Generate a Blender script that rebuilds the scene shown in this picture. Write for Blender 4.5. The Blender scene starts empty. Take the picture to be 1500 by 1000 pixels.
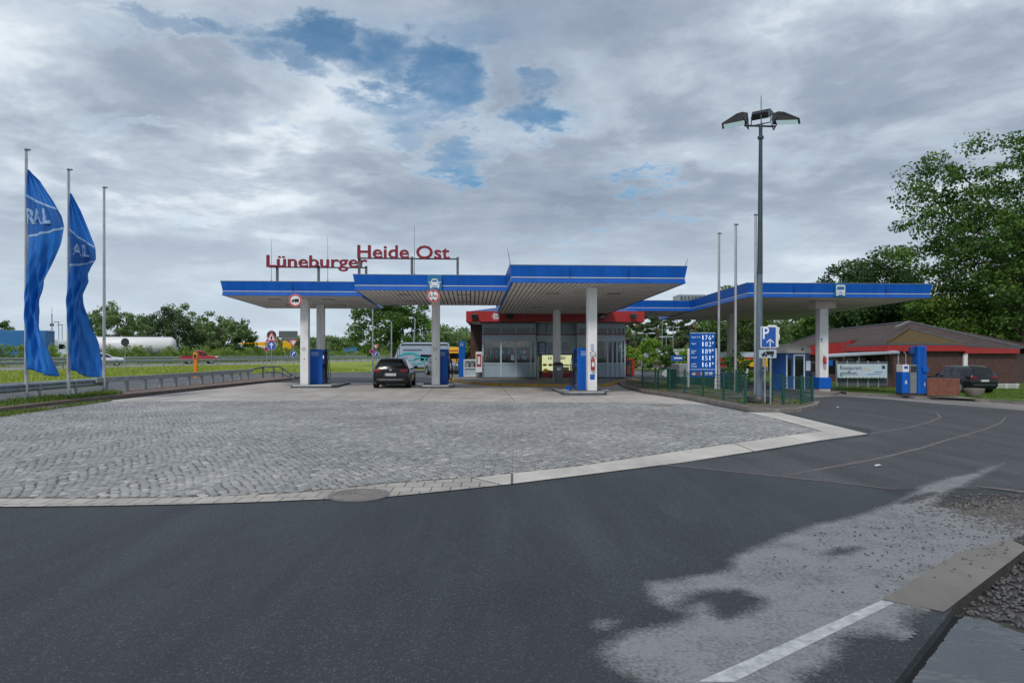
import bpy, bmesh, math, random
import numpy as np
from mathutils import Vector, Matrix
from mathutils.geometry import tessellate_polygon
random.seed(7)
S = bpy.context.scene
COL = S.collection
R = math.radians
F, HX, HY, EYE = 1000.0, 750.0, 518.0, 1.7     # photo: focal length in px, principal column, horizon row, eye height
A = 0.06                                       # the station is turned a little to the left
UX = Vector((math.cos(A), math.sin(A), 0)); UY = Vector((-math.sin(A), math.cos(A), 0))

# ---------------------------------------------------------------- terrain
KN = [6, 9, 12, 20, 28]
SL = [0, -.02, -.045, -.06, -.04, 0]
def zg(x):                                     # the yard falls away to the right
    z, p = 0.0, 6.0
    for k in range(1, 6):
        q = KN[k] if k < 5 else 1e9
        if x <= p: break
        z += (min(x, q) - p) * SL[k]; p = q
    return z
def P(px, py, d): return Vector(((px - HX) / F * d, d, EYE + (HY - py) / F * d))
def G(px, py, off=0.0):                        # photo pixel -> point on the ground
    d = EYE / max((py - HY) / F, 1e-4)
    for _ in range(30):
        d = .5 * d + .5 * (EYE - zg((px - HX) / F * d) - off) / ((py - HY) / F)
    return ((px - HX) / F * d, d)

# ---------------------------------------------------------------- materials
M = {}
def nd(nt, t, **kw):
    n = nt.nodes.new(t)
    for k, v in kw.items():
        if hasattr(n, k): setattr(n, k, v)
        else: n.inputs[k].default_value = v
    return n
def c4(c): return (c[0], c[1], c[2], 1.0)
def mat(name, col, rough=.55, metal=0., var=.12, scale=3., bump=0., bscale=40., spec=.5, coat=0., emit=0., streak=0., col2=None):
    m = bpy.data.materials.new(name); m.use_nodes = True
    nt = m.node_tree; b = nt.nodes['Principled BSDF']; L = nt.links.new
    b.inputs['Roughness'].default_value = rough; b.inputs['Metallic'].default_value = metal
    b.inputs['Specular IOR Level'].default_value = spec; b.inputs['Coat Weight'].default_value = coat
    tc = nd(nt, 'ShaderNodeNewGeometry')
    n = nd(nt, 'ShaderNodeTexNoise', Scale=scale, Detail=6., Roughness=.65)
    src = tc.outputs['Position']
    if streak:
        mp = nd(nt, 'ShaderNodeMapping'); mp.inputs['Scale'].default_value = (1, 1, streak)
        L(src, mp.inputs['Vector']); L(mp.outputs[0], n.inputs['Vector'])
    else: L(src, n.inputs['Vector'])
    rp = nd(nt, 'ShaderNodeMapRange'); rp.inputs['From Min'].default_value = .3; rp.inputs['From Max'].default_value = .7
    L(n.outputs['Fac'], rp.inputs['Value'])
    mx = nd(nt, 'ShaderNodeMix', data_type='RGBA')
    lo = col2 if col2 else [c * (1 - var) for c in col]; hi = col if col2 else [min(1, c * (1 + var)) for c in col]
    mx.inputs[6].default_value = c4(lo); mx.inputs[7].default_value = c4(hi)
    L(rp.outputs[0], mx.inputs[0]); L(mx.outputs[2], b.inputs['Base Color'])
    if rough > .2 and metal < .9:
        rr = nd(nt, 'ShaderNodeMapRange'); rr.inputs['To Min'].default_value = max(.05, rough - .12); rr.inputs['To Max'].default_value = min(1, rough + .12)
        L(n.outputs['Fac'], rr.inputs['Value']); L(rr.outputs[0], b.inputs['Roughness'])
    if bump:
        n2 = nd(nt, 'ShaderNodeTexNoise', Scale=bscale, Detail=4.); L(src, n2.inputs['Vector'])
        bp = nd(nt, 'ShaderNodeBump', Strength=bump, Distance=.01); L(n2.outputs['Fac'], bp.inputs['Height']); L(bp.outputs[0], b.inputs['Normal'])
    if emit:
        b.inputs['Emission Color'].default_value = c4(col); b.inputs['Emission Strength'].default_value = emit
    M[name] = m; return m
def glassy(name, col, rough=.06):
    m = bpy.data.materials.new(name); m.use_nodes = True
    b = m.node_tree.nodes['Principled BSDF']
    b.inputs['Base Color'].default_value = c4(col); b.inputs['Roughness'].default_value = rough
    b.inputs['Specular IOR Level'].default_value = .6
    M[name] = m; return m
def leafmat(name, dark, light, tr=.3):
    m = bpy.data.materials.new(name); m.use_nodes = True
    nt = m.node_tree; L = nt.links.new; b = nt.nodes['Principled BSDF']; out = nt.nodes['Material Output']
    at = nd(nt, 'ShaderNodeAttribute', attribute_name='tone')
    tc = nd(nt, 'ShaderNodeTexCoord'); n = nd(nt, 'ShaderNodeTexNoise', Scale=.35, Detail=3.)
    L(tc.outputs['Object'], n.inputs['Vector'])
    ad = nd(nt, 'ShaderNodeMath', operation='MULTIPLY_ADD'); L(n.outputs['Fac'], ad.inputs[0]); ad.inputs[1].default_value = 1.5
    sb = nd(nt, 'ShaderNodeMath', operation='ADD'); L(at.outputs['Fac'], sb.inputs[0]); sb.inputs[1].default_value = -.75
    L(sb.outputs[0], ad.inputs[2])
    mx = nd(nt, 'ShaderNodeMix', data_type='RGBA'); L(ad.outputs[0], mx.inputs[0])
    mx.inputs[6].default_value = c4(dark); mx.inputs[7].default_value = c4(light)
    L(mx.outputs[2], b.inputs['Base Color']); b.inputs['Roughness'].default_value = .6; b.inputs['Specular IOR Level'].default_value = .3
    t = nd(nt, 'ShaderNodeBsdfTranslucent'); L(mx.outputs[2], t.inputs['Color'])
    ms = nd(nt, 'ShaderNodeMixShader'); ms.inputs[0].default_value = tr
    L(b.outputs[0], ms.inputs[1]); L(t.outputs[0], ms.inputs[2]); L(ms.outputs[0], out.inputs['Surface'])
    M[name] = m; return m

mat('blue', (.004, .103, .47), .42, var=.16, spec=.3, scale=2.2, streak=.18)
mat('blue_dk', (.006, .05, .22), .4, var=.15)
mat('teal', (.01, .16, .36), .35)
mat('white', (.74, .75, .76), .4, var=.06)
mat('col_white', (.76, .76, .76), .5, var=.16, scale=5, streak=.12, bump=.05)
mat('trim_white', (.8, .82, .85), .35, var=.04)
mat('soffit', (.74, .70, .66), .6, var=.14, scale=1.1)
mat('soffit_plain', (.66, .59, .54), .7, var=.16, scale=.7)
mat('groove', (.05, .045, .04), .8)
mat('roof_grey', (.25, .26, .27), .8)
mat('red', (.38, .022, .022), .45, var=.12, scale=2.5, streak=.2)
mat('red_dk', (.22, .012, .018), .45)
mat('letter_red', (.23, .010, .022), .4, var=.1)
mat('steel', (.42, .44, .46), .42, metal=.75, var=.18, scale=5)
mat('galv', (.36, .40, .43), .5, metal=.55, var=.22, scale=4)
mat('galv_dk', (.12, .135, .145), .55, metal=.4, var=.25, scale=4)
mat('pole_alu', (.55, .55, .56), .38, metal=.7, var=.15, scale=2)
mat('mast', (.05, .07, .09), .45, metal=.3, var=.2, scale=1.5)
mat('mast_lo', (.14, .19, .24), .5, metal=.25, var=.2, scale=1.5)
mat('black', (.012, .012, .013), .4)
mat('rubber', (.018, .018, .019), .75)
mat('dark', (.03, .032, .035), .5)
mat('dkgreen_metal', (.012, .06, .05), .45, var=.2)
mat('pump_grey', (.19, .205, .215), .45, var=.15)
mat('pump_green', (.06, .075, .07), .45, var=.2)
mat('kiosk', (.29, .37, .44), .5, var=.08, scale=2)
mat('kiosk_lt', (.42, .50, .57), .5, var=.08)
mat('inside', (.03, .028, .025), .8)
mat('brick_dk', (.10, .05, .04), .85, var=.3, scale=6, bump=.3)
mat('concrete', (.40, .38, .35), .8, var=.12, scale=1.2, bump=.15, bscale=120)
mat('conc_dk', (.19, .165, .15), .85, var=.25, scale=2, bump=.3, bscale=60)
mat('kerb', (.22, .20, .18), .85, var=.3, scale=3, bump=.3, bscale=60)
mat('kerb_red', (.17, .125, .105), .85, var=.35, scale=3, bump=.4, bscale=60)
mat('yellow_paint', (.58, .34, .03), .7, var=.4, scale=3, col2=(.30, .20, .07))
mat('yellow', (.75, .42, .01), .4)
mat('yellow_can', (.80, .40, .01), .4)
mat('orange', (.80, .22, .01), .45)
mat('turq', (.03, .42, .45), .4)
mat('silver', (.42, .44, .46), .3, metal=.5, var=.06)
mat('camper', (.36, .43, .52), .35, metal=.2, var=.06)
mat('cover_iron', (.16, .155, .165), .6, var=.25, scale=30)
mat('carblack', (.006, .0065, .007), .25, coat=.35, var=.05, spec=.3)
mat('carnavy', (.008, .010, .014), .2, coat=.5, var=.05, spec=.3)
mat('cargrey', (.20, .24, .30), .25, metal=.4, coat=.8)
mat('carwhite', (.68, .72, .76), .25, coat=.8, var=.04)
mat('carred', (.42, .02, .015), .3, coat=.8)
mat('taillight', (.20, .006, .012), .2, coat=.6)
mat('plate', (.75, .75, .72), .4)
mat('cream', (.55, .53, .46), .6, var=.1)
mat('hutblue', (.012, .07, .26), .45, var=.15)
mat('bark', (.10, .075, .055), .9, var=.35, scale=8, bump=.6, bscale=20)
mat('pinebark', (.20, .10, .065), .9, var=.35, scale=6, bump=.5, bscale=20)
mat('violet', (.16, .02, .18), .45)
mat('purple_blue', (.02, .10, .42), .4)
mat('sign_red', (.55, .015, .03), .4)
mat('greybox', (.24, .26, .27), .6)
mat('trailer_blue', (.02, .14, .36), .45, var=.1)
mat('screen_grey', (.09, .105, .12), .6, var=.2)
mat('plank', (.20, .075, .05), .8, var=.3, scale=5, bump=.3)
mat('banner', (.50, .60, .70), .5, var=.08)
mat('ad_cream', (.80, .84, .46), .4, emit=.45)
mat('ad_brown', (.32, .10, .03), .5)
mat('ad_green', (.45, .55, .06), .5)
mat('text_dk', (.02, .035, .06), .6)
mat('text_white', (.85, .88, .92), .4)
mat('digit', (.85, .92, 1.0), .4, emit=.35)
mat('soil', (.11, .09, .07), .95, var=.45, scale=4, bump=.6, bscale=30)
mat('mud', (.05, .045, .04), .7, var=.4, scale=6, bump=.5, bscale=40)
mat('stone', (.085, .085, .09), .6, var=.6, scale=18, bump=.2)
mat('rock_lt', (.12, .112, .105), .75, var=.5, scale=14)
mat('lampglass', (.55, .75, .75), .12, emit=.3)  # faint glow stands in for a bright reflection on unlit glass
mat('warm', (1., .72, .38), .4, emit=3.)
mat('flag', (.005, .145, .52), .6, var=.06)
mat('flag_dk', (.004, .10, .38), .6, var=.06)
mat('flag_ink', (.27, .42, .66), .6)
glassy('glass', (.012, .016, .018))
glassy('carglass', (.008, .010, .012), .04)
glassy('glass_green', (.02, .04, .03), .1)
leafmat('leaf', (.030, .080, .020), (.165, .30, .055), .4)
leafmat('leaf_dk', (.020, .055, .020), (.095, .18, .045), .3)
leafmat('leaf_lt', (.10, .22, .02), (.30, .46, .06))
leafmat('leaf_far', (.10, .17, .065), (.26, .37, .13), .4)  # paler, greyer green: distance haze is put into the leaf colour
leafmat('needle', (.035, .070, .032), (.115, .17, .065), .25)
leafmat('hedge', (.10, .19, .03), (.33, .45, .10), .4)
leafmat('blade', (.05, .11, .015), (.19, .27, .04))
leafmat('blade_lt', (.22, .29, .04), (.46, .52, .12), .45)
leafmat('shrub', (.05, .12, .018), (.20, .31, .05), .4)

# ---------------------------------------------------------------- builders
class MB:
    def __init__(s): s.v, s.f, s.m, s.sm, s.mats = [], [], [], [], []
    def mi(s, m):
        m = M[m] if isinstance(m, str) else m
        if m not in s.mats: s.mats.append(m)
        return s.mats.index(m)
    def add(s, vs, fs, m, smooth=False):
        o = len(s.v); k = s.mi(m)
        s.v += [tuple(v) for v in vs]
        for f in fs: s.f.append(tuple(i + o for i in f)); s.m.append(k); s.sm.append(smooth)
        return s
    def box(s, x0, x1, y0, y1, z0, z1, m, rz=0, c=None):
        vs = [(x, y, z) for z in (z0, z1) for y in (y0, y1) for x in (x0, x1)]
        if rz:
            cx, cy = c if c else ((x0 + x1) / 2, (y0 + y1) / 2); ca, sa = math.cos(rz), math.sin(rz)
            vs = [(cx + (x - cx) * ca - (y - cy) * sa, cy + (x - cx) * sa + (y - cy) * ca, z) for x, y, z in vs]
        return s.add(vs, [(0, 2, 3, 1), (4, 5, 7, 6), (0, 1, 5, 4), (2, 6, 7, 3), (0, 4, 6, 2), (1, 3, 7, 5)], m)
    def bbox(s, x0, x1, y0, y1, z0, z1, m, b=.02):   # bevelled box
        bm = bmesh.new(); bmesh.ops.create_cube(bm, size=1)
        for v in bm.verts: v.co = ((x0 + x1) / 2 + v.co.x * (x1 - x0), (y0 + y1) / 2 + v.co.y * (y1 - y0), (z0 + z1) / 2 + v.co.z * (z1 - z0))
        bmesh.ops.bevel(bm, geom=list(bm.edges), offset=b, segments=2, affect='EDGES', profile=.5)
        bm.verts.index_update()
        s.add([v.co[:] for v in bm.verts], [[v.index for v in f.verts] for f in bm.faces], m, False); bm.free(); return s
    def prism(s, poly, z0, z1, m, mtop=None, cap_bottom=True):
        n = len(poly); a = sum(poly[i][0] * poly[(i + 1) % n][1] - poly[(i + 1) % n][0] * poly[i][1] for i in range(n))
        if a < 0: poly = poly[::-1]
        f0 = (lambda p: z0(p)) if callable(z0) else (lambda p: z0); f1 = (lambda p: z1(p)) if callable(z1) else (lambda p: z1)
        vs = [(p[0], p[1], f0(p)) for p in poly] + [(p[0], p[1], f1(p)) for p in poly]
        s.add(vs, [(i, (i + 1) % n, n + (i + 1) % n, n + i) for i in range(n)], m)
        tri = tessellate_polygon([[Vector((p[0], p[1], 0)) for p in poly]])
        up = []
        for t in tri:
            p, q, r = [poly[i] for i in t]
            up.append(t if (q[0] - p[0]) * (r[1] - p[1]) - (q[1] - p[1]) * (r[0] - p[0]) > 0 else t[::-1])
        s.add(vs[n:], up, mtop or m)
        if cap_bottom: s.add(vs[:n], [t[::-1] for t in up], m)
        return s
    def tube(s, pts, r, m, n=8, cap=True):
        pts = [Vector(p) for p in pts]; rs = r if isinstance(r, (list, tuple)) else [r] * len(pts)
        vs, fs = [], []; prev = None
        for i, p in enumerate(pts):
            t = (pts[min(i + 1, len(pts) - 1)] - pts[max(i - 1, 0)]).normalized()
            a = prev if prev is not None else (Vector((1, 0, 0)) if abs(t.x) < .8 else Vector((0, 1, 0)))
            u = (a - t * a.dot(t)).normalized(); prev = u; w = t.cross(u)
            vs += [tuple(p + (u * math.cos(2 * math.pi * k / n) + w * math.sin(2 * math.pi * k / n)) * rs[i]) for k in range(n)]
        for i in range(len(pts) - 1):
            for k in range(n):
                a, b = i * n + k, i * n + (k + 1) % n
                fs.append((a, b, b + n, a + n))
        s.add(vs, fs, m, True)
        if cap: s.add(vs[:n], [tuple(range(n))[::-1]], m); s.add(vs[-n:], [tuple(range(n))], m)
        return s
    def cyl(s, x, y, z0, z1, r, m, n=16, r1=None): return s.tube([(x, y, z0), (x, y, z1)], [r, r if r1 is None else r1], m, n)
    def disc(s, c, nrm, r, m, n=28, r0=0, th=0):   # flat disc or ring facing nrm
        c = Vector(c); nrm = Vector(nrm).normalized(); a = Vector((0, 0, 1)) if abs(nrm.z) < .9 else Vector((1, 0, 0))
        u = a.cross(nrm).normalized(); w = nrm.cross(u)
        ring = lambda q, o: [tuple(c + nrm * o + (u * math.cos(2 * math.pi * k / n) + w * math.sin(2 * math.pi * k / n)) * q) for k in range(n)]
        if r0: s.add(ring(r, 0) + ring(r0, 0), [(k, (k + 1) % n, n + (k + 1) % n, n + k) for k in range(n)], m)
        else: s.add(ring(r, 0), [tuple(range(n))], m)
        if th: s.add(ring(r, 0) + ring(r, -th), [(k, n + k, n + (k + 1) % n, (k + 1) % n) for k in range(n)], m, True); s.add(ring(r, -th), [tuple(range(n))[::-1]], m)
        return s
    def flat(s, pts, m, o=None, ux=(1, 0, 0), uz=(0, 0, 1), th=0):   # 2D polygon placed on a plane, front = ux x uz reversed
        o = Vector(o or (0, 0, 0)); ux, uz = Vector(ux), Vector(uz); nv = ux.cross(uz)
        n = len(pts); a = sum(pts[i][0] * pts[(i + 1) % n][1] - pts[(i + 1) % n][0] * pts[i][1] for i in range(n))
        if a < 0: pts = pts[::-1]
        vs = [tuple(o + ux * p[0] + uz * p[1]) for p in pts]
        tri = tessellate_polygon([[Vector((p[0], p[1], 0)) for p in pts]])
        f = []
        for t in tri:
            p, q, r = [pts[i] for i in t]
            f.append(t if (q[0] - p[0]) * (r[1] - p[1]) - (q[1] - p[1]) * (r[0] - p[0]) > 0 else t[::-1])
        s.add(vs, f, m)
        if th:
            vb = [tuple(Vector(v) - nv * th) for v in vs]
            s.add(vs + vb, [(i, n + i, n + (i + 1) % n, (i + 1) % n) for i in range(n)], m); s.add(vb, [t[::-1] for t in f], m)
        return s
    def text(s, txt, size, o, m, ux=(1, 0, 0), uz=(0, 0, 1), width=None, bold=0, depth=0, fn=None, align='LEFT', shear=0):
        vs, fs, (x0, x1) = text_mesh(txt, bold, depth, shear)
        k = size / .73; kx = k if width is None else width / (x1 - x0)
        o = Vector(o); ux, uz = Vector(ux), Vector(uz); nv = ux.cross(uz)
        sh = {'LEFT': x0, 'CENTER': (x0 + x1) / 2, 'RIGHT': x1}[align]
        if fn: s.add([fn((v[0] - sh) * kx, v[1] * k) for v in vs], fs, m)
        else: s.add([tuple(o + ux * ((v[0] - sh) * kx) + uz * (v[1] * k) + nv * v[2]) for v in vs], fs, m)
        return s
    def xf(s, fn): s.v = [tuple(fn(*v)) for v in s.v]; return s
    def build(s, name, parent=None, sharp=.7, loc=None):
        me = bpy.data.meshes.new(name); me.from_pydata(s.v, [], s.f)
        for m in s.mats: me.materials.append(m)
        me.polygons.foreach_set('material_index', s.m); me.polygons.foreach_set('use_smooth', s.sm)
        if any(s.sm): me.set_sharp_from_angle(angle=sharp)
        me.update()
        o = bpy.data.objects.new(name, me); COL.objects.link(o)
        if parent: o.parent = parent
        if loc: o.location = loc
        return o
_TX = {}
def text_mesh(txt, bold, depth, shear):
    key = (txt, bold, depth, shear)
    if key not in _TX:
        cu = bpy.data.curves.new('t', 'FONT'); cu.body = txt; cu.size = 1; cu.offset = bold; cu.extrude = depth; cu.resolution_u = 3; cu.shear = shear
        ob = bpy.data.objects.new('t', cu); COL.objects.link(ob); bpy.context.view_layer.update()
        me = bpy.data.meshes.new_from_object(ob.evaluated_get(bpy.context.evaluated_depsgraph_get()))
        vs = [tuple(v.co) for v in me.vertices]; fs = [tuple(p.vertices) for p in me.polygons]
        bpy.data.objects.remove(ob); bpy.data.meshes.remove(me); bpy.data.curves.remove(cu)
        xs = [v[0] for v in vs]; _TX[key] = (vs, fs, (min(xs), max(xs)))
    return _TX[key]
def tag(o, label, cat, group=None):
    o['label'] = label; o['category'] = cat
    if group: o['group'] = group
    return o
def thing(name, label, cat, loc=(0, 0, 0), rz=0, group=None):
    o = bpy.data.objects.new(name, None); COL.objects.link(o); o.empty_display_size = .3
    o.location = loc; o.rotation_euler = (0, 0, rz); return tag(o, label, cat, group)
def structure(o): o['kind'] = 'structure'; return o
def stuff(o): o['kind'] = 'stuff'; return o
def dup(root, loc, rz, label=None, group=None):
    r = root.copy(); COL.objects.link(r); r.location = loc; r.rotation_euler = (0, 0, rz)
    if label: r['label'] = label
    if group: r['group'] = group
    for ch in root.children:
        c = ch.copy(); COL.objects.link(c); c.parent = r
        for g in ch.children:
            d = g.copy(); COL.objects.link(d); d.parent = c
    return r
def sheet(name, poly, off, m, skirt=0, label=None):      # a ground sheet that follows the terrain
    bm = bmesh.new(); vs = [bm.verts.new((p[0], p[1], 0)) for p in poly]
    tri = tessellate_polygon([[Vector((p[0], p[1], 0)) for p in poly]])
    for t in tri:
        try: bm.faces.new([vs[i] for i in t])
        except ValueError: pass
    for x in KN:
        bmesh.ops.bisect_plane(bm, geom=bm.verts[:] + bm.edges[:] + bm.faces[:], plane_co=(x, 0, 0), plane_no=(1, 0, 0))
    for f in bm.faces:
        f.normal_update()
        if f.normal.z < 0: f.normal_flip()
    if skirt:
        be = [e for e in bm.edges if len(e.link_faces) == 1]
        r = bmesh.ops.extrude_edge_only(bm, edges=be)
        low = {v for v in r['geom'] if isinstance(v, bmesh.types.BMVert)}
    else: low = set()
    for v in bm.verts: v.co.z = zg(v.co.x) + off - (skirt if v in low else 0)
    me = bpy.data.meshes.new(name); bm.to_mesh(me); bm.free(); me.materials.append(M[m] if isinstance(m, str) else m)
    o = bpy.data.objects.new(name, me); COL.objects.link(o); return structure(o)
def ribbon(pts, w):                                      # polyline -> polygon of width w
    l, r = [], []
    for i, p in enumerate(pts):
        a = Vector(pts[max(i - 1, 0)]); b = Vector(pts[min(i + 1, len(pts) - 1)]); t = (b - a).normalized(); n = Vector((-t.y, t.x))
        ww = w[i] if isinstance(w, (list, tuple)) else w
        l.append(tuple(Vector(p) + n * ww / 2)); r.append(tuple(Vector(p) - n * ww / 2))
    return l + r[::-1]
def npmesh(name, V, Fq, m, parent=None, tone=None, smooth=False):
    V = np.asarray(V, np.float32); Fq = np.asarray(Fq, np.int32); k = Fq.shape[1]
    me = bpy.data.meshes.new(name); me.vertices.add(len(V)); me.vertices.foreach_set('co', V.ravel())
    me.loops.add(Fq.size); me.loops.foreach_set('vertex_index', Fq.ravel())
    me.polygons.add(len(Fq)); me.polygons.foreach_set('loop_start', np.arange(0, Fq.size, k, dtype=np.int32))
    me.update(calc_edges=True); me.validate()
    if smooth: me.polygons.foreach_set('use_smooth', np.ones(len(Fq), bool))
    if tone is not None:
        a = me.attributes.new('tone', 'FLOAT', 'FACE'); a.data.foreach_set('value', np.asarray(tone, np.float32))
    me.materials.append(M[m] if isinstance(m, str) else m)
    o = bpy.data.objects.new(name, me); COL.objects.link(o)
    if parent: o.parent = parent
    return o

def shopglass(name):
    m = bpy.data.materials.new(name); m.use_nodes = True; nt = m.node_tree; L = nt.links.new; o = nt.nodes['Material Output']
    gl = nd(nt, 'ShaderNodeBsdfGlossy'); gl.inputs['Roughness'].default_value = .04; gl.inputs['Color'].default_value = (.8, .85, .9, 1)
    tr = nd(nt, 'ShaderNodeBsdfTransparent'); tr.inputs['Color'].default_value = (.62, .68, .70, 1); fr = nd(nt, 'ShaderNodeFresnel', IOR=1.6)
    ms = nd(nt, 'ShaderNodeMixShader'); L(fr.outputs[0], ms.inputs[0]); L(tr.outputs[0], ms.inputs[1]); L(gl.outputs[0], ms.inputs[2]); L(ms.outputs[0], o.inputs['Surface']); M[name] = m
shopglass('shopglass')
mat('shop_fill', (1., .88, .70), .4, emit=7.)
mat('inwall', (.30, .26, .22), .8, var=.2)
# ---------------------------------------------------------------- ground materials
def asphalt(name, dark, light, rough=.62):
    m = bpy.data.materials.new(name); m.use_nodes = True
    nt = m.node_tree; L = nt.links.new; b = nt.nodes['Principled BSDF']
    g = nd(nt, 'ShaderNodeNewGeometry'); pos = g.outputs['Position']
    big = nd(nt, 'ShaderNodeTexNoise', Scale=.45, Detail=5., Roughness=.6); L(pos, big.inputs['Vector'])
    fine = nd(nt, 'ShaderNodeTexVoronoi', Scale=105.); L(pos, fine.inputs['Vector'])
    mid = nd(nt, 'ShaderNodeTexNoise', Scale=46., Detail=5., Roughness=.8); L(pos, mid.inputs['Vector'])
    mx = nd(nt, 'ShaderNodeMix', data_type='RGBA'); mx.inputs[6].default_value = c4(dark); mx.inputs[7].default_value = c4(light)
    r1 = nd(nt, 'ShaderNodeMapRange'); r1.inputs[1].default_value = .35; r1.inputs[2].default_value = .68; L(big.outputs['Fac'], r1.inputs[0]); L(r1.outputs[0], mx.inputs[0])
    r2 = nd(nt, 'ShaderNodeMapRange'); r2.inputs[1].default_value = .3; r2.inputs[2].default_value = .7; r2.inputs[3].default_value = .45; r2.inputs[4].default_value = 1.55; L(mid.outputs['Fac'], r2.inputs[0])
    m2 = nd(nt, 'ShaderNodeMix', data_type='RGBA', blend_type='MULTIPLY'); m2.inputs[0].default_value = 1.
    L(mx.outputs[2], m2.inputs[6]); L(r2.outputs[0], m2.inputs[7])
    # single pale stones in the binder
    r3 = nd(nt, 'ShaderNodeMapRange'); r3.inputs[1].default_value = .91; r3.inputs[2].default_value = .94
    sep = nd(nt, 'ShaderNodeSeparateColor'); L(fine.outputs['Color'], sep.inputs[0]); L(sep.outputs[0], r3.inputs[0])
    m3 = nd(nt, 'ShaderNodeMix', data_type='RGBA'); L(r3.outputs[0], m3.inputs[0]); L(m2.outputs[2], m3.inputs[6]); m3.inputs[7].default_value = c4([c * 2.1 for c in light])
    lane = nd(nt, 'ShaderNodeTexNoise', Scale=.55, Detail=8., Roughness=.66, Distortion=.4); mpl = nd(nt, 'ShaderNodeMapping'); mpl.inputs['Rotation'].default_value = (0, 0, R(-62)); mpl.inputs['Scale'].default_value = (2.2, .35, 1); L(pos, mpl.inputs[0]); L(mpl.outputs[0], lane.inputs['Vector'])
    rl = nd(nt, 'ShaderNodeMapRange'); rl.inputs[1].default_value = .32; rl.inputs[2].default_value = .68; rl.inputs[3].default_value = .70; rl.inputs[4].default_value = 1.38; L(lane.outputs['Fac'], rl.inputs[0])
    m4 = nd(nt, 'ShaderNodeMix', data_type='RGBA', blend_type='MULTIPLY'); m4.inputs[0].default_value = 1.; L(m3.outputs[2], m4.inputs[6]); L(rl.outputs[0], m4.inputs[7])
    drip = nd(nt, 'ShaderNodeTexNoise', Scale=1.7, Detail=3., Roughness=.5); L(pos, drip.inputs['Vector']); rd_ = nd(nt, 'ShaderNodeMapRange'); rd_.inputs[1].default_value = .70; rd_.inputs[2].default_value = .76; rd_.inputs[3].default_value = 1.; rd_.inputs[4].default_value = .62; L(drip.outputs['Fac'], rd_.inputs[0])
    m5 = nd(nt, 'ShaderNodeMix', data_type='RGBA', blend_type='MULTIPLY'); m5.inputs[0].default_value = 1.; L(m4.outputs[2], m5.inputs[6]); L(rd_.outputs[0], m5.inputs[7])
    L(m5.outputs[2], b.inputs['Base Color'])
    r4 = nd(nt, 'ShaderNodeMapRange'); r4.inputs[3].default_value = rough - .14; r4.inputs[4].default_value = rough + .14; L(big.outputs['Fac'], r4.inputs[0]); L(r4.outputs[0], b.inputs['Roughness'])
    bp = nd(nt, 'ShaderNodeBump', Strength=.75, Distance=.008); L(mid.outputs['Fac'], bp.inputs['Height']); L(bp.outputs[0], b.inputs['Normal'])
    M[name] = m; return m
asphalt('asphalt', (.0215, .0255, .0300), (.0340, .0392, .0455), .68)
asphalt('asphalt_mid', (.040, .042, .046), (.058, .061, .066), .7)
asphalt('asphalt_old', (.070, .073, .078), (.105, .107, .112), .75)
asphalt('motorway', (.17, .17, .17), (.23, .23, .225), .8)
def slabmat(name, col, bw, bh, mort, rz=0., var=.16, rough=.75, joint=(.05, .045, .04), off=.0, loc=(0, 0, 0)):
    m = mat(name, col, rough, var=var, scale=.9, bump=.12, bscale=90)
    nt = m.node_tree; L = nt.links.new; b = nt.nodes['Principled BSDF']
    g = nd(nt, 'ShaderNodeNewGeometry'); mp = nd(nt, 'ShaderNodeMapping'); mp.inputs['Rotation'].default_value = (0, 0, -rz); mp.inputs['Location'].default_value = loc; L(g.outputs['Position'], mp.inputs['Vector'])
    br = nd(nt, 'ShaderNodeTexBrick', offset=off, squash=1.); br.inputs['Scale'].default_value = 1; br.inputs['Brick Width'].default_value = bw; br.inputs['Row Height'].default_value = bh
    br.inputs['Mortar Size'].default_value = mort; br.inputs['Mortar Smooth'].default_value = .1; L(mp.outputs[0], br.inputs['Vector'])
    br.inputs['Color1'].default_value = (1, 1, 1, 1); br.inputs['Color2'].default_value = (.86, .86, .86, 1); br.inputs['Mortar'].default_value = (.2, .19, .17, 1)
    src = b.inputs['Base Color'].links[0].from_socket
    mm = nd(nt, 'ShaderNodeMix', data_type='RGBA', blend_type='MULTIPLY'); mm.inputs[0].default_value = 1.; L(src, mm.inputs[6]); L(br.outputs['Color'], mm.inputs[7]); 
    # tyre and oil stains
    n = nd(nt, 'ShaderNodeTexNoise', Scale=.35, Detail=7., Roughness=.7); mp2 = nd(nt, 'ShaderNodeMapping'); mp2.inputs['Scale'].default_value = (1.6, .5, 1); L(g.outputs['Position'], mp2.inputs['Vector']); L(mp2.outputs[0], n.inputs['Vector'])
    r = nd(nt, 'ShaderNodeMapRange'); r.inputs[1].default_value = .35; r.inputs[2].default_value = .65; r.inputs[3].default_value = .72; r.inputs[4].default_value = 1.12; L(n.outputs['Fac'], r.inputs[0])
    m3 = nd(nt, 'ShaderNodeMix', data_type='RGBA', blend_type='MULTIPLY'); m3.inputs[0].default_value = 1.; L(mm.outputs[2], m3.inputs[6]); L(r.outputs[0], m3.inputs[7])
    L(m3.outputs[2], b.inputs['Base Color']); return m
slabmat('slab', (.46, .425, .39), 3.43, 14.0, .014, A, loc=(-1.56, 0, 0))
slabmat('pavers', (.25, .235, .215), .2, .1, .006, A, off=.5)
slabmat('border_blocks', (.46, .425, .39), .24, .30, .007, .02, off=.5)
slabmat('strip_conc', (.56, .53, .48), 4.2, 30., .018, .0)
slabmat('apron', (.27, .25, .24), 5., 5., .02, A)
slabmat('strip_dirt', (.20, .185, .168), 30., 30., .0)
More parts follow.
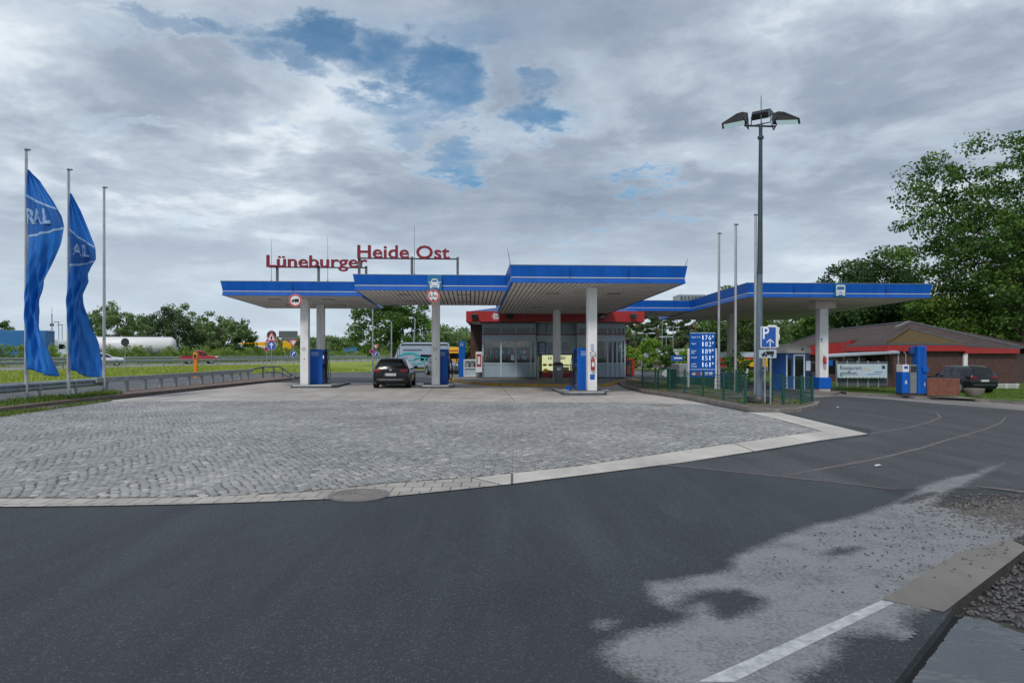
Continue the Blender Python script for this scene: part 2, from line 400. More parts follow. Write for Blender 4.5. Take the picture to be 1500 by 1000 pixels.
def grassmat(name, a, b_, c_, sc=.5):
    m = mat(name, a, .9, var=.3, scale=sc, bump=.6, bscale=14, col2=b_, spec=.2)
    nt = m.node_tree; L = nt.links.new; b = nt.nodes['Principled BSDF']; g = nd(nt, 'ShaderNodeNewGeometry')
    n = nd(nt, 'ShaderNodeTexNoise', Scale=6., Detail=6., Roughness=.8); L(g.outputs['Position'], n.inputs['Vector'])
    r = nd(nt, 'ShaderNodeMapRange'); r.inputs[1].default_value = .5; r.inputs[2].default_value = .72; L(n.outputs['Fac'], r.inputs[0])
    mx = nd(nt, 'ShaderNodeMix', data_type='RGBA'); src = b.inputs['Base Color'].links[0].from_socket
    L(r.outputs[0], mx.inputs[0]); L(src, mx.inputs[6]); mx.inputs[7].default_value = c4(c_); L(mx.outputs[2], b.inputs['Base Color'])
grassmat('meadow', (.27, .34, .05), (.19, .27, .04), (.36, .34, .10), .12)
grassmat('lawn', (.085, .15, .025), (.05, .10, .018), (.14, .16, .05), .5)
grassmat('far_land', (.06, .10, .03), (.04, .08, .02), (.09, .10, .04), .05)
def water():
    m = bpy.data.materials.new('water'); m.use_nodes = True; nt = m.node_tree; L = nt.links.new; b = nt.nodes['Principled BSDF']
    b.inputs['Base Color'].default_value = (.014, .015, .013, 1); b.inputs['Roughness'].default_value = .01; b.inputs['IOR'].default_value = 1.75; b.inputs['Specular IOR Level'].default_value = 1.
    g = nd(nt, 'ShaderNodeNewGeometry'); mp = nd(nt, 'ShaderNodeMapping'); mp.inputs['Scale'].default_value = (1, 1.6, 1); L(g.outputs['Position'], mp.inputs['Vector'])
    n = nd(nt, 'ShaderNodeTexNoise', Scale=4.5, Detail=2.); L(mp.outputs[0], n.inputs['Vector'])
    bp = nd(nt, 'ShaderNodeBump', Strength=.13, Distance=.03); L(n.outputs['Fac'], bp.inputs['Height']); L(bp.outputs[0], b.inputs['Normal'])
    M['water'] = m
water()
def cobblemat():
    m = bpy.data.materials.new('cobble'); m.use_nodes = True; nt = m.node_tree; L = nt.links.new; b = nt.nodes['Principled BSDF']
    at = nd(nt, 'ShaderNodeAttribute', attribute_name='tone'); g = nd(nt, 'ShaderNodeNewGeometry')
    cr = nd(nt, 'ShaderNodeValToRGB'); e = cr.color_ramp.elements
    e[0].position = 0; e[0].color = (.135, .135, .135, 1); e[1].position = 1; e[1].color = (.46, .445, .42, 1)
    k = e.new(.5); k.color = (.265, .265, .265, 1); k = e.new(.8); k.color = (.355, .35, .34, 1)
    n = nd(nt, 'ShaderNodeTexNoise', Scale=.4, Detail=5.); L(g.outputs['Position'], n.inputs['Vector'])
    a = nd(nt, 'ShaderNodeMath', operation='MULTIPLY_ADD'); L(n.outputs['Fac'], a.inputs[0]); a.inputs[1].default_value = 1.1
    s = nd(nt, 'ShaderNodeMath', operation='SUBTRACT'); L(at.outputs['Fac'], s.inputs[0]); s.inputs[1].default_value = .55; L(s.outputs[0], a.inputs[2])
    L(a.outputs[0], cr.inputs[0])
    n2 = nd(nt, 'ShaderNodeTexNoise', Scale=60., Detail=4., Roughness=.7); L(g.outputs['Position'], n2.inputs['Vector'])
    r = nd(nt, 'ShaderNodeMapRange'); r.inputs[1].default_value = .3; r.inputs[2].default_value = .7; r.inputs[3].default_value = .7; r.inputs[4].default_value = 1.25; L(n2.outputs['Fac'], r.inputs[0])
    mm = nd(nt, 'ShaderNodeMix', data_type='RGBA', blend_type='MULTIPLY'); mm.inputs[0].default_value = 1; L(cr.outputs[0], mm.inputs[6]); L(r.outputs[0], mm.inputs[7]); L(mm.outputs[2], b.inputs['Base Color'])
    b.inputs['Roughness'].default_value = .5
    bp = nd(nt, 'ShaderNodeBump', Strength=.35, Distance=.006); L(n2.outputs['Fac'], bp.inputs['Height']); L(bp.outputs[0], b.inputs['Normal'])
    M['cobble'] = m
cobblemat()
mat('joint', (.15, .14, .115), .95, var=.5, scale=1.2, col2=(.075, .073, .068))
mat('seam', (.15, .125, .13), .75, var=.35, scale=6)
mat('line_white', (.42, .43, .44), .7, var=.35, scale=14, bump=.5, bscale=80)

# ---------------------------------------------------------------- ground sheets
def inside(p, poly):
    x, y = p; c = False; n = len(poly)
    for i in range(n):
        (x0, y0), (x1, y1) = poly[i], poly[(i + 1) % n]
        if (y0 > y) != (y1 > y) and x < (x1 - x0) * (y - y0) / (y1 - y0) + x0: c = not c
    return c
def sdist(px, py, poly):                                  # signed distance arrays, inside positive
    n = len(poly); d = np.full(px.shape, 1e9); c = np.zeros(px.shape, bool)
    for i in range(n):
        (x0, y0), (x1, y1) = poly[i], poly[(i + 1) % n]; ex, ey = x1 - x0, y1 - y0
        t = np.clip(((px - x0) * ex + (py - y0) * ey) / (ex * ex + ey * ey + 1e-12), 0, 1)
        d = np.minimum(d, np.hypot(px - x0 - t * ex, py - y0 - t * ey))
        if y1 != y0:
            m = ((y0 > py) != (y1 > py)) & (px < (x1 - x0) * (py - y0) / (y1 - y0) + x0); c ^= m
    return np.where(c, d, -d)
def base_ground():
    m = MB(); xs = [-1500] + KN + [1500]; ys = [-300, 2500]
    vs = [(x, y, zg(x) - .1) for y in ys for x in xs]; n = len(xs)
    m.add(vs, [(i, i + 1, n + i + 1, n + i) for i in range(n - 1)], 'far_land'); return structure(m.build('ground'))
base_ground()
ROAD_R = [(.8, -8), (.8, -2), (1.3, 2.4), G(1310, 1000), G(1347, 952), G(1385, 905), G(1400, 882), G(1500, 795), (6.6, 7.6), (14, 11), (40, 17), (72, 20)]
road = sheet('road', [(-34, -8)] + ROAD_R + [(72, 120), (-8, 120), (-26, 62), (-34, 45)], 0, 'asphalt', skirt=.12)
# left service road is the same sheet; older, lighter wearing course there
sheet('service_road', [(-34, 5), (-16.9, 5), (-16.9, 46), (-15, 49), (4, 49), (4, 100), (-5, 100), (-24, 60.5), (-29, 46)], .004, 'asphalt_old')
ISL = [G(912, 567), G(940, 574.5), G(1000, 583.5), G(1040, 590.5), G(1095, 601), G(1140, 605), G(1175, 603), G(1197, 597.5), G(1201, 592), (10.6, 25), (10.7, 30), (9.6, 42), (7.0, 42), (6.0, 38.5)]
cob_front = [(-15.0, 8.15), G(0, 731), G(150, 731), G(300, 728.5), G(420, 723.5), G(500, 716.5), G(560, 709.5), G(690, 700.5), G(850, 683), G(1000, 660.5), G(1205, 632), G(1150, 617), G(1095, 604)]
COB = cob_front + [G(1040, 593), (5.75, 23.0), G(900, 590), G(500, 586.8), G(195, 588.3), (-15.0, 24.2)]
sheet('cobble_bed', COB, .004, 'joint')
outer = [(-15.0, 7.7), G(0, 743), G(150, 741.5), G(300, 738.5), G(400, 735), G(480, 731.5), G(560, 729), G(640, 721), G(735, 711)]
sheet('paving_border', outer + [G(690, 700.5), G(560, 709.5), G(500, 716.5), G(420, 723.5), G(300, 728.5), G(150, 731), G(0, 731), (-15.0, 8.15)], .010, 'border_blocks')
sheet('concrete_strip', [G(737, 711.0), G(850, 697), G(1000, 678), G(1140, 656), G(1272, 636), G(1142, 604.5), G(1095, 604), G(1150, 617), G(1205, 632), G(1000, 660.5), G(850, 683), G(692, 700.5)], .012, 'strip_conc')
sheet('forecourt_slab', [(-14.6, 24.2), G(195, 588.3), G(500, 586.8), G(900, 590), (5.75, 23.0), G(1040, 593), G(1000, 585), G(940, 576), G(912, 568), (6.2, 38.5), (7.2, 48.5), (-3.4, 48.5), (-3.4, 40), (-14.2, 40)], .008, 'slab')
def cobbles():                                            # every sett is a small dressed block, laid in segmental arcs
    rng = np.random.default_rng(3); poly = COB
    W, pitch, row = 1.25, .110, .110
    xs = np.arange(-15, 9.2, pitch); ys = np.arange(7, 26, row)
    gx, gy = np.meshgrid(xs, ys); idx = np.arange(len(ys))[:, None] + 0 * gx
    gx = gx + (idx % 2) * pitch * .5 + rng.normal(0, .008, gx.shape)
    ph = (gx % W) / W - .5
    arc = .17 * (1 - (2 * ph) ** 2)
    cy = gy + arc + rng.normal(0, .007, gy.shape); ang = np.arctan(-.17 * 8 * ph / W) * .8 + rng.normal(0, .06, gx.shape)
    cx, cy, ang = gx.ravel(), cy.ravel(), ang.ravel()
    k = sdist(cx, cy, poly) > .06; cx, cy, ang = cx[k], cy[k], ang[k]; n = len(cx)
    hw = .050 + rng.uniform(-.006, .004, n); hd = .050 + rng.uniform(-.006, .004, n); h = .010 + rng.uniform(-.0015, .003, n)
    ca, sa = np.cos(ang), np.sin(ang); V = []
    for s_, z in ((1.0, -.004), (1.0, .6), (.80, 1.)):
        for sx, sy in ((-1, -1), (1, -1), (1, 1), (-1, 1)):
            x, y = sx * hw * s_, sy * hd * s_
            zz = h * z + (rng.normal(0, .0012, n) if z == 1. else 0)
            V.append(np.stack([cx + x * ca - y * sa, cy + x * sa + y * ca, np.array([zg(q) for q in cx]) + .004 + zz], 1))
    V = np.stack(V, 1).reshape(-1, 3); o = (np.arange(n) * 12)[:, None, None]
    q = []
    for b in (0, 4):
        q += [(b + i, b + (i + 1) % 4, b + 4 + (i + 1) % 4, b + 4 + i) for i in range(4)]
    q.append((8, 9, 10, 11)); Q = (o + np.array(q)[None]).reshape(-1, 4)
    tone = np.clip(rng.normal(.5, .15, n) + (rng.random(n) < .06) * .35, 0, 1)
    return structure(npmesh('cobblestone_pavement', V, Q, 'cobble', tone=np.repeat(tone, 9)))
cobbles()
# raised traffic islands and kerbs: real steps
def raised(name, poly, h, m, mtop, inset=.15): return sheet(name, poly, h, m, skirt=h + .05)
def shrink(poly, d):
    n = len(poly); a = sum(poly[i][0] * poly[(i + 1) % n][1] - poly[(i + 1) % n][0] * poly[i][1] for i in range(n)); s = 1 if a > 0 else -1
    out = []
    for i in range(n):
        p, q, r = Vector(poly[i - 1]), Vector(poly[i]), Vector(poly[(i + 1) % n]); e, f = (q - p).normalized(), (r - q).normalized()
        n1, n2 = Vector((-e.y, e.x)) * s, Vector((-f.y, f.x)) * s; b = (n1 + n2); b = b / max(b.dot(n1), .35)
        out.append(tuple(q + b * d))
    return out
raised('island_kerb', ISL, .12, 'kerb', 'kerb')
sheet('island_soil', shrink(ISL, .16), .126, 'soil')
KI = [G(668, 559.5), G(690, 563.3), G(720, 565), G(760, 565.8), G(850, 566.8), (5.0, 35.2), (5.6, 37.4), (6.9, 40.6), (7.9, 41.2), (7.9, 58), (-7.0, 58), (-4.6, 44)]
raised('kiosk_kerb', KI, .14, 'yellow_paint', 'kerb')
sheet('kiosk_pavement', shrink(KI, .22), .146, 'pavers')
# left kerb with flag strip
LK = [(-15.0, 4), (-14.75, 18), (-15.0, 23), (-14.9, 27), (-14.6, 36), (-14.3, 44), (-14.6, 47), (-16.9, 47), (-16.9, 4)]
raised('left_kerb', LK, .13, 'kerb_red', 'kerb')
sheet('flag_strip', [(-15.35, 4), (-15.1, 18), (-15.35, 23), (-15.3, 26.6), (-16.8, 28.2), (-16.8, 4)], .137, 'lawn')
sheet('kerb_dirt', [(-15.0, 9), (-14.75, 18), (-15.0, 23), (-14.9, 25.5), (-14.2, 24.0), (-14.0, 21), (-13.75, 18.5), (-13.4, 14), (-13.6, 9)], .0255, 'soil')
# right verge
VG = [G(1212, 572.5), G(1240, 577.5), G(1300, 580.5), G(1340, 584), G(1400, 586), G(1450, 588.2), G(1500, 592), (36, 27), (70, 24), (70, 100), (17, 100), (16.5, 60), (17.4, 44)]
raised('verge_kerb', VG, .13, 'kerb', 'kerb')
sheet('verge', shrink(VG, .18), .137, 'lawn')
sheet('apron', [G(1216, 574.5), G(1240, 578), G(1300, 581), G(1340, 584.5), G(1400, 586.5), G(1450, 588.7), G(1500, 592.5), (36, 26.6), (36, 21.5), G(1500, 601.5), G(1400, 593), G(1290, 584), G(1230, 580), G(1195, 582), G(1170, 577)], .006, 'apron')
EI = [G(1190, 578), G(1222, 580), G(1232, 576.5), (18.2, 41), (16.4, 46), (15.6, 42)]
raised('truck_pump_island', EI, .14, 'conc_dk', 'conc_dk')
# road seams, markings, patch
sheet('side_road', [G(962, 681.5), G(1130, 660.5), G(1272, 639), (8.2, 15.6), G(1142, 603), G(1175, 604), G(1200, 596), (10.8, 25), (11, 34), (14.5, 40), G(1230, 580), G(1290, 584), G(1400, 593), G(1500, 601.5), (36, 21.5), (40, 17.5), (14, 11.6), (7.4, 8.6), G(1312, 717), G(1215, 705.5), G(1130, 697), G(1040, 687.5)], .0035, 'asphalt_mid')
sheet('road_seam', ribbon([G(960, 680), G(1040, 687.5), G(1130, 697), G(1215, 705.5), G(1312, 717)], .05), .005, 'seam')
sheet('road_seam', ribbon([G(1145, 697), G(1200, 687.5), G(1290, 671), G(1350, 656), G(1405, 640), G(1445, 628), G(1466, 619), G(1474, 610)], [.02, .07, .08, .08, .07, .06, .05, .04]), .006, 'seam')
sheet('road_seam', ribbon([G(1275, 635.5), G(1330, 626.5), G(1362, 618), G(1378, 611), G(1372, 605)], .06), .006, 'seam')
sheet('road_seam', ribbon([G(1425, 712), G(1460, 716), G(1502, 721)], [.05, .12, .16]), .009, 'seam')
sheet('road_marking', [G(1022, 1000), G(1076, 1000), G(1310, 884), G(1291, 880.5)] , .008, 'line_white')
def pale_patch():                                               # pale patch laid over the asphalt, with noisy edges
    out = [(1476, 676), (1450, 692), (1425, 705), (1380, 727), (1368, 742), (1420, 746), (1470, 752), (1520, 770), (1520, 800), (1400, 883), (1385, 903), (1350, 940), (1318, 1015), (960, 1015), (905, 985), (880, 960), (893, 940), (935, 922), (985, 912), (1010, 902), (960, 884), (944, 868), (950, 855), (1010, 845), (1065, 835), (1078, 812), (1130, 791), (1200, 767), (1250, 757), (1310, 737), (1352, 712), (1375, 703), (1420, 694), (1450, 684)]
    dark = [[(1040, 866), (1085, 866), (1121, 880), (1100, 892), (1060, 905), (1030, 880), (1000, 893), (985, 888)], [(1235, 934), (1300, 933), (1370, 952), (1335, 1015), (1180, 1015), (1175, 992), (1245, 965)], [(1330, 905), (1345, 897), (1384, 905), (1360, 930), (1335, 920)], [(1230, 806), (1255, 803), (1240, 812), (1215, 812)], [(1345, 726), (1370, 722), (1350, 731), (1318, 737)]]
    isl = [(858, 913), (880, 905), (915, 908), (912, 918), (885, 926), (862, 921)]
    toW = lambda q: [G(a, b) for a, b in q]
    xs = np.arange(.2, 7.9, .045); ys = np.arange(3.0, 11.2, .045); gx, gy = np.meshgrid(xs, ys)
    s = np.clip(sdist(gx, gy, toW(out)) / .20 + .6, 0, 1)
    for q in dark: s = np.minimum(s, np.clip(-sdist(gx, gy, toW(q)) / .22 + .55, 0, 1))
    s = np.maximum(s, .8 * np.clip(sdist(gx, gy, toW(isl)) / .15 + .5, 0, 1))
    keep = sdist(gx, gy, [(-34, -8)] + ROAD_R + [(72, 120), (-8, 120)]) > .06
    ny, nx = gx.shape; V = np.stack([gx, gy, np.array([zg(x) for x in gx.ravel()]).reshape(gx.shape) + .006], 2).reshape(-1, 3)
    i = np.arange(ny * nx).reshape(ny, nx); Q = np.stack([i[:-1, :-1], i[:-1, 1:], i[1:, 1:], i[1:, :-1]], 2).reshape(-1, 4)
    kp = (keep & (s > 0)).ravel(); Q = Q[keep.ravel()[Q].all(1) & ((s > .0).ravel()[Q].any(1))]
    m = bpy.data.materials.new('pale_patch'); m.use_nodes = True; nt = m.node_tree; L = nt.links.new; b = nt.nodes['Principled BSDF']; o = nt.nodes['Material Output']
    g = nd(nt, 'ShaderNodeNewGeometry'); at = nd(nt, 'ShaderNodeAttribute', attribute_name='amount')
    n = nd(nt, 'ShaderNodeTexNoise', Scale=2.2, Detail=9., Roughness=.72); L(g.outputs['Position'], n.inputs['Vector'])
    n2 = nd(nt, 'ShaderNodeTexNoise', Scale=42., Detail=3., Roughness=.6); L(g.outputs['Position'], n2.inputs['Vector'])
    a = nd(nt, 'ShaderNodeMath', operation='MULTIPLY_ADD'); L(n.outputs['Fac'], a.inputs[0]); a.inputs[1].default_value = 1.25; L(at.outputs['Fac'], a.inputs[2])
    a2 = nd(nt, 'ShaderNodeMath', operation='MULTIPLY_ADD'); L(n2.outputs['Fac'], a2.inputs[0]); a2.inputs[1].default_value = .85; L(a.outputs[0], a2.inputs[2])
    r = nd(nt, 'ShaderNodeMapRange'); r.inputs[1].default_value = 1.42; r.inputs[2].default_value = 2.10; r.inputs[4].default_value = .9; L(a2.outputs[0], r.inputs[0])
    mx = nd(nt, 'ShaderNodeMix', data_type='RGBA'); mx.inputs[6].default_value = (.175, .18, .19, 1); mx.inputs[7].default_value = (.31, .315, .325, 1); L(n2.outputs['Fac'], mx.inputs[0]); L(mx.outputs[2], b.inputs['Base Color']); b.inputs['Roughness'].default_value = .6
    tr = nd(nt, 'ShaderNodeBsdfTransparent'); ms = nd(nt, 'ShaderNodeMixShader'); L(r.outputs[0], ms.inputs[0]); L(tr.outputs[0], ms.inputs[1]); L(b.outputs[0], ms.inputs[2]); L(ms.outputs[0], o.inputs['Surface'])
    ob = npmesh('road_pale_patch', V, Q, m); at_ = ob.data.attributes.new('amount', 'FLOAT', 'POINT')
    at_.data.foreach_set('value', s.ravel().astype(np.float32)[:len(ob.data.vertices)]); structure(ob)
pale_patch()
# concrete edge slab, gravel and puddle in the lower right
EB = [G(1292, 879), G(1383, 897), G(1506, 803), G(1478, 790), G(1400, 812)]
mb = MB(); mb.prism(EB, -.085, .0085, 'mud', 'strip_dirt'); structure(mb.build('road_edge_slab'))  # slab sides coloured darker than its top
sheet('mud_bed', [(.8, -8), (.8, -2), (1.3, 2.4)] + [G(1310, 1000), G(1385, 905), G(1400, 882), G(1500, 795), (6.6, 7.6), (14, 11), (14, -8)], -.09, 'mud')
sheet('puddle', [(1.02, -4), (1.3, 2.4), G(1304, 1000), G(1341, 952), G(1380, 905), G(1398, 888), G(1420, 889), G(1448, 893), G(1472, 904), G(1502, 914), (4.6, 3.9), (5.5, 1), (4, -4)], -.062, 'water')
def rock_field(name, n, sampler, rmin, rmax, m, seed, zf):
    rng = np.random.default_rng(seed); bm = bmesh.new(); bmesh.ops.create_icosphere(bm, subdivisions=1, radius=1)
    bv = np.array([v.co[:] for v in bm.verts]); bf = np.array([[v.index for v in f.verts] for f in bm.faces]); bm.free()
    pts = np.array([sampler(rng) for _ in range(n)]); r = rng.uniform(rmin ** .5, rmax ** .5, n) ** 2
    V = bv[None] * (1 + rng.uniform(-.3, .3, (n, len(bv), 1))) * rng.uniform(.6, 1.15, (n, 1, 3)) * r[:, None, None]
    a = rng.uniform(0, 6.28, n); ca, sa = np.cos(a)[:, None], np.sin(a)[:, None]
    V = np.stack([V[..., 0] * ca - V[..., 1] * sa, V[..., 0] * sa + V[..., 1] * ca, V[..., 2] * .8], 2)
    z = np.array([zf(p) for p in pts]) + r * .25
    V = V + np.stack([pts[:, 0], pts[:, 1], z], 1)[:, None]
    Q = (bf[None] + (np.arange(n) * len(bv))[:, None, None]).reshape(-1, 3)
    return stuff(npmesh(name, V.reshape(-1, 3), Q, m))
def in_poly(poly, p0):
    xs = [p[0] for p in poly]; ys = [p[1] for p in poly]
    def f(rng):
        while True:
            p = (rng.uniform(min(xs), max(xs)), rng.uniform(min(ys), max(ys)))
            if inside(p, poly): return p
    return f
GP = [G(1392, 893), G(1440, 845), G(1500, 797), (7.2, 7.4), (9, 6), (5.4, 3.9), G(1502, 906), G(1470, 895), G(1440, 884), G(1415, 884)]
o = rock_field('gravel', 6500, in_poly(GP, 0), .008, .028, 'stone', 5, lambda p: -.085 + .03 * max(0, (p[0] - 3.5)) * (.5 + .5 * math.sin(p[0] * 5 + p[1] * 3)))
def spill(rng):
    while True:
        p = (rng.normal(5.75, .50), rng.normal(7.15, .42))
        if inside(p, [(-34, -8)] + ROAD_R + [(72, 120), (-8, 120)]): return p
GL = [G(1440, 778), G(1450, 752), G(1500, 722), (8.5, 8.8), (7.6, 7.4), G(1500, 796), G(1455, 792)]
o = rock_field('loose_gravel', 5200, spill, .005, .020, 'rock_lt', 6, lambda p: zg(p[0]) + .004)
def scat(rng):
    while True:
        p = (rng.normal(3.9, 1.0), rng.normal(6.1, 1.0))
        if inside(p, [G(1130, 800), G(1380, 735), G(1500, 730), G(1500, 792), G(1390, 880), G(1290, 875), G(1100, 860)]): return p
o = rock_field('scattered_grit', 330, scat, .004, .014, 'stone', 8, lambda p: zg(p[0]) + .007)
# left: embankment, motorway
DX = .2; ml = lambda lat, y: (-42 - lat * 1.02 + DX * (y - 50) + lat * DX * .0, y - lat * -.2)   # lateral offset from the near rail
YS = [-60, 0, 40, 60, 80, 110, 160, 260, 500, 1200]
def strip(name, la, za, lb, zb, m):
    mb = MB(); vs = []
    for y in YS: vs += [(*ml(la, y), za), (*ml(lb, y), zb)]
    mb.add(vs, [(2 * i + 1, 2 * i, 2 * i + 2, 2 * i + 3) for i in range(len(YS) - 1)], m); return structure(mb.build(name))
GB = [(-34, 5), (-30.5, 33), (-28.5, 44), (-25, 55), (-21, 60), (-13.5, 63.5), (-6, 78), (-2, 100), (0, 160), (10, 300)]
mb = MB(); vs = []
for i, p in enumerate(GB):
    y = [5, 33, 48, 62, 75, 95, 120, 150, 220, 400][i]; q = ml(-1.2, y); mid = ((p[0] * .5 + q[0] * .5), (p[1] * .5 + q[1] * .5))
    vs += [(p[0], p[1], .02), (mid[0], mid[1], .22), (q[0], q[1], .33)]
mb.add(vs, [(3 * i + k + 1, 3 * i + k, 3 * i + 3 + k, 3 * i + 4 + k) for i in range(len(GB) - 1) for k in (0, 1)], 'meadow')
structure(mb.build('grass_embankment'))
strip('motorway_verge', -1.3, .33, .6, .31, 'meadow')
strip('motorway', .6, .30, 13.3, .30, 'motorway')
strip('median', 13.3, .31, 18.6, .31, 'meadow')
strip('far_carriageway', 18.6, .30, 31.5, .30, 'motorway')
strip('far_verge', 31.5, .31, 60, .9, 'meadow')
# right rear: parking area with grass islands
sheet('parking_lot', [(6, 60), (30, 60), (60, 120), (60, 180), (-4, 180), (-2, 100)], .005, 'asphalt_old')
for q in ([G(925, 541.5), G(935, 539.8), G(1040, 539.5), G(1046, 541.5)], [G(918, 534), G(925, 532.8), G(1060, 532.6), G(1064, 534)]):
    sheet('grass_island', q, .13, 'meadow', skirt=.12)
# ---------------------------------------------------------------- canopies
TILT = .021
def to_local(loc, p): v = Vector((p[0], p[1], 0)) - Vector((loc[0], loc[1], 0)); return (v.dot(UX), v.dot(UY))
def canopy(label, loc, W, D, zb, slats=True, cols=(), colw=.40, zroof=.68):
    t = thing('petrol_canopy', label, 'canopy', (loc[0], loc[1], 0), A)
    tl = lambda x, y, z: (x, y, z - TILT * y)
    def ring(o, z): return [(-o, -o, z), (W + o, -o, z), (W + o, D + o, z), (-o, D + o, z)]
    def rings(name, prof, m):
        mb = MB(); vs = []
        for o, z in prof: vs += ring(o, zb + z)
        mb.add(vs, [(4 * i + k, 4 * i + (k + 1) % 4, 4 * i + 4 + (k + 1) % 4, 4 * i + 4 + k) for i in range(len(prof) - 1) for k in range(4)], m)
        return mb.xf(tl).build(name, t)
    h = zroof
    fa = rings('fascia', [(-.12, -.004), (-.025, 0), (-.055, .185), (-.075, .187), (-.075, .223), (-.05, .225), (.03, h), (.0, h + .012), (-.15, h + .012)], 'blue')
    rings('trim_strip', [(-.074, .19), (-.038, .192), (-.038, .218), (-.074, .22)], 'white')
    rings('coping', [(.036, h - .012), (.04, h + .014), (-.02, h + .018)], 'galv')
    for i in range(1, int(W / 2.3)):
        xs = W * i / int(W / 2.3); q = MB(); q.box(xs - .012, xs + .012, -.034, .02, zb + .235, zb + h - .02, 'blue_dk'); q.xf(tl).build('panel_seam', t)
    mb = MB(); mb.box(.12, W - .12, .12, D - .12, zb + .03, zb + h - .1, 'groove' if slats else 'soffit_plain')
    mb.box(.1, W - .1, .1, D - .1, zb + h - .1, zb + h - .06, 'roof_grey')
    if slats:
        n = int(round((W - .2) / .2)); w = (W - .2) / n
        for i in range(n): mb.box(.1 + i * w, .1 + i * w + w * .74, .1, D - .1, zb - .002, zb + .03, 'soffit')
    else: mb.box(.11, W - .11, .11, D - .11, zb, zb + .03, 'soffit_plain')
    mb.xf(tl).build('soffit', t)
    if slats:
        for fx in (.3, .7):
            for fy in (.25, .7):
                m2 = MB(); m2.box(W * fx - .28, W * fx + .28, D * fy - .12, D * fy + .12, zb - .03, zb - .004, 'galv_dk'); m2.box(W * fx - .24, W * fx + .24, D * fy - .09, D * fy + .09, zb - .036, zb - .031, 'soffit')
                m2.xf(tl).build('ceiling_light', t)
    for (x, y, z0, kind) in cols:
        c = MB(); hw = colw / 2; zt = zb - TILT * y - .003
        c.bbox(x - hw, x + hw, y - hw, y + hw, z0, zt, 'col_white' if kind != 'beige' else 'soffit_plain', .02)
        if kind == 'truck': c.box(x - hw * 2.3, x + hw * 2.3, y - hw * 1.6, y + hw * 1.6, zt - .42, zt - .01, 'soffit_plain')
        o = c.build('column', t)
        if kind == 'truck':
            b = MB(); b.bbox(x - .33, x + .38, y - .33, y + .33, z0 + .17, z0 + .80, 'blue', .03); b.build('column_guard', o)
            b = MB(); b.bbox(x - .3, x + .34, y - .3, y + .3, z0 - .02, z0 + .17, 'concrete', .02); b.build('plinth', o)
        if kind == 'notes':
            b = MB()
            for i in range(4): b.box(x - .12, x + .10 - .03 * (i % 2), y - hw - .004, y - hw - .001, 2.0 - i * .05, 2.018 - i * .05, 'greybox')
            b.build('notice', o); b = MB()
            b.box(x - .02, x + .03, y - hw - .004, y - hw - .001, 1.42, 1.47, 'dark'); b.build('sticker', o)
    return t
# left, middle and front units of the car canopy: same height, stepped three metres in plan
LA, LB, LC = (-13.93, 32.7), (-6.95, 29.95), (-.06, 26.75)
def colat(loc, px, d, z0, kind): x, y = to_local(loc, ((px - HX) / F * d, d)); return (x, y, z0, kind)
WA, WB, WC = 6.72, 6.86, 7.02
canA = canopy('blue edged slatted canopy on two white columns at the left end', LA, WA, 7.2, 4.5, cols=[colat(LA, 447, 34.2, .16, 'notes'), colat(LA, 470, 37.6, .16, 'plain')])
canB = canopy('middle blue edged slatted canopy with car pictogram on its front and one white column', LB, WB, 7.2, 4.5, cols=[colat(LB, 638.5, 34.2, .16, 'notes')])
canC = canopy('largest blue edged slatted canopy, jutting farthest forward, in front of the kiosk', LC, WC, 15.55, 4.5, cols=[colat(LC, 866.5, 28.5, .16, 'ext'), colat(LC, 815.5, 39.3, .146, 'plain')])
LD = (7.7, 45.2)
canD = canopy('narrow blue edged link roof joining the kiosk roof to the truck canopy', LD, 6.3, 5, 4.55, slats=False)
LE = (12.42, 36.0)
canE = canopy('large blue edged truck canopy with bus pictogram and plain beige underside', LE, 10.1, 17.2, 4.70, slats=False, cols=[colat(LE, 1204, 38.4, -.42, 'truck'), colat(LE, 1072, 46.5, -.3, 'beige')], colw=.5, zroof=.74)
mb = MB(); mb.bbox(11.3, 13.1, 46.2, 48, 4.5, 5.72, 'galv', .03)
for i in range(7): mb.box(11.4 + .24 * i, 11.56 + .24 * i, 46.17, 46.2, 4.9, 5.6, 'galv_dk')
tag(mb.build('roof_plant'), 'grey louvred ventilation box on the narrow link roof', 'ventilation box')

# on the front column of canC
cx, cy = (866.5 - HX) / F * 28.5, 28.5
def face_pt(dx, z, o=.0): return Vector((cx, cy, 0)) + UX * dx - UY * (.20 + o) + Vector((0, 0, z))
def mount(name, label, cat, loc, rz=A, group=None): return thing(name, label, cat, loc, rz, group)
t = mount('fire_extinguisher', 'red fire extinguisher with hose on the front white column of the largest canopy', 'fire extinguisher', face_pt(0, 1.05))
b = MB(); b.tube([(0, -.09, -.02), (0, -.09, .0), (0, -.09, .42), (0, -.09, .48)], [.06, .08, .08, .03], 'red', 12); b.build('bottle', t)
b = MB(); b.box(-.03, .03, -.12, -.06, .48, .53, 'dark'); b.tube([(0, -.09, .5), (.1, -.1, .55), (.12, -.11, .68), (0, -.12, .76), (-.12, -.11, .68), (-.08, -.1, .58)], .016, 'dark', 6); b.build('hose', t)
b = MB(); b.box(-.05, .05, -.175, -.172, .12, .30, 'white'); b.build('instruction_label', t)
b = MB(); b.box(-.10, .10, -.006, -.001, -.42, -.20, 'blue'); b.box(-.06, .06, -.009, -.0065, -.36, -.26, 'purple_blue'); o = b.build('sticker'); o.location = face_pt(0, 1.05); o.rotation_euler = (0, 0, A); tag(o, 'square blue sticker low on the front white column of the largest canopy', 'sticker')
b = MB()
for i in range(5): b.box(-.07, .08 - .02 * (i % 2), -.006, -.001, 1.02 - i * .055, 1.04 - i * .055, 'purple_blue')
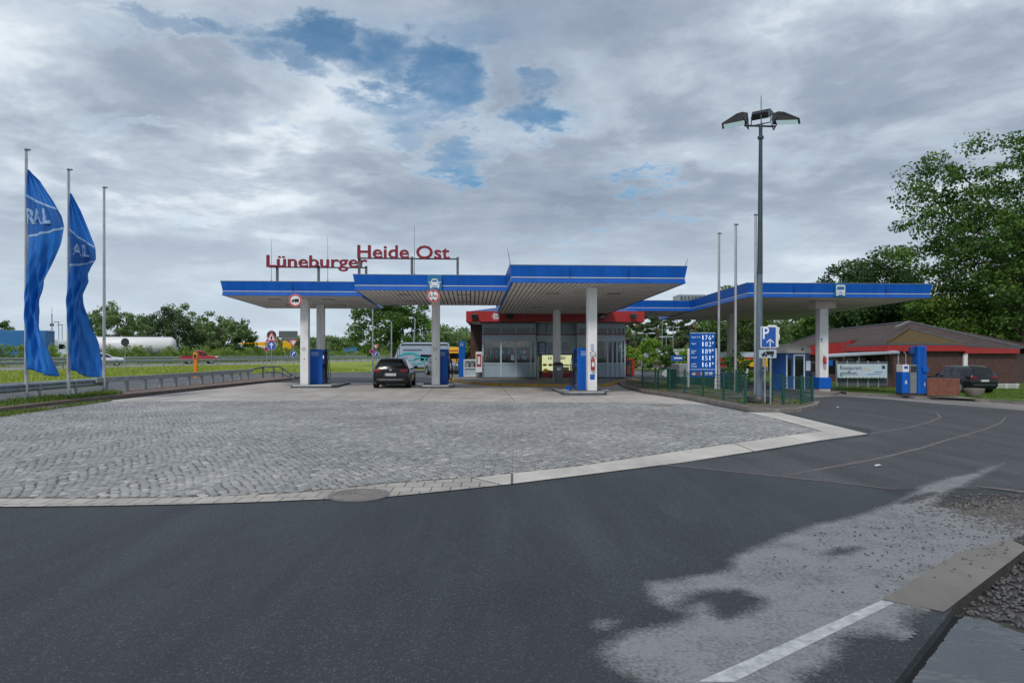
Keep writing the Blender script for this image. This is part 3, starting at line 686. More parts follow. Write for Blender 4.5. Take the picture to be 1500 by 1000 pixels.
o = b.build('notice'); o.location = face_pt(0, 1.05); o.rotation_euler = (0, 0, A); tag(o, 'lines of blue lettering above the extinguisher on the front column', 'notice')

# ---------------------------------------------------------------- signs on the canopies
def fascia_pt(loc, xl, z, o=.06): return Vector((loc[0], loc[1], 0)) + UX * xl - UY * o + Vector((0, 0, z))
def rrect(x0, x1, z0, z1, r, n=4):
    pts = []
    for cx_, cz_, a0 in ((x1 - r, z1 - r, 0), (x0 + r, z1 - r, 90), (x0 + r, z0 + r, 180), (x1 - r, z0 + r, 270)):
        pts += [(cx_ + r * math.cos(R(a0 + 90 * i / n)), cz_ + r * math.sin(R(a0 + 90 * i / n))) for i in range(n + 1)]
    return pts
def pict_plate(label, loc, w, h, draw):
    t = thing('pictogram_panel', label, 'sign', loc, A)
    b = MB(); b.bbox(-w / 2, w / 2, -.05, .04, 0, h, 'teal', .01); b.build('panel', t)
    b = MB(); draw(b); b.build('pictogram', t); return t
def draw_car(b):
    y = -.056
    b.flat([(-.19, .13), (.19, .13), (.21, .18), (.21, .30), (.17, .35), (.12, .47), (.08, .50), (-.08, .50), (-.12, .47), (-.17, .35), (-.21, .30), (-.21, .18)], 'white', (0, y, 0))
    b.flat([(-.12, .36), (.12, .36), (.09, .45), (-.09, .45)], 'teal', (0, y - .003, 0))
    for s in (-1, 1):
        b.flat(rrect(s * .15 - .03, s * .15 + .03, .24, .29, .02), 'teal', (0, y - .003, 0)); b.flat(rrect(s * .16 - .035, s * .16 + .035, .08, .14, .01), 'white', (0, y, 0))
        b.flat(rrect(s * .24 - .025, s * .24 + .025, .33, .38, .01), 'white', (0, y, 0))
    b.flat(rrect(-.09, .09, .17, .20, .01), 'teal', (0, y - .003, 0))
pict_plate('teal panel with white car front pictogram on the middle canopy edge', fascia_pt(LB, (635 - 516.5) / 1000 * 29.9, 4.5), .63, .66, draw_car)
def draw_bus(b):
    y = -.056
    b.flat(rrect(-.24, .24, .12, .62, .06), 'white', (0, y, 0)); b.flat(rrect(-.20, .20, .36, .54, .03), 'teal', (0, y - .003, 0))
    for s in (-1, 1):
        b.flat(rrect(s * .17 - .03, s * .17 + .03, .18, .24, .02), 'teal', (0, y - .003, 0)); b.flat(rrect(s * .18 - .05, s * .18 + .05, .06, .13, .01), 'white', (0, y, 0))
    for i in (-1, 0, 1): b.flat(rrect(i * .06 - .02, i * .06 + .02, .17, .27, .005), 'teal', (0, y - .003, 0))
pict_plate('pale blue panel with white bus front pictogram on the truck canopy edge', fascia_pt(LE, (1232 - 1094) / 1000 * 36.3, 4.72, .05), .60, .72, draw_bus)
def round_sign(label, loc, r, draw, rz=A):
    t = thing('prohibition_sign', label, 'sign', loc, rz)
    b = MB(); b.disc((0, 0, 0), (0, -1, 0), r, 'white', th=.02); b.box(-.03, .03, .02, .10, -.05, .05, 'galv'); b.build('sign_plate', t)
    b = MB(); b.disc((0, -.004, 0), (0, -1, 0), r * .97, 'sign_red', r0=r * .76); b.build('rim', t)
    b = MB(); draw(b, r); b.build('pictogram', t); return t
def d_truck(b, r):
    o = (0, -.006, 0); b.flat([(-.02, -.06), (.17, -.06), (.17, .07), (-.02, .07)], 'black', o)
    b.flat([(-.18, -.06), (-.03, -.06), (-.03, .05), (-.10, .05), (-.14, .0), (-.18, -.01)], 'black', o)
    for x in (-.12, .02, .11): b.disc((x, -.006, -.07), (0, -1, 0), .032, 'black', n=12)
def d_h(txt):
    def f(b, r):
        b.text(txt, r * .52, (0, -.006, -r * .26), 'black', align='CENTER', bold=.02, width=r * 1.25)
        for s in (1, -1): b.flat([(-r * .2, s * r * .72), (r * .2, s * r * .72), (0, s * r * .42)], 'black', (0, -.006, 0))
    return f
round_sign('round red ringed no trucks sign hanging under the left canopy edge', Vector(((434 - HX) / F * 32.9, 32.75, EYE + 78 / F * 32.8)), .31, d_truck)
round_sign('round red ringed 3,7 m height limit sign under the middle canopy edge', Vector(((635 - HX) / F * 30.0, 29.9, EYE + 85 / F * 29.9)), .285, d_h('3,7m'))
round_sign('small round 3,2 m height limit sign on the red kiosk roof edge', Vector(((726.5 - HX) / F * 41.4, 41.4, EYE + 55 / F * 41.4)), .26, d_h('3,2m'))

# roof letters
def roof_sign(label, txt, loc, width, zbase, posts, ztop_roof, bar):
    t = thing('rooftop_sign', label, 'sign', loc, A)
    b = MB(); b.text(txt, .60, (0, 0, zbase), 'letter_red', width=width, bold=.017, depth=.06); b.build('lettering', t)
    b = MB(); b.box(bar[0], bar[1], .07, .12, zbase - .03, zbase + .03, 'mast')
    b.build('rail', t)
    for x in posts: b = MB(); b.box(x - .055, x + .055, .07, .18, ztop_roof, zbase + .09, 'galv_dk'); b.build('post', t)
    return t
roof_sign('dark red Lüneburger roof letters on grey posts above the left canopy', 'Lüneburger', ((390.5 - HX) / F * 33.4, 33.4, 0), 4.88, 5.95, (.48, 2.48, 4.80), 5.05, (.1, 4.85))
roof_sign('dark red Heide Ost roof letters on grey posts above the middle canopy', 'Heide Ost', ((523.5 - HX) / F * 30.6, 30.6, 0), 4.12, 5.99, (.06, 2.42, 4.48), 5.1, (.05, 4.5))
for i, (px, py0, py1, d, lb) in enumerate([(397.5, 350, 411, 35, 'thin lightning rod rising behind the letter L of the roof sign'), (480, 346, 411, 35, 'thin lightning rod rising behind the letters burger of the roof sign'), (607, 330, 402, 32, 'thin lightning rod rising between the words Heide and Ost'), (747.5, 362, 388, 28, 'short lightning rod leaning at the left corner of the largest canopy'), (1003, 378, 391, 28, 'short lightning rod leaning at the right corner of the largest canopy')]):
    p, q = P(px, py1, d), P(px, py0, d); q = q + Vector((-.12 if i == 3 else (.14 if i == 4 else 0), 0, 0))
    b = MB(); b.tube([(0, 0, 0), tuple((q - p) * .5), tuple(q - p)], [.014, .011, .006], 'galv_dk', 6); b.cyl(0, 0, -.08, .05, .04, 'concrete', 8)
    o = b.build('lightning_rod'); o.location = p; tag(o, lb, 'lightning rod')

# ---------------------------------------------------------------- pump islands and pumps
def island_plate(label, px0, px1, d, depth):
    x0, x1 = (px0 - HX) / F * d, (px1 - HX) / F * d; w = x1 - x0
    t = thing('pump_island', label, 'pump island', ((x0 + x1) / 2, d, .008), A)
    b = MB(); pts = [(-w / 2 + .18, 0), (w / 2 - .18, 0), (w / 2, .25), (w / 2, depth - .25), (w / 2 - .18, depth), (-w / 2 + .18, depth), (-w / 2, depth - .25), (-w / 2, .25)]
    b.prism(pts, 0, .10, 'galv_dk'); b.prism(shrink(pts, .06), .10, .145, 'conc_dk'); b.build('plinth', t)
    b = MB(); ring = [(p[0], p[1], .12) for p in pts]; b.tube(ring + [ring[0]], .035, 'galv', 8); b.build('edge_rail', t)
    for s in (-1, 1):
        b = MB(); b.tube([(s * (w / 2 - .2), .12, .1), (s * (w / 2 - .2), .12, .2), (s * (w / 2 + .05), .12, .2), (s * (w / 2 + .05), .5, .2)], .03, 'galv', 6); b.build('kick_bar', t)
    return t
def pump(label, loc, w=.62, dep=1.1, h=1.95, body='pump_grey', tall=True, side=1, rz=A):
    t = thing('fuel_pump', label, 'fuel pump', loc, rz)
    b = MB(); b.bbox(-w / 2, w / 2, 0, .12, 0, h, 'blue', .015)
    for i in range(4): b.box(-w * .3, w * (.25 - .05 * (i % 2)), -.004, -.001, h - .16 - i * .055, h - .14 - i * .055, 'banner')
    b.build('end_panel', t)
    b = MB(); b.bbox(-w / 2, w / 2, dep - .12, dep, 0, h, 'blue', .015); b.build('end_panel', t)
    b = MB(); b.bbox(-w * .42, w * .42, .12, dep - .12, .05, 1.12, body, .03); b.bbox(-w * .36, w * .36, .14, dep - .14, 1.12, 1.62, 'pump_grey', .03); b.box(-w * .45, w * .45, .12, dep - .12, 0, .06, 'dark'); o = b.build('cabinet', t)
    for s in (-1, 1):
        b = MB(); b.box(s * w * .37 - .01, s * w * .37 + .01, .3, dep - .3, 1.2, 1.52, 'glass'); b.box(s * w * .385 - .006, s * w * .385 + .006, .34, dep - .55, 1.3, 1.45, 'digit'); b.build('display', o)
        for i in range(3):
            y = .26 + i * (dep - .52) / 2
            b = MB(); b.box(s * (w * .42 + .03) - .035, s * (w * .42 + .03) + .035, y - .05, y + .05, .78, 1.06, 'dark'); b.tube([(s * (w * .42 + .05), y, .98), (s * (w * .42 + .11), y, 1.08), (s * (w * .42 + .1), y, 1.16)], .025, ['blue', 'black', 'galv'][i], 6); b.build('nozzle', t)
            b = MB(); k = s * (w * .42 + .08); b.tube([(s * w * .40, y, 1.66), (k + s * .06, y, 1.5), (k + s * .14, y + .03, .9), (k + s * .16, y + .06, .4), (k + s * .1, y + .04, .16), (k + s * .0, y + .02, .3), (k, y, .62), (k + s * .02, y, .96)], .017, 'rubber', 6); b.build('hose', t)
    b = MB(); b.box(-w * .40, w * .40, .14, dep - .14, 1.64, h - .02, 'blue_dk'); b.build('head', t)
    return t
iA = island_plate('grey edged pump island under the left canopy', 424, 490, 33.7, 4.6)
iB = island_plate('grey edged pump island under the middle canopy beside the black estate car', 614, 662, 33.4, 4.0)
iC = island_plate('grey edged pump island under the largest canopy, nearest the cobbles', 826, 891, 27.7, 4.2)
def at(px, d, z=.15): return ((px - HX) / F * d, d, z)
pump('tall blue fuel pump on the left island beside two white columns', at(462, 34.9), .70, 1.3, 1.78)
pump('slim fuel pump with grey green cabinet behind the single column by the black estate car', at(649, 34.6), .48, 1.5, 1.78, 'pump_green')
pump('blue fuel pump behind the column with the red fire extinguisher', at(859, 29.0), .78, 1.2, 1.80)
pump('blue fuel pump at the far left of the kiosk, seen against its brick side', at(676.5, 46.0), .42, 1.4, 2.4, 'dark')
# squeegee bucket
b = MB(); b.tube([(0, 0, 0), (0, 0, .2)], [.11, .14], 'blue', 12); b.tube([(0, 0, .16), (.04, 0, .5)], .012, 'dark', 6); o = b.build('wash_bucket'); o.location = at(833, 28.6, .16); tag(o, 'small blue wash bucket on the left end of the front pump island', 'bucket')

# ---------------------------------------------------------------- kiosk
KX, KY = P(706, 518, 43.6).x, 43.6
kt = thing('petrol_kiosk', 'blue grey glazed petrol kiosk with red roof edge behind the pumps', 'kiosk', (KX, KY, .146), 0.02)
def kx(px): return (px - 706) * .0436
def kz(py): return (553.3 - py) * .0436
b = MB()                                           # carcass: recessed middle wall and the side and rear walls
b.box(.3, kx(916), 2.2, 13.5, 0, kz(470), 'kiosk'); b.box(-.9, .3, 4.0, 13.5, 0, kz(470), 'brick_dk'); b.build('wall', kt)
b = MB(); b.box(kx(787), kx(846), .9, 2.2, kz(490), kz(472), 'kiosk'); b.box(kx(787), kx(846), .86, .9, kz(500), kz(490), 'kiosk_lt'); b.build('lintel', kt)
def bay(x0, x1, panes, inside_items, name='bay'):
    B = MB(); zs, zh, zl, zt = kz(532), kz(499), kz(489.5), kz(472.5)
    B.box(x0, x1, 0, .1, .06, zs, 'kiosk'); B.box(x0 + .1, x1 - .1, .02, 2.19, 0, .06, 'dark')
    B.box(x0, x1, 0, .12, zh, zl, 'kiosk_lt'); B.box(x0, x1, 0, .12, kz(480), zt, 'kiosk_lt')
    for s, x in ((0, x0), (1, x1 - .12)): B.box(x, x + .12, .121, 2.19, .06, zs, 'kiosk'); B.box(x, x + .12, .121, 2.19, zh, zt, 'kiosk')
    B.box(x0, x1, .13, 2.19, zt - .05, zt, 'roof_grey'); B.box(x0 + .15, x1 - .15, 1.9, 2.0, .06, zt - .1, 'inwall'); B.box(x0 + .13, x1 - .13, .13, 1.6, .0, .04, 'inside')
    o = B.build('bay', kt)
    m = MB(); 
    for p in panes: m.box(p - .05, p + .05, -.03, .08, .06, zh, 'kiosk_lt'); m.box(p - .04, p + .04, -.01, .09, zl, kz(480), 'kiosk_lt')
    m.box(x0, x1, -.04, .04, zs - .03, zs + .05, 'kiosk_lt'); m.build('mullion', o)
    l = MB(); l.box(x0 - .1, x1 + .1, -.12, .14, zl, zl + .05, 'red_dk'); l.build('ledge', kt)
    for a, c in zip(panes[:-1], panes[1:]):
        g = MB(); g.box(a + .05, c - .05, .02, .04, zs + .05, zh, 'shopglass'); g.build('window', kt)
        g = MB(); g.box(a + .04, c - .04, .03, .05, zl + .05, kz(480), 'glass_green'); g.build('clerestory_window', kt)
    return o
bay(0, kx(785), [.06, kx(733.8), kx(755.6), kx(777.5), kx(784)], 0)
bay(kx(846), kx(917), [kx(847), kx(871), kx(890.5), kx(898), kx(904.5), kx(911), kx(916)], 0)
b = MB(); b.box(kx(848), kx(917), -.02, .05, .06, kz(500), 'kiosk'); 
for x0, x1, m in ((787, 791, 'kiosk_lt'), (800, 803, 'kiosk_lt'), (822, 825, 'kiosk_lt'), (843, 846, 'kiosk_lt')): b = MB(); b.box(kx(x0), kx(x1), .9, 1.05, 0, kz(472), m); b.build('mullion', kt)
b = MB(); b.box(kx(787), kx(846), 1.0, 1.03, kz(548), kz(500), 'shopglass'); b.build('glass_front', kt)
b = MB(); b.box(kx(787), kx(846), .98, 1.02, kz(489), kz(480), 'glass_green'); b.build('clerestory_window', kt)
b = MB(); b.box(kx(787), kx(846), .84, .98, kz(490), kz(490) + .05, 'red_dk'); b.build('ledge', kt)
# corrugated bay roof edge
b = MB()
for i in range(34): b.tube([(-.1 + i * .105, -.35, kz(472.8)), (-.1 + i * .105, 1.2, kz(471))], .05, 'galv_dk', 6)
b.build('corrugated_roof', kt)
# red roof edge round the whole building, open underside, low hipped roof
def kfas():
    x0, x1, y0, y1, z0, z1 = kx(684), kx(939), -1.2, 14.2, kz(472.5) + .02, kz(457)
    b = MB(); vs = []
    for o, z in ((-.3, z0 - .0), (0, z0), (0, z1), (-.3, z1)):
        vs += [(x0 - o, y0 - o, z), (x1 + o, y0 - o, z), (x1 + o, y1 + o, z), (x0 - o, y1 + o, z)]
    b.add(vs, [(4 * i + k, 4 * i + (k + 1) % 4, 4 * i + 4 + (k + 1) % 4, 4 * i + 4 + k) for i in range(3) for k in range(4)], 'red'); b.build('roof_edge', kt)
    b = MB(); b.box(x0 + .05, x1 - .05, y0 + .05, y1 - .05, z0 + .03, z0 + .06, 'soffit_plain'); b.build('underside', kt)
    b = MB(); c = [(x0 + .1, y0 + .1, z1 - .01), (x1 - .1, y0 + .1, z1 - .01), (x1 - .1, y1 - .1, z1 - .01), (x0 + .1, y1 - .1, z1 - .01), (x0 + 3.4, y0 + 5, z1 + .75), (x1 - 3.4, y0 + 5, z1 + .75)]
    b.add(c, [(0, 1, 5, 4), (1, 2, 5), (2, 3, 4, 5), (3, 0, 4)], 'blue_dk'); b.build('roof', kt)
kfas()
for px in (697, 747, 877, 922):
    t = thing('floodlight', {697: 'black floodlight on the sunlit left corner of the red kiosk roof edge', 747: 'black floodlight on the shaded red roof edge above the left kiosk bay', 877: 'black floodlight on the red roof edge right of the front white column', 922: 'black floodlight at the right end of the red kiosk roof edge'}[px], 'floodlight', (KX + kx(px), KY - 1.22, .146 + kz(468)), .02)
    b = MB(); b.bbox(-.2, .2, -.34, -.06, -.02, .30, 'dark', .05); b.build('lamp_housing', t)
    b = MB(); b.box(-.16, .16, -.345, -.341, .03, .25, 'glass'); b.build('lens', t)
    b = MB(); b.box(-.04, .04, -.06, .0, .05, .2, 'black'); b.build('bracket', t)
for x in (757.5, 768): b = MB(); b.box(kx(x) - .06, kx(x) + .06, .9, 1.0, kz(485.4), kz(482.6), 'warm'); b.build('ceiling_lamp_and_fill', kt)
# shop window clutter
def clutter(name, x, y, z, w, h, m, label, cat):
    b = MB(); b.bbox(-w / 2, w / 2, -.05, .05, 0, h, m, .01); o = b.build(name); o.location = (KX + x, KY + y, .146 + z); return tag(o, label, cat)
clutter('notice', kx(751), -.02, kz(527), .22, .34, 'banner', 'pale paper notice stuck inside the middle pane of the left kiosk bay', 'notice')
t = thing('price_list', 'blue hanging price list in the recessed window beside the left kiosk bay', 'sign', (KX + kx(795), KY + .82, .146))
b = MB(); b.box(-.27, .27, 0, .04, kz(521), kz(500), 'blue_dk'); b.build('board', t)
b = MB()
for i in range(7): b.box(-.2 + .02 * (i % 3), .2 - .04 * (i % 2), -.004, -.001, kz(503 + i * 2.4), kz(503 + i * 2.4) + .045, 'banner')
b.build('lettering', t)
t = thing('flyer_stand', 'rack of white and red flyers behind the left pane of the kiosk', 'flyer rack', (KX + kx(718), KY + .75, .146 + .9))
b = MB(); b.box(-.4, .4, 0, .3, -.86, .18, 'greybox'); b.build('shelf', t)
rg = random.Random(4)
for i in range(9):
    b = MB(); x = -.36 + i * .085; h = rg.uniform(.25, .9); b.bbox(x, x + .07, -.02, .1, .2, .2 + h, rg.choice(['white', 'banner', 'red', 'orange', 'cream', 'turq']), .01); b.build('flyer', t)
t = thing('snack_display', 'golden snack display behind the dark window of the right kiosk bay', 'display rack', (KX + kx(882.5), KY + .5, .146 + .95))
for i, m in enumerate(['ad_brown', 'yellow', 'ad_brown', 'orange', 'ad_brown']): b = MB(); b.bbox(-.2, .2, 0, .3, i * .27, i * .27 + .22, m, .03); b.build('packet', t)
b = MB(); b.box(-.25, .25, .31, .34, -.9, 1.4, 'dark'); b.build('back_panel', t)
# banner with food pictures on a frame in front of the recess
bd = 42.6; t = thing('advert_board', 'cream advert board with black capital letters and food pictures, partly behind a white column', 'advert board', ((794 - HX) / F * bd, bd, .146), .02)
bw = (838 - 794) / F * bd; bz0, bz1 = EYE - .146 + (518 - 546) / F * bd, EYE - .146 + (518 - 520) / F * bd
b = MB(); b.box(0, bw, 0, .05, bz0, bz1, 'ad_cream'); b.build('panel', t)
b = MB(); b.box(-.03, bw + .03, .01, .06, bz1 + .001, bz1 + .05, 'dark'); b.box(-.06, -.001, .01, .06, .05, bz1, 'dark'); b.box(bw + .001, bw + .06, .01, .06, .05, bz1, 'dark'); b.box(-.03, bw + .03, .012, .05, .1, bz0 - .001, 'red_dk'); b.build('frame', t)
b = MB(); b.text('LA', .19, (.38, -.004, bz1 - .27), 'text_dk', width=.25, bold=.03); b.text('SSO', .19, (1.14, -.004, bz1 - .27), 'text_dk', width=.33, bold=.03); b.build('lettering', t)
for (x, z, rx, rz_, m) in ((.17, .50, .14, .08, 'orange'), (.52, .50, .14, .08, 'ad_brown'), (1.52, .48, .28, .05, 'ad_green')):
    b = MB(); b.flat([(x + rx * math.cos(a * .3927), bz0 + z + rz_ * math.sin(a * .3927)) for a in range(16)], m, (0, -.004, 0)); b.build('food_picture', t)
b = MB(); b.flat([(.0, bz0), (bw, bz0), (bw, bz0 + .14), (1.2, bz0 + .19), (.7, bz0 + .12), (.3, bz0 + .2), (0, bz0 + .13)], 'ad_brown', (0, -.003, 0)); b.flat(rrect(.1, .33, bz0 + .04, bz0 + .26, .02), 'yellow', (0, -.006, 0)); b.flat(rrect(1.26, 1.68, bz0 + .14, bz0 + .36, .01), 'text_dk', (0, -.005, 0)); b.flat(rrect(1.3, 1.64, bz0 + .2, bz0 + .3, .01), 'ad_green', (0, -.008, 0)); b.build('lower_picture', t)
# waste bin at the back column
t = thing('waste_bin', 'dark grey waste bin standing against the back white column', 'waste bin', ((817.5 - HX) / F * 38.6, 38.6, .146), A)
b = MB(); b.tube([(0, 0, 0), (0, 0, .06), (0, 0, .85), (0, 0, .9)], [.25, .27, .30, .30], 'pump_grey', 14); b.build('body', t)
b = MB(); b.tube([(0, 0, .9), (0, 0, .96), (0, 0, 1.05), (0, 0, 1.08)], [.31, .31, .24, .1], 'dark', 14); b.build('lid', t)
b = MB(); b.box(-.12, .12, -.315, -.30, .62, .78, 'white'); b.build('sticker', t)
# items left of the kiosk: trolley cage, leaflet stand, bin
t = thing('gas_bottle_cage', 'white framed gas bottle cage beside the left wall of the kiosk', 'cage', P(692, 551.5, 45.5), .02)
b = MB()
for x in (-.55, .55):
    for y in (0, .7): b.box(x - .03, x + .03, y - .03, y + .03, 0, 1.15, 'white')
for z in (.03, .58, 1.12): b.box(-.55, .55, -.03, .03, z - .03, z + .03, 'white'); b.box(-.55, .55, .67, .73, z - .03, z + .03, 'white')
b.build('frame', t); b = MB(); b.box(-.5, .5, .05, .65, .06, .52, 'kiosk_lt'); b.box(-.5, .5, .3, .34, .52, 1.08, 'kiosk'); b.build('panel', t)
for x in (-.32, 0, .32): b = MB(); b.tube([(x, .2, .58), (x, .2, 1.0), (x, .2, 1.06)], [.13, .13, .05], 'greybox', 10); b.build('gas_bottle', t)
t = thing('leaflet_stand', 'white leaflet stand with red edge at the corner of the kiosk', 'leaflet stand', P(701.5, 545, 43.3) + Vector((0, 0, -.2)), .02)
b = MB(); b.box(-.2, .2, 0, .05, .2, 1.5, 'white'); b.build('frame', t); b = MB(); b.box(-.15, .15, -.01, -.001, .55, 1.35, 'red'); b.box(-.08, .08, -.02, -.011, .7, 1.2, 'white'); b.build('poster', t)
t = thing('litter_bin', 'slim dark litter bin at the left corner of the kiosk', 'waste bin', P(702, 551.5, 44.0), .02)
b = MB(); b.bbox(-.2, .2, -.2, .2, 0, .8, 'pump_grey', .04); b.build('body', t); b = MB(); b.bbox(-.22, .22, -.22, .22, .8, .92, 'dark', .04); b.build('lid', t)
# red gas cage / vending unit right of kiosk
t = thing('tyre_air_station', 'red and black air and water station at the right end of the kiosk', 'air station', P(920.5, 551.5, 44.5) + Vector((0, 0, 0)), A)
b = MB(); b.bbox(-.26, .30, 0, .5, 0, 1.05, 'dark', .04); b.build('body', t); b = MB(); b.bbox(.22, .40, -.03, .52, .05, 1.12, 'red', .03); b.bbox(-.3, .36, -.03, .52, 1.06, 1.16, 'red', .03); b.build('housing', t)
for z in (.3, .6): b = MB(); b.disc((-.02, -.01, z), (0, -1, 0), .14, 'ad_brown', r0=.07, n=16); b.build('hose_reel', t)
# yellow line on the pavement
sheet('yellow_line', ribbon([G(738, 557.8), G(752, 557.4)], .25), .152, 'yellow_paint')

# shop interior seen through the panes: shelving with goods, glowing strips added to brighten it
b = MB(); b.box(kx(787), kx(846), 1.95, 2.05, 0, kz(480), 'inwall'); b.build('inner_wall', kt)
rg = random.Random(12)
for (xa, xb, yy, nm) in ((kx(713), kx(752), 1.25, 0), (kx(757), kx(778), 1.45, 1), (kx(792), kx(842), 1.6, 2), (kx(849), kx(888), 1.2, 3)):
    t = thing('goods_shelf', ['shelf with colourful goods behind the left panes of the left kiosk bay', 'shelf with goods behind the rightmost pane of the left kiosk bay', 'shelf with goods inside the recessed middle part of the kiosk', 'shelf with goods behind the dark window of the right kiosk bay'][nm], 'shelf', (KX, KY, .146 + .05))
    b = MB(); b.box(xa, xb, yy + .3, yy + .34, 0, 2.0, 'greybox')
    for z in (.1, .6, 1.1, 1.5, 1.9): b.box(xa, xb, yy, yy + .3, z, z + .03, 'greybox')
    b.build('rack', t)
    for z in (.63, 1.13, 1.53):
        x = xa + .02; b = MB()
        while x < xb - .12:
            w = rg.uniform(.06, .2); h = rg.uniform(.14, .32); b.box(x, x + w, yy + .02, yy + .24, z, z + h, rg.choice(['red', 'yellow', 'white', 'banner', 'orange', 'turq', 'ad_brown', 'dkgreen_metal', 'cream', 'blue'])); x += w + .015
        stuff(b.build('goods', t))
for px in (722, 746, 768, 815, 868, 895):
    b = MB(); b.box(kx(px) - .5, kx(px) + .5, 1.0, 1.12, kz(488), kz(487), 'shop_fill'); b.build('ceiling_lamp_and_fill', kt)  # strips added as fill so the interior does not go dark
# ---------------------------------------------------------------- flag poles and flags
def flagpole(label, px, py0, py1, d, group, r=.055):
    p = P(px, py0, d); h = P(px, py1, d).z - p.z
    t = thing('flagpole', label, 'flagpole', p, 0, group)
    b = MB(); b.tube([(0, 0, -.1), (0, 0, h * .5), (0, 0, h)], [r * 1.1, r, r * .8], 'pole_alu', 12); b.build('pole', t)
    b = MB(); b.cyl(0, 0, h, h + .06, r * 1.0, 'galv_dk', 10); b.box(0, .13, -.03, .03, h + .01, h + .055, 'galv_dk'); b.build('cap', t)
    b = MB(); b.cyl(0, 0, 0, .35, r * 1.35, 'galv', 12); b.build('sleeve', t); b = MB(); b.tube([(.03, -r - .012, 1.0), (.035, -r - .02, h * .5), (.03, -r - .01, h)], .006, 'dark', 4); b.build('halyard', t); return t, p, h
G1, G2 = 'flagpoles on the grass strip at the left', 'flagpoles on the fenced island'
flagpole('nearest left flagpole, carrying the larger blue flag', 38.5, 592, 221, 23.0, G1)
flagpole('second left flagpole, carrying the narrower blue flag', 100.5, 586, 250, 24.7, G1)
flagpole('bare flagpole on the left grass strip without a flag', 152.5, 579.5, 276, 27.4, G1)
flagpole('bare flagpole on the fenced island right beside the price board, shortest in view', 1053, 571.5, 343, 31.8, G2, .06)
flagpole('bare flagpole between two others on the fenced island', 1077.5, 574.5, 330, 30.4, G2, .06)
flagpole('bare flagpole just left of the tall lamp mast on the fenced island', 1106.5, 577.5, 316, 29.0, G2, .06)
def flag(label, d, left, right, bottom, logo, seed):
    # left / right: photo rows -> columns of the two edges at distance d; cloth folds run down it
    ly = [p[1] for p in left]; lx = [p[0] for p in left]; ry = [p[1] for p in right]; rx = [p[0] for p in right]
    y0 = left[0][1]
    def fn(u, v):
        yl = y0 + (ly[-1] - y0) * v; yr = y0 + (ry[-1] - y0) * v
        py = yl * (1 - u) + yr * u + bottom * math.sin(math.pi * u) * max(0, v - .8) * 5
        a = np.interp(yl, ly, lx); c = np.interp(yr, ry, rx); px = a + (c - a) * u
        w = (c - a) / 50
        dep = min(1, .25 + max(0, v - .3) * 2) * .11 * math.sin(u * 7.5 + v * 5 + seed) * min(1, v * 4) + min(1, .3 + max(0, v - .3) * 2) * .20 * math.sin(u * 3 + v * 9 + seed * 2) * u + .05 * math.sin(u * 19 - v * 13) + .022 * math.sin(u * 31 + v * 47 + seed) * min(1, max(0, v - .33) * 4) + .010 * math.sin(u * 57 - v * 21) * min(1, max(0, v - .33) * 4)
        return P(px, py, d) + Vector((0, dep - .05, 0))
    base = fn(0, 0); t = thing('flag', label, 'flag', base)
    nu, nv = 40, 120
    V = [fn(i / nu, j / nv) - base for j in range(nv + 1) for i in range(nu + 1)]
    q = [(j * (nu + 1) + i, j * (nu + 1) + i + 1, (j + 1) * (nu + 1) + i + 1, (j + 1) * (nu + 1) + i) for j in range(nv) for i in range(nu)]
    b = MB(); b.add(V, [f[::-1] for f in q], 'flag', True); o = b.build('cloth', t, sharp=3)
    m = o.modifiers.new('thickness', 'SOLIDIFY'); m.thickness = .004
    def patch(us, vs_, mt, name, off):
        B = MB(); n1, n2 = len(us), len(vs_[0])
        VV = [fn(us[i], vs_[i][j]) - base + Vector((0, -off, 0)) for i in range(n1) for j in range(n2)]
        B.add(VV, [(i * n2 + j, i * n2 + j + 1, (i + 1) * n2 + j + 1, (i + 1) * n2 + j) for i in range(n1 - 1) for j in range(n2 - 1)], mt, True); return B.build(name, t, sharp=3)
    us = [i / 24 for i in range(25)]
    top = [logo['t0'] + (logo['t1'] - logo['t0']) * u ** .8 for u in us]; bot = [logo['b0'] + (logo['b1'] - logo['b0']) * u ** 1.3 for u in us]
    patch(us, [[a + (c - a) * k / 8 for k in range(9)] for a, c in zip(top, bot)], 'flag_dk', 'emblem', .008)
    patch(us, [[a - .012, a - .006, a] for a in top], 'flag_ink', 'border_line', .010); patch(us, [[a, a + .006, a + .012] for a in bot], 'flag_ink', 'border_line', .010)
    B = MB(); k0, k1, hh = logo['u0'], logo['u1'], logo['h']
    B.text(logo['txt'], 1, (0, 0, 0), 'flag_ink', fn=lambda x, z: fn(k0 + (k1 - k0) * x / logo['w'], np.interp(k0 + (k1 - k0) * x / logo['w'], us, [(a * .35 + c * .65) for a, c in zip(top, bot)]) + .006 - z * hh) - base + Vector((0, -.02, 0)), bold=.03)
    B.build('lettering', t); return t
flag('large blue flag sagging from the nearest left flagpole, pale letters RAL showing', 22.9, [(42, 249), (41, 300), (40, 420), (40, 500), (44, 540)], [(43, 249), (62, 266), (82, 296), (93, 318), (95, 332), (88, 358), (75, 385), (64, 412), (59, 440), (60, 466), (67, 490), (78, 515), (86, 540), (88.5, 551)], 2, dict(txt='RAL', t0=.135, t1=.20, b0=.33, b1=.275, u0=.0, u1=.72, w=2.55, h=.075), .3)
flag('narrower blue flag folded along the second left flagpole', 24.6, [(104, 284), (103, 360), (102, 470), (102, 520), (105, 542)], [(106, 284), (120, 310), (131, 338), (140, 362), (142, 380), (136, 392), (133, 402), (136, 414), (128, 432), (130, 450), (134, 480), (139, 510), (144, 535), (147, 552)], 4, dict(txt='AL', t0=.20, t1=.30, b0=.40, b1=.365, u0=.12, u1=.74, w=1.7, h=.065), 1.7)

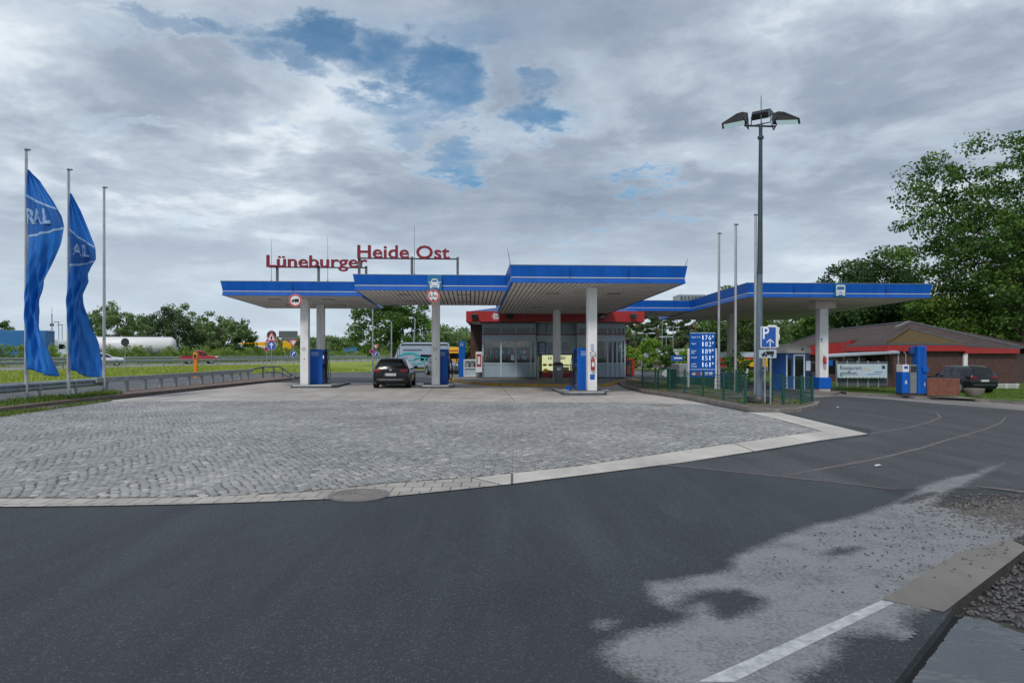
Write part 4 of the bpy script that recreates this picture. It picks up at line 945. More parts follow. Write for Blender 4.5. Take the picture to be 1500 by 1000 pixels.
# ---------------------------------------------------------------- lamp mast on the island
t = thing('lamp_mast', 'tall dark lamp mast with three floodlights on the fenced island', 'lamp mast', G(1112, 595) + (.126,), 0)
mh = P(1116, 185, t.location.y).z - .126
b = MB(); b.tube([(0, 0, 0), (0, 0, 1.4), (.02, 0, 4.2)], [.118, .110, .092], 'mast_lo', 16); b.build('lower_pole', t)
b = MB(); b.tube([(.02, 0, 4.2), (.025, 0, 4.3), (.05, 0, mh - .45), (.05, 0, mh)], [.092, .090, .058, .058], 'mast', 14); b.cyl(.05, 0, mh - .42, mh - .34, .1, 'mast', 12); b.build('upper_pole', t)
b = MB(); b.tube([(0, 0, 0), (0, 0, .05), (0, 0, .18)], [.46, .46, .40], 'dark', 18); b.build('collar', t)
b = MB(); b.tube([(-.49, 0, mh + .02), (.52, -.03, mh - .02)], .034, 'mast', 8); b.tube([(.05, 0, mh), (.18, .25, mh + .16)], .045, 'mast', 8); b.build('cross_arm', t)
b = MB(); b.tube([(.14, .2, mh + .15), (.14, .2, mh + 1.08)], [.02, .012], 'galv_dk', 6); b.build('lightning_rod', t)
def head(cx, cy, cz, ang, tilt, lab=None):
    ca, sa = math.cos(ang), math.sin(ang)
    def tf(x, y, z):
        x2, z2 = x * math.cos(tilt) - z * math.sin(tilt), x * math.sin(tilt) + z * math.cos(tilt)
        return (cx + x2 * ca - y * sa, cy + x2 * sa + y * ca, cz + z2)
    b = MB(); pr = [(-.05, .0), (-.05, .20), (.12, .27), (.30, .25), (.80, .04), (.80, 0)]
    for s in (0,):
        n = len(pr); vs = [(x, y * (1 if x < .5 else .92), z) for y in (-.27, .27) for x, z in pr]
        b.add(vs, [(i, (i + 1) % n, n + (i + 1) % n, n + i)[::-1] for i in range(n)] + [tuple(range(n)), tuple(range(n, 2 * n))[::-1]], 'black')
    o = b.xf(tf).build('floodlight', t)
    b = MB(); b.box(.08, .74, -.21, .21, -.012, -.002, 'lampglass'); b.xf(tf).build('lens', o)
    b = MB()
    for y in (-.32, .32): b.tube([(-.02, y, -.16), (.1, y, .12)], .018, 'mast', 6)
    b.tube([(-.02, -.32, -.16), (-.02, .32, -.16)], .02, 'mast', 6); b.xf(tf).build('bracket', o)
head(-.40, 0, mh + .15, math.pi - .35, -.10); head(.48, -.03, mh + .12, -.45, -.12); head(.16, .30, mh + .34, .95, .42)
# parking sign with its two thin posts
sx, sd = (1120 - HX) / F * 22.1, 22.1; s0 = zg(sx) + .126
t = thing('parking_sign', 'blue P sign with up arrow and lorry plate beside the lamp mast', 'sign', (sx, sd, s0), -.05)
zz = lambda py: EYE + (HY - py) / F * 21.95 - s0
b = MB(); b.flat(rrect(-.24 + .07, .34, zz(509.5), zz(478), .03), 'white', (0, -.14, 0), th=.015); b.flat(rrect(-.21 + .07, .31, zz(508.3), zz(479.2), .025), 'purple_blue', (0, -.143, 0)); o = b.build('sign_plate', t)
b = MB(); b.text('P', .40, (-.10, -.147, zz(496)), 'text_white', bold=.012, width=.20)
b.flat([(.115, zz(508)), (.145, zz(508)), (.145, zz(499.3)), (.115, zz(499.3))], 'text_white', (0, -.147, 0))
b.flat([(.13, zz(496)), (.245, zz(501)), (.245, zz(502.6)), (.13, zz(498)), (.015, zz(502.6)), (.015, zz(501))], 'text_white', (0, -.1475, 0)); b.build('symbol', o)
b = MB(); b.flat(rrect(-.22, .33, zz(524.2), zz(512), .02), 'kiosk_lt', (0, -.14, 0), th=.015); o = b.build('supplementary_plate', t)
b = MB(); b.flat([(.0, zz(519.3)), (.25, zz(519.3)), (.25, zz(514.2)), (.0, zz(514.2))], 'black', (0, -.143, 0)); b.flat([(-.14, zz(520.5)), (.24, zz(520.5)), (.24, zz(519.9)), (-.02, zz(519.9)), (-.02, zz(515.2)), (-.08, zz(515.6)), (-.09, zz(517.5)), (-.14, zz(518.2))], 'black', (0, -.143, 0))
for x in (-.09, -.0, .20): b.disc((x, -.144, zz(521)), (0, -1, 0), .035, 'black', n=12)
b.build('pictogram', o)
b = MB(); b.flat([(.02, zz(479)), (.10, zz(475.6)), (.30, zz(476)), (.45, zz(480)), (.42, zz(486)), (.46, zz(493)), (.40, zz(500)), (.42, zz(508)), (.2, zz(508))], 'white', (0, -.10, 0), th=.006); b.build('torn_sticker', t)
for x in (-.02, .16): b = MB(); b.tube([(x, -.09, -.05), (x, -.09, zz(479))], .03, 'galv', 8); b.build('post', t)

# ---------------------------------------------------------------- price board
pd_ = 32.0; px0 = (1010.5 - HX) / F * pd_; pw = (1048 - 1010.5) / F * pd_; pz = zg(9) + .126
t = thing('price_board', 'blue fuel price board with white digits inside the green fence', 'price board', (px0, pd_, pz), .0)
zz = lambda py: EYE + (HY - py) / F * pd_ - pz
b = MB(); b.bbox(0, pw, 0, .16, zz(552.5), zz(487), 'blue', .015); o = b.build('panel', t)
b = MB(); b.flat([(0.0, zz(488)), (pw, zz(488)), (pw, zz(487)), (0, zz(487))], 'banner', (0, -.003, 0)); b.box(.03, pw - .03, -.004, -.001, zz(541.3), zz(540.3), 'banner')
for i in range(1, 5): b.box(.03, pw - .03, -.003, -.001, zz(487 + i * 10.5), zz(487.25 + i * 10.5), 'blue_dk')
b.build('divider', o)
rows = [('Super E10', '1 7 6', 494.5), ('Super', '1 8 2', 504), ('Super', '1 8 9', 514.5), ('Diesel', '1 5 1', 524.3), ('LKW', '1 6 1', 534)]
for nm, ds, py in rows:
    b = MB(); zb = zz(py + 3.2)
    for i, ch in enumerate(ds.split()): b.text(ch, .23, (pw * .45 + .07 + i * .165, -.005, zb), 'digit', align='CENTER', bold=-.012, width=.045 if ch == '1' else .115)
    b.text('9', .12, (pw * .45 + .535, -.005, zb + .10), 'digit', align='CENTER'); b.build('price', o)
    b = MB(); b.text(nm, .075, (.07, -.005, zb + .10), 'text_white', bold=.01)
    if nm == 'Super' and '8 9' in ds: b.text('Plus', .075, (.07, -.005, zb - .0), 'text_white', bold=.01)
    if nm == 'LKW': b.text('Diesel', .075, (.07, -.005, zb - .01), 'text_white', bold=.01)
    b.build('lettering', o)
b = MB()
for i, m in enumerate(['white', 'sign_red', 'banner', 'banner', 'white']): b.flat(rrect(.10 + i * .2, .26 + i * .2, zz(549), zz(545), .02), m, (0, -.004, 0))
b.build('card_symbol', o)
for x in (-.05, pw + .03): b = MB(); b.box(x - .045, x + .045, .04, .14, -.05, zz(510), 'white'); b.build('post', t)

# ---------------------------------------------------------------- green mesh fence round the island
pts = [G(941, 571), G(960, 574), G(981, 576.5), G(1003, 580), G(1030, 585), G(1060, 591), G(1092, 597), None, G(1147, 598), G(1174, 597), G(1190, 593), (10.1, 26.5)]
mat('fence_green', (.010, .075, .058), .45, var=.2)
t = thing('mesh_fence', 'low dark green wire mesh fence with posts round the island', 'fence', (0, 0, 0))
def fence_run(pl):
    for i, p in enumerate(pl):
        z = zg(p[0]) + .1; b = MB(); b.box(p[0] - .032, p[0] + .032, p[1] - .032, p[1] + .032, z, z + .98, 'fence_green'); b.cyl(p[0], p[1], z + .98, z + 1.0, .04, 'black', 8); b.build('post', t)
        if i + 1 < len(pl):
            q = pl[i + 1]; dv = Vector((q[0] - p[0], q[1] - p[1])); L_ = dv.length; n = max(2, int(L_ / .10)); b = MB()
            zf = lambda k: zg(p[0] + dv.x * k) + .1
            for j in range(1, n): k = j / n; b.tube([(p[0] + dv.x * k, p[1] + dv.y * k, zf(k) + .04), (p[0] + dv.x * k, p[1] + dv.y * k, zf(k) + .88)], .0045, 'fence_green', 4, False)
            for h in (.05, .2, .35, .5, .65, .78, .88): b.tube([(p[0], p[1], zf(0) + h), (q[0], q[1], zf(1) + h)], .0065 if h < .85 else .012, 'fence_green', 4, False)
            b.build('mesh_panel', t)
i = pts.index(None); fence_run(pts[:i])
fence_run(pts[i + 1:])
t2 = thing('mesh_fence', 'dark green wire mesh fence along the back of the island before the blue hut', 'fence', (0, 0, 0)); t = t2
fence_run([(9.2, 28.0), (9.9, 29.5), (10.2, 32), (10.0, 35), (9.4, 38.5)])
# green bent tube in the fence corner (cycle stand), bits in the island
t = thing('cycle_stand', 'green bent tube stand just behind the left end of the fence', 'cycle stand', P(980, 571, 31.5))
b = MB(); b.tube([(-.5, 0, 0), (-.5, 0, .85), (-.42, 0, 1.0), (.25, 0, .92), (.32, 0, .8), (.2, 0, 0)], .04, 'fence_green', 8); b.build('tube', t)
b = MB(); b.box(-.02, .42, .28, .38, 0, .95, 'fence_green'); b.build('leg', t)
t = thing('service_cabinet', 'grey green service container behind the price board', 'container', P(1022, 572, 36.5), 0)
b = MB(); b.bbox(-.95, 1.0, 0, 2, 0, .72, 'dkgreen_metal', .03); b.build('base', t); b = MB(); b.bbox(-.98, .1, .02, 1.9, .722, 1.42, 'greybox', .03); b.build('cover', t)
for k, (x, y, s) in enumerate([(8.6, 27.5, .5), (8.2, 24.6, .35), (9.3, 26.2, .4)]):
    b = MB(); b.bbox(-s, s, -.15, .15, 0, .06, 'galv_dk', .01); o = b.build('drain_cover'); o.location = (x, y, zg(x) + .128); o.rotation_euler = (0, 0, .1 * k); tag(o, ['flat grey drain cover on the island soil below the price board', 'small grey drain cover near the foot of the lamp mast', 'grey drain cover on the island soil behind the parking sign'][k], 'drain cover')
t = thing('plant_tub', 'blue plant tub with a dark shrub behind the flagpoles on the island', 'plant tub', P(1066, 570, 33.5))
b = MB(); b.tube([(0, 0, -.1), (0, 0, .3), (0, 0, .75), (0, 0, .8)], [.36, .45, .55, .55], 'hutblue', 14); b.build('tub', t)

# ---------------------------------------------------------------- guard rails
def guardrail(name, label, pts, zs, h, spacing, box=False, group=None, beam='galv', post='galv', double=False):
    t = thing(name, label, 'guard rail', (0, 0, 0), 0, group)
    P3 = [Vector((p[0], p[1], z)) for p, z in zip(pts, zs)]
    b = MB()
    if box:
        prof = [(-.10, h - .20), (.10, h - .20), (.10, h - .0), (-.10, h - .0)]
    else:
        prof = [(-.02, h - .31), (.04, h - .29), (.075, h - .23), (.0, h - .155), (.075, h - .08), (.04, h - .02), (-.02, h), (-.03, h - .155)]
    n = len(prof); vs = []
    for i, p in enumerate(P3):
        tv = (P3[min(i + 1, len(P3) - 1)] - P3[max(i - 1, 0)]).normalized(); nv = Vector((tv.y, -tv.x, 0))
        vs += [tuple(p + nv * a + Vector((0, 0, z))) for a, z in prof]
    b.add(vs, [(i * n + k, i * n + (k + 1) % n, (i + 1) * n + (k + 1) % n, (i + 1) * n + k) for i in range(len(P3) - 1) for k in range(n)] + [tuple(range(n)), tuple(range((len(P3) - 1) * n, len(P3) * n))[::-1]], beam)
    b.build('rail', t)
    acc = 0; nxt = spacing * .5; pl = []
    for a, c in zip(P3[:-1], P3[1:]):
        L_ = (c - a).length
        while nxt <= acc + L_ and len(pl) < 98: pl.append((a + (c - a) * ((nxt - acc) / L_), (c - a).normalized())); nxt += spacing
        acc += L_
    src = None
    for p, tv in pl:
        if src is None:
            B = MB(); B.box(-.05, .05, -.075, .075, -.1, h - (.06 if not box else .2), post); B.box(.04, .07, -.06, .06, h - .28, h - .06, post); src = o = B.build('post', t)
        else: o = src.copy(); COL.objects.link(o)
        o.location = p; o.rotation_euler = (0, 0, math.atan2(tv.y, tv.x) - math.pi / 2)
    return t
lr = lambda y: -16.75
guardrail('guard_rail', 'steel guard rail with rounded beam behind the first two flagpoles', [(-16.6, 8), (-16.3, 18), (-16.35, 22), (-16.55, 25), (-16.55, 27.6)], [.1] * 5, .63, 2.1)
t = guardrail('box_guard_rail', 'long grey box beam guard rail running from the bare flagpole to the road signs', [(-16.5, 27.0), (-16.3, 30), (-16.2, 36), (-16.3, 41), (-16.4, 43)], [.1, .1, .1, .1, .1], .65, 1.33, box=True)
b = MB(); b.tube([(-16.45, 42.9, .70), (-16.2, 44.5, .84), (-15.3, 44.9, .86), (-14.2, 45.0, .13)], .05, 'galv_dk', 8); b.tube([(-16.1, 44.4, .5), (-15.3, 44.8, .5), (-14.6, 45, .13)], .04, 'galv_dk', 8)
b.build('end_rail', t)
for x, y, h in ((-16.2, 44.4, .86), (-15.6, 44.7, .86), (-15.1, 44.9, .75), (-14.6, 45, .4)): b = MB(); b.box(x - .04, x + .04, y - .04, y + .04, .05, h, 'galv_dk'); b.build('end_post', t)
yy = [-10, 20, 40, 55, 75, 95, 115, 135]
guardrail('motorway_guard_rail', 'nearer steel guard rail along the motorway behind the grass slope', [ml(0, y) for y in yy], [.33] * len(yy), .76, 3.2)
yy = [138, 170, 220, 320]
guardrail('motorway_guard_rail', 'far stretch of the motorway guard rail seen small beyond the grass at the centre', [ml(0, y) for y in yy], [.33] * len(yy), .76, 4)
yy = [0, 30, 60, 100, 150, 220, 320]
t = guardrail('median_guard_rail', 'pale broad guard rail in the middle of the motorway in front of the bushes', [ml(14.2, y) for y in yy], [.35] * len(yy), .95, 4, box=False, beam='steel')

# ---------------------------------------------------------------- road signs and posts
def road_sign(label, px, pyb, plates, d=None, zb=0.0, r=.03):
    d = d or EYE / ((pyb - HY) / F); p = Vector(((px - HX) / F * d, d, zb)); t = thing('road_sign', label, 'road sign', p, 0)
    ztop = 0
    for kind, py, w in plates:
        z = EYE + (HY - py) / F * d - zb; ztop = max(ztop, z + w * .5); b = MB(); y = -.05
        if kind in ('warn', 'yield'):
            s = 1 if kind == 'warn' else -1; tri = lambda k: [(-w / 2 * k, -w * .433 * s * k), (w / 2 * k, -w * .433 * s * k), (0, w * .433 * s * k)]
            b.flat(tri(1.), 'white', (0, y, z), th=.015); b.flat(tri(.96), 'sign_red', (0, y - .003, z)); 
            off = -w * .045 * s; b.flat(tri(.62), 'white', (0, y - .006, z + off)); 
            if kind == 'warn': b.flat([(-.06, -w * .22), (.06, -w * .22), (.05, w * .0), (0, w * .08), (-.05, 0)], 'black', (0, y - .009, z + off))
        elif kind == 'back': b.disc((0, y + .02, z), (0, -1, 0), w / 2, 'dark', th=.02)
        else:
            b.disc((0, y, z), (0, -1, 0), w / 2, 'white', th=.015); b.disc((0, y - .003, z), (0, -1, 0), w * .47, 'purple_blue' if kind != 'nopark' else 'violet')
            if kind == 'up': k = w / .6; b.flat([(-.03 * k, -.2 * k), (.03 * k, -.2 * k), (.03 * k, .06 * k), (.12 * k, .0), (.12 * k, .08 * k), (0, .2 * k), (-.12 * k, .08 * k), (-.12 * k, 0), (-.03 * k, .06 * k)], 'text_white', (0, y - .006, z))
            if kind == 'right': k = w / .6; b.flat([(-.10 * k, -.2 * k), (-.04 * k, -.2 * k), (-.03 * k, .0), (.04 * k, .05 * k), (.04 * k, -.03 * k), (.18 * k, .09 * k), (.04 * k, .2 * k), (.04 * k, .12 * k), (-.06 * k, .08 * k), (-.10 * k, 0)], 'text_white', (0, y - .006, z))
            if kind == 'nopark': b.disc((0, y - .005, z), (0, -1, 0), w * .47, 'sign_red', r0=w * .38); b.flat([(-w * .3, w * .22), (-w * .22, w * .3), (w * .3, -w * .22), (w * .22, -w * .3)], 'sign_red', (0, y - .007, z))
        b.build('sign_plate', t)
    b = MB(); b.tube([(0, 0, -.15), (0, 0, ztop)], r, 'galv', 8); b.build('post', t); return t
road_sign('triangular warning sign with tree symbol above a blue straight arrow disc', 398, 556, [('back', 491, .62), ('warn', 492.5, .80), ('up', 506, .60)])
road_sign('small violet and red no stopping disc beside the warning triangle', 390.5, 545, [('nopark', 511, .44)])
road_sign('yield triangle above a blue right turn disc at the end of the guard rail', 430, 556.5, [('yield', 503, .58), ('right', 518, .44)])
road_sign('small yield triangle above a blue right turn disc left of the black estate car', 551, 546, [('yield', 508.5, .58), ('right', 517.5, .48)])
road_sign('violet no stopping disc next to the small yield sign left of the black estate car', 545, 547, [('nopark', 514.5, .42)])
road_sign('dark round sign seen from behind on a thin post by the motorway', 183.5, 555, [('back', 501, .55)], r=.025)
road_sign('violet no stopping disc on a post at the right end of the kiosk', 919, 548, [('nopark', 500, .40)], d=52, zb=.1)
t = thing('emergency_phone', 'orange roadside emergency phone pillar on the grass slope', 'emergency phone', (-22.5, 48.6, .05))
b = MB(); b.bbox(-.11, .11, -.09, .09, -.1, 1.3, 'orange', .03); b.build('pillar', t); b = MB(); b.bbox(-.17, .17, -.14, .14, 1.28, 1.72, 'orange', .04); b.build('phone_box', t)
b = MB(); b.box(-.09, .09, -.15, -.142, 1.36, 1.6, 'dark'); b.build('door', t)
t = thing('gantry_sign', 'grey overhead road sign seen from behind beyond the yield sign', 'road sign', P(421, 522, 150))
b = MB(); b.box(-1.9, 2.2, 0, .2, 4.1, 5.6, 'galv_dk'); b.box(-1.3, 1.8, 0, .2, 3.0, 4.0, 'galv_dk'); b.build('sign_plate', t); b = MB(); b.tube([(0, .3, -.4), (0, .3, 5)], .15, 'galv', 8); b.tube([(-5, .3, 4.4), (0, .3, 4.4)], .1, 'galv', 6); b.build('post', t)
for (px, py, d, lb) in ((509, 513, 190, 'small dark road sign board far beyond the exit, left of its twin'), (518, 512, 190, 'small dark road sign board far beyond the exit, near the big tree'), (312, 503, 140, 'grey road sign board seen from behind above the red pickup')):
    t = thing('direction_sign', lb, 'road sign', P(px, 522, d)); z = (522 - py) / F * d
    b = MB(); b.box(-.9, .9, 0, .1, z - .6, z + .6, 'trailer_blue' if d == 190 else 'galv_dk'); b.build('sign_plate', t); b = MB(); b.tube([(-.5, .15, -.3), (-.5, .15, z)], .06, 'galv', 6); b.build('post', t)
t = thing('fuel_station_canopy', 'long yellow canopy of the filling station across the motorway', 'canopy', P(373, 507, 150))
b = MB(); b.prism([(-3, 0), (2.8, -1.5), (2.8, 7), (-3, 9)], .0, .9, 'yellow_can'); b.xf(lambda x, y, z: (x, y, z if z > .5 or x > 0 else z + .4)).build('canopy_roof', t)
for x in (-1.5, 1.8): b = MB(); b.box(x - .2, x + .2, 3, 3.4, -3, 0, 'white'); b.build('column', t)
t = thing('filling_station_pylon', 'small yellow pylon sign between the road signs across the motorway', 'pylon', P(420.5, 522, 140))
b = MB(); b.flat([(-.9, .9), (.95, .9), (.8, 2.6), (-.4, 3.3), (-.9, 3.2)], 'yellow', (0, 0, 0), th=.4); b.build('panel', t); b = MB(); b.box(-.5, .5, .05, .35, -.5, .9, 'white'); b.build('post', t)
t = thing('radio_mast', 'far thin lattice radio mast between the two blue flags', 'radio mast', P(76, 512, 420))
b = MB()
for x, y in ((-.8, 0), (.8, 0), (0, .9)): b.tube([(x, y, 0), (x * .25, y * .25, 22)], .12, 'galv_dk', 4)
for i in range(9): b.tube([(-.8 + .06 * i, 0, i * 2.3), (.74 - .06 * i, 0, i * 2.3 + 2.2)], .07, 'galv_dk', 4)
b.build('lattice', t); b = MB(); b.tube([(0, 0, 21), (0, 0, 26)], .1, 'galv_dk', 6); b.box(-1.2, 1.2, -.2, .2, 14.5, 16, 'galv_dk'); b.build('antenna', t)
for i, px in enumerate((86, 91)):
    t = thing('street_lamp', ['thin far street lamp just right of the radio mast, left one', 'thin far street lamp right of the radio mast, next to the second flagpole'][i], 'street lamp', P(px, 520, 160)); h = (520 - 472 - 4 * i) / F * 160
    b = MB(); b.tube([(0, 0, -.5), (0, 0, h)], .07, 'galv_dk', 6); b.build('pole', t); b = MB(); b.box(-1.1, .1, -.1, .1, h, h + .15, 'galv_dk'); b.build('lamp_head', t)
# street lamps at the rear
def lamp(label, px, pyt, pyb, d, arm=-.5, double=False, lean=0):
    p = P(px, pyb, d); h = (pyb - pyt) / F * d; t = thing('street_lamp', label, 'street lamp', p)
    b = MB(); b.tube([(0, 0, -.3), (lean, 0, h)], [.085, .055], 'galv', 8); b.build('pole', t)
    for s in ((1, -1) if double else (1,)):
        b = MB(); b.tube([(lean, 0, h), (lean + arm * s * .5, 0, h + .1)], .04, 'galv', 6); b.bbox(min(lean + arm * s * .5, lean + arm * s * 1.35), max(lean + arm * s * .5, lean + arm * s * 1.35), -.14, .14, h + .02, h + .18, 'banner', .04); b.build('lamp_head', t)
lamp('street lamp with short arm above the roof of the black estate car', 573.5, 472, 548, 58, -.35)
lamp('street lamp leaning slightly beside the single middle column', 603, 467, 546, 66, -.45, lean=.35)
lamp('tall bare lamp pole left of the big tree, behind the small yield sign', 546, 450, 547, 60, .3)
lamp('double headed lamp above the pale green young trees right of the kiosk', 947, 489, 533, 95, .9, True)
lamp('tall double headed lamp in the car park left of the price board', 986, 480, 529, 120, .9, True)
lamp('lower double headed lamp in the car park beside the tallest one', 976, 494, 529, 125, .9, True)
lamp('small single lamp left of the young trees at the right end of the kiosk', 940, 498, 533, 100, .5)
lamp('plain tall lamp pole among the pines behind the car park', 970, 470, 529, 130, .4)
# litter and manholes
def manhole(label, px, py, r, m='galv_dk'):
    x, y = G(px, py); t = thing('manhole_cover', label, 'manhole cover', (x, y, zg(x) + .012)); b = MB(); b.cyl(0, 0, -.01, .003, r, 'cover_iron', 32); b.build('rim', t)
    b = MB()
    for k in range(4): b.tube([(r * (.2 + .2 * k) * math.cos(a * math.pi / 16), r * (.2 + .2 * k) * math.sin(a * math.pi / 16), .002) for a in range(33)], .012, 'kerb', 5, False)
    for a in range(12): b.box(r * .2, r * .92, -.008, .008, -.003, .006, 'kerb', a * math.pi / 6, (0, 0))
    b.build('ribbing', t)
manhole('round ribbed manhole cover set in the pale border of the cobbles', 526, 725.5, .37)
manhole('flat manhole cover far off at the back edge of the cobbles near the fence', 971, 594.5, .42)
for px, py, lb in ((1228, 597, 'scrap of white paper on the asphalt before the truck canopy'), (1287, 683, 'pale flattened scrap on the asphalt between two road seams')):
    x, y = G(px, py); b = MB(); b.add([(-.06, -.03, 0), (.01, -.04, .015), (.06, .0, .005), (.02, .04, .02), (-.05, .03, .01), (0, 0, .025)], [(0, 1, 5), (1, 2, 5), (2, 3, 5), (3, 4, 5), (4, 0, 5)], 'white' if py < 600 else 'banner'); o = b.build('paper_scrap'); o.location = (x, y, zg(x) + .012); tag(o, lb, 'litter')
# ---------------------------------------------------------------- vehicles
ST = {  # y/L from rear to front, z bottom, belt, top, half width, half roof width (heights / H, widths / half W)
 'wagon': [(-.500, .26, .50, .56, .84, .70), (-.488, .17, .60, .665, .93, .80), (-.455, .13, .62, .85, .97, .70), (-.405, .13, .63, .965, .99, .66), (-.30, .13, .63, .995, 1., .68), (-.10, .13, .625, 1.0, 1., .69), (.06, .13, .62, .975, 1., .68), (.15, .13, .62, .86, 1., .72), (.235, .13, .615, .665, 1., .80), (.36, .13, .56, .60, .99, .80), (.45, .14, .49, .52, .95, .76), (.49, .18, .40, .43, .86, .70), (.50, .24, .34, .36, .78, .62)],
 'suv': [(-.500, .30, .52, .57, .86, .74), (-.49, .19, .60, .655, .95, .84), (-.468, .16, .62, .80, .97, .74), (-.41, .16, .63, .955, .99, .67), (-.32, .16, .635, .99, 1., .68), (-.10, .16, .63, 1.0, 1., .69), (.06, .16, .62, .98, 1., .68), (.15, .16, .62, .86, 1., .72), (.225, .16, .62, .675, 1., .80), (.36, .16, .58, .62, .99, .80), (.45, .17, .52, .55, .96, .78), (.49, .20, .42, .45, .90, .74), (.50, .26, .36, .38, .82, .66)],
 'hatch': [(-.50, .26, .50, .56, .84, .72), (-.485, .17, .60, .67, .94, .80), (-.44, .14, .62, .86, .97, .70), (-.37, .14, .63, .97, .99, .66), (-.22, .14, .63, 1., 1., .68), (-.02, .14, .625, .99, 1., .68), (.10, .14, .62, .88, 1., .72), (.21, .14, .615, .68, 1., .80), (.36, .14, .58, .62, .99, .8), (.46, .15, .48, .52, .94, .74), (.5, .22, .36, .38, .80, .62)],
 'sedan': [(-.50, .26, .52, .58, .84, .74), (-.485, .17, .60, .66, .94, .82), (-.36, .14, .63, .69, .98, .80), (-.24, .14, .63, .93, 1., .66), (-.12, .14, .63, 1., 1., .66), (.03, .14, .625, .99, 1., .67), (.12, .14, .62, .88, 1., .71), (.22, .14, .615, .68, 1., .80), (.36, .14, .57, .61, .99, .8), (.46, .15, .48, .52, .94, .74), (.5, .22, .36, .38, .80, .62)],
 'pickup': [(-.50, .26, .56, .57, .96, .90), (-.49, .2, .58, .59, 1., .94), (-.14, .2, .58, .59, 1., .94), (-.13, .2, .60, .93, 1., .72), (-.06, .2, .6, 1., 1., .7), (.06, .2, .6, .98, 1., .7), (.14, .2, .6, .85, 1., .73), (.22, .2, .6, .66, 1., .82), (.40, .2, .56, .60, .98, .84), (.48, .2, .46, .50, .94, .78), (.5, .26, .36, .38, .82, .66)],
 'van': [(-.50, .14, .52, .94, .97, .86), (-.49, .11, .54, .985, 1., .88), (-.44, .11, .54, 1., 1., .88), (.18, .11, .54, 1., 1., .88), (.27, .11, .53, .965, 1., .84), (.34, .11, .52, .82, 1., .80), (.41, .11, .50, .58, .98, .84), (.47, .12, .42, .47, .94, .82), (.5, .17, .32, .35, .86, .72)],
 'camper': [(-.50, .14, .50, .95, .97, .88), (-.49, .10, .52, .985, 1., .92), (-.44, .10, .52, 1., 1., .92), (.26, .10, .52, 1., 1., .92), (.335, .10, .52, .965, 1., .88), (.385, .10, .50, .80, .98, .80), (.43, .10, .46, .52, .97, .82), (.48, .12, .40, .43, .92, .80), (.5, .17, .30, .33, .84, .70)],
}
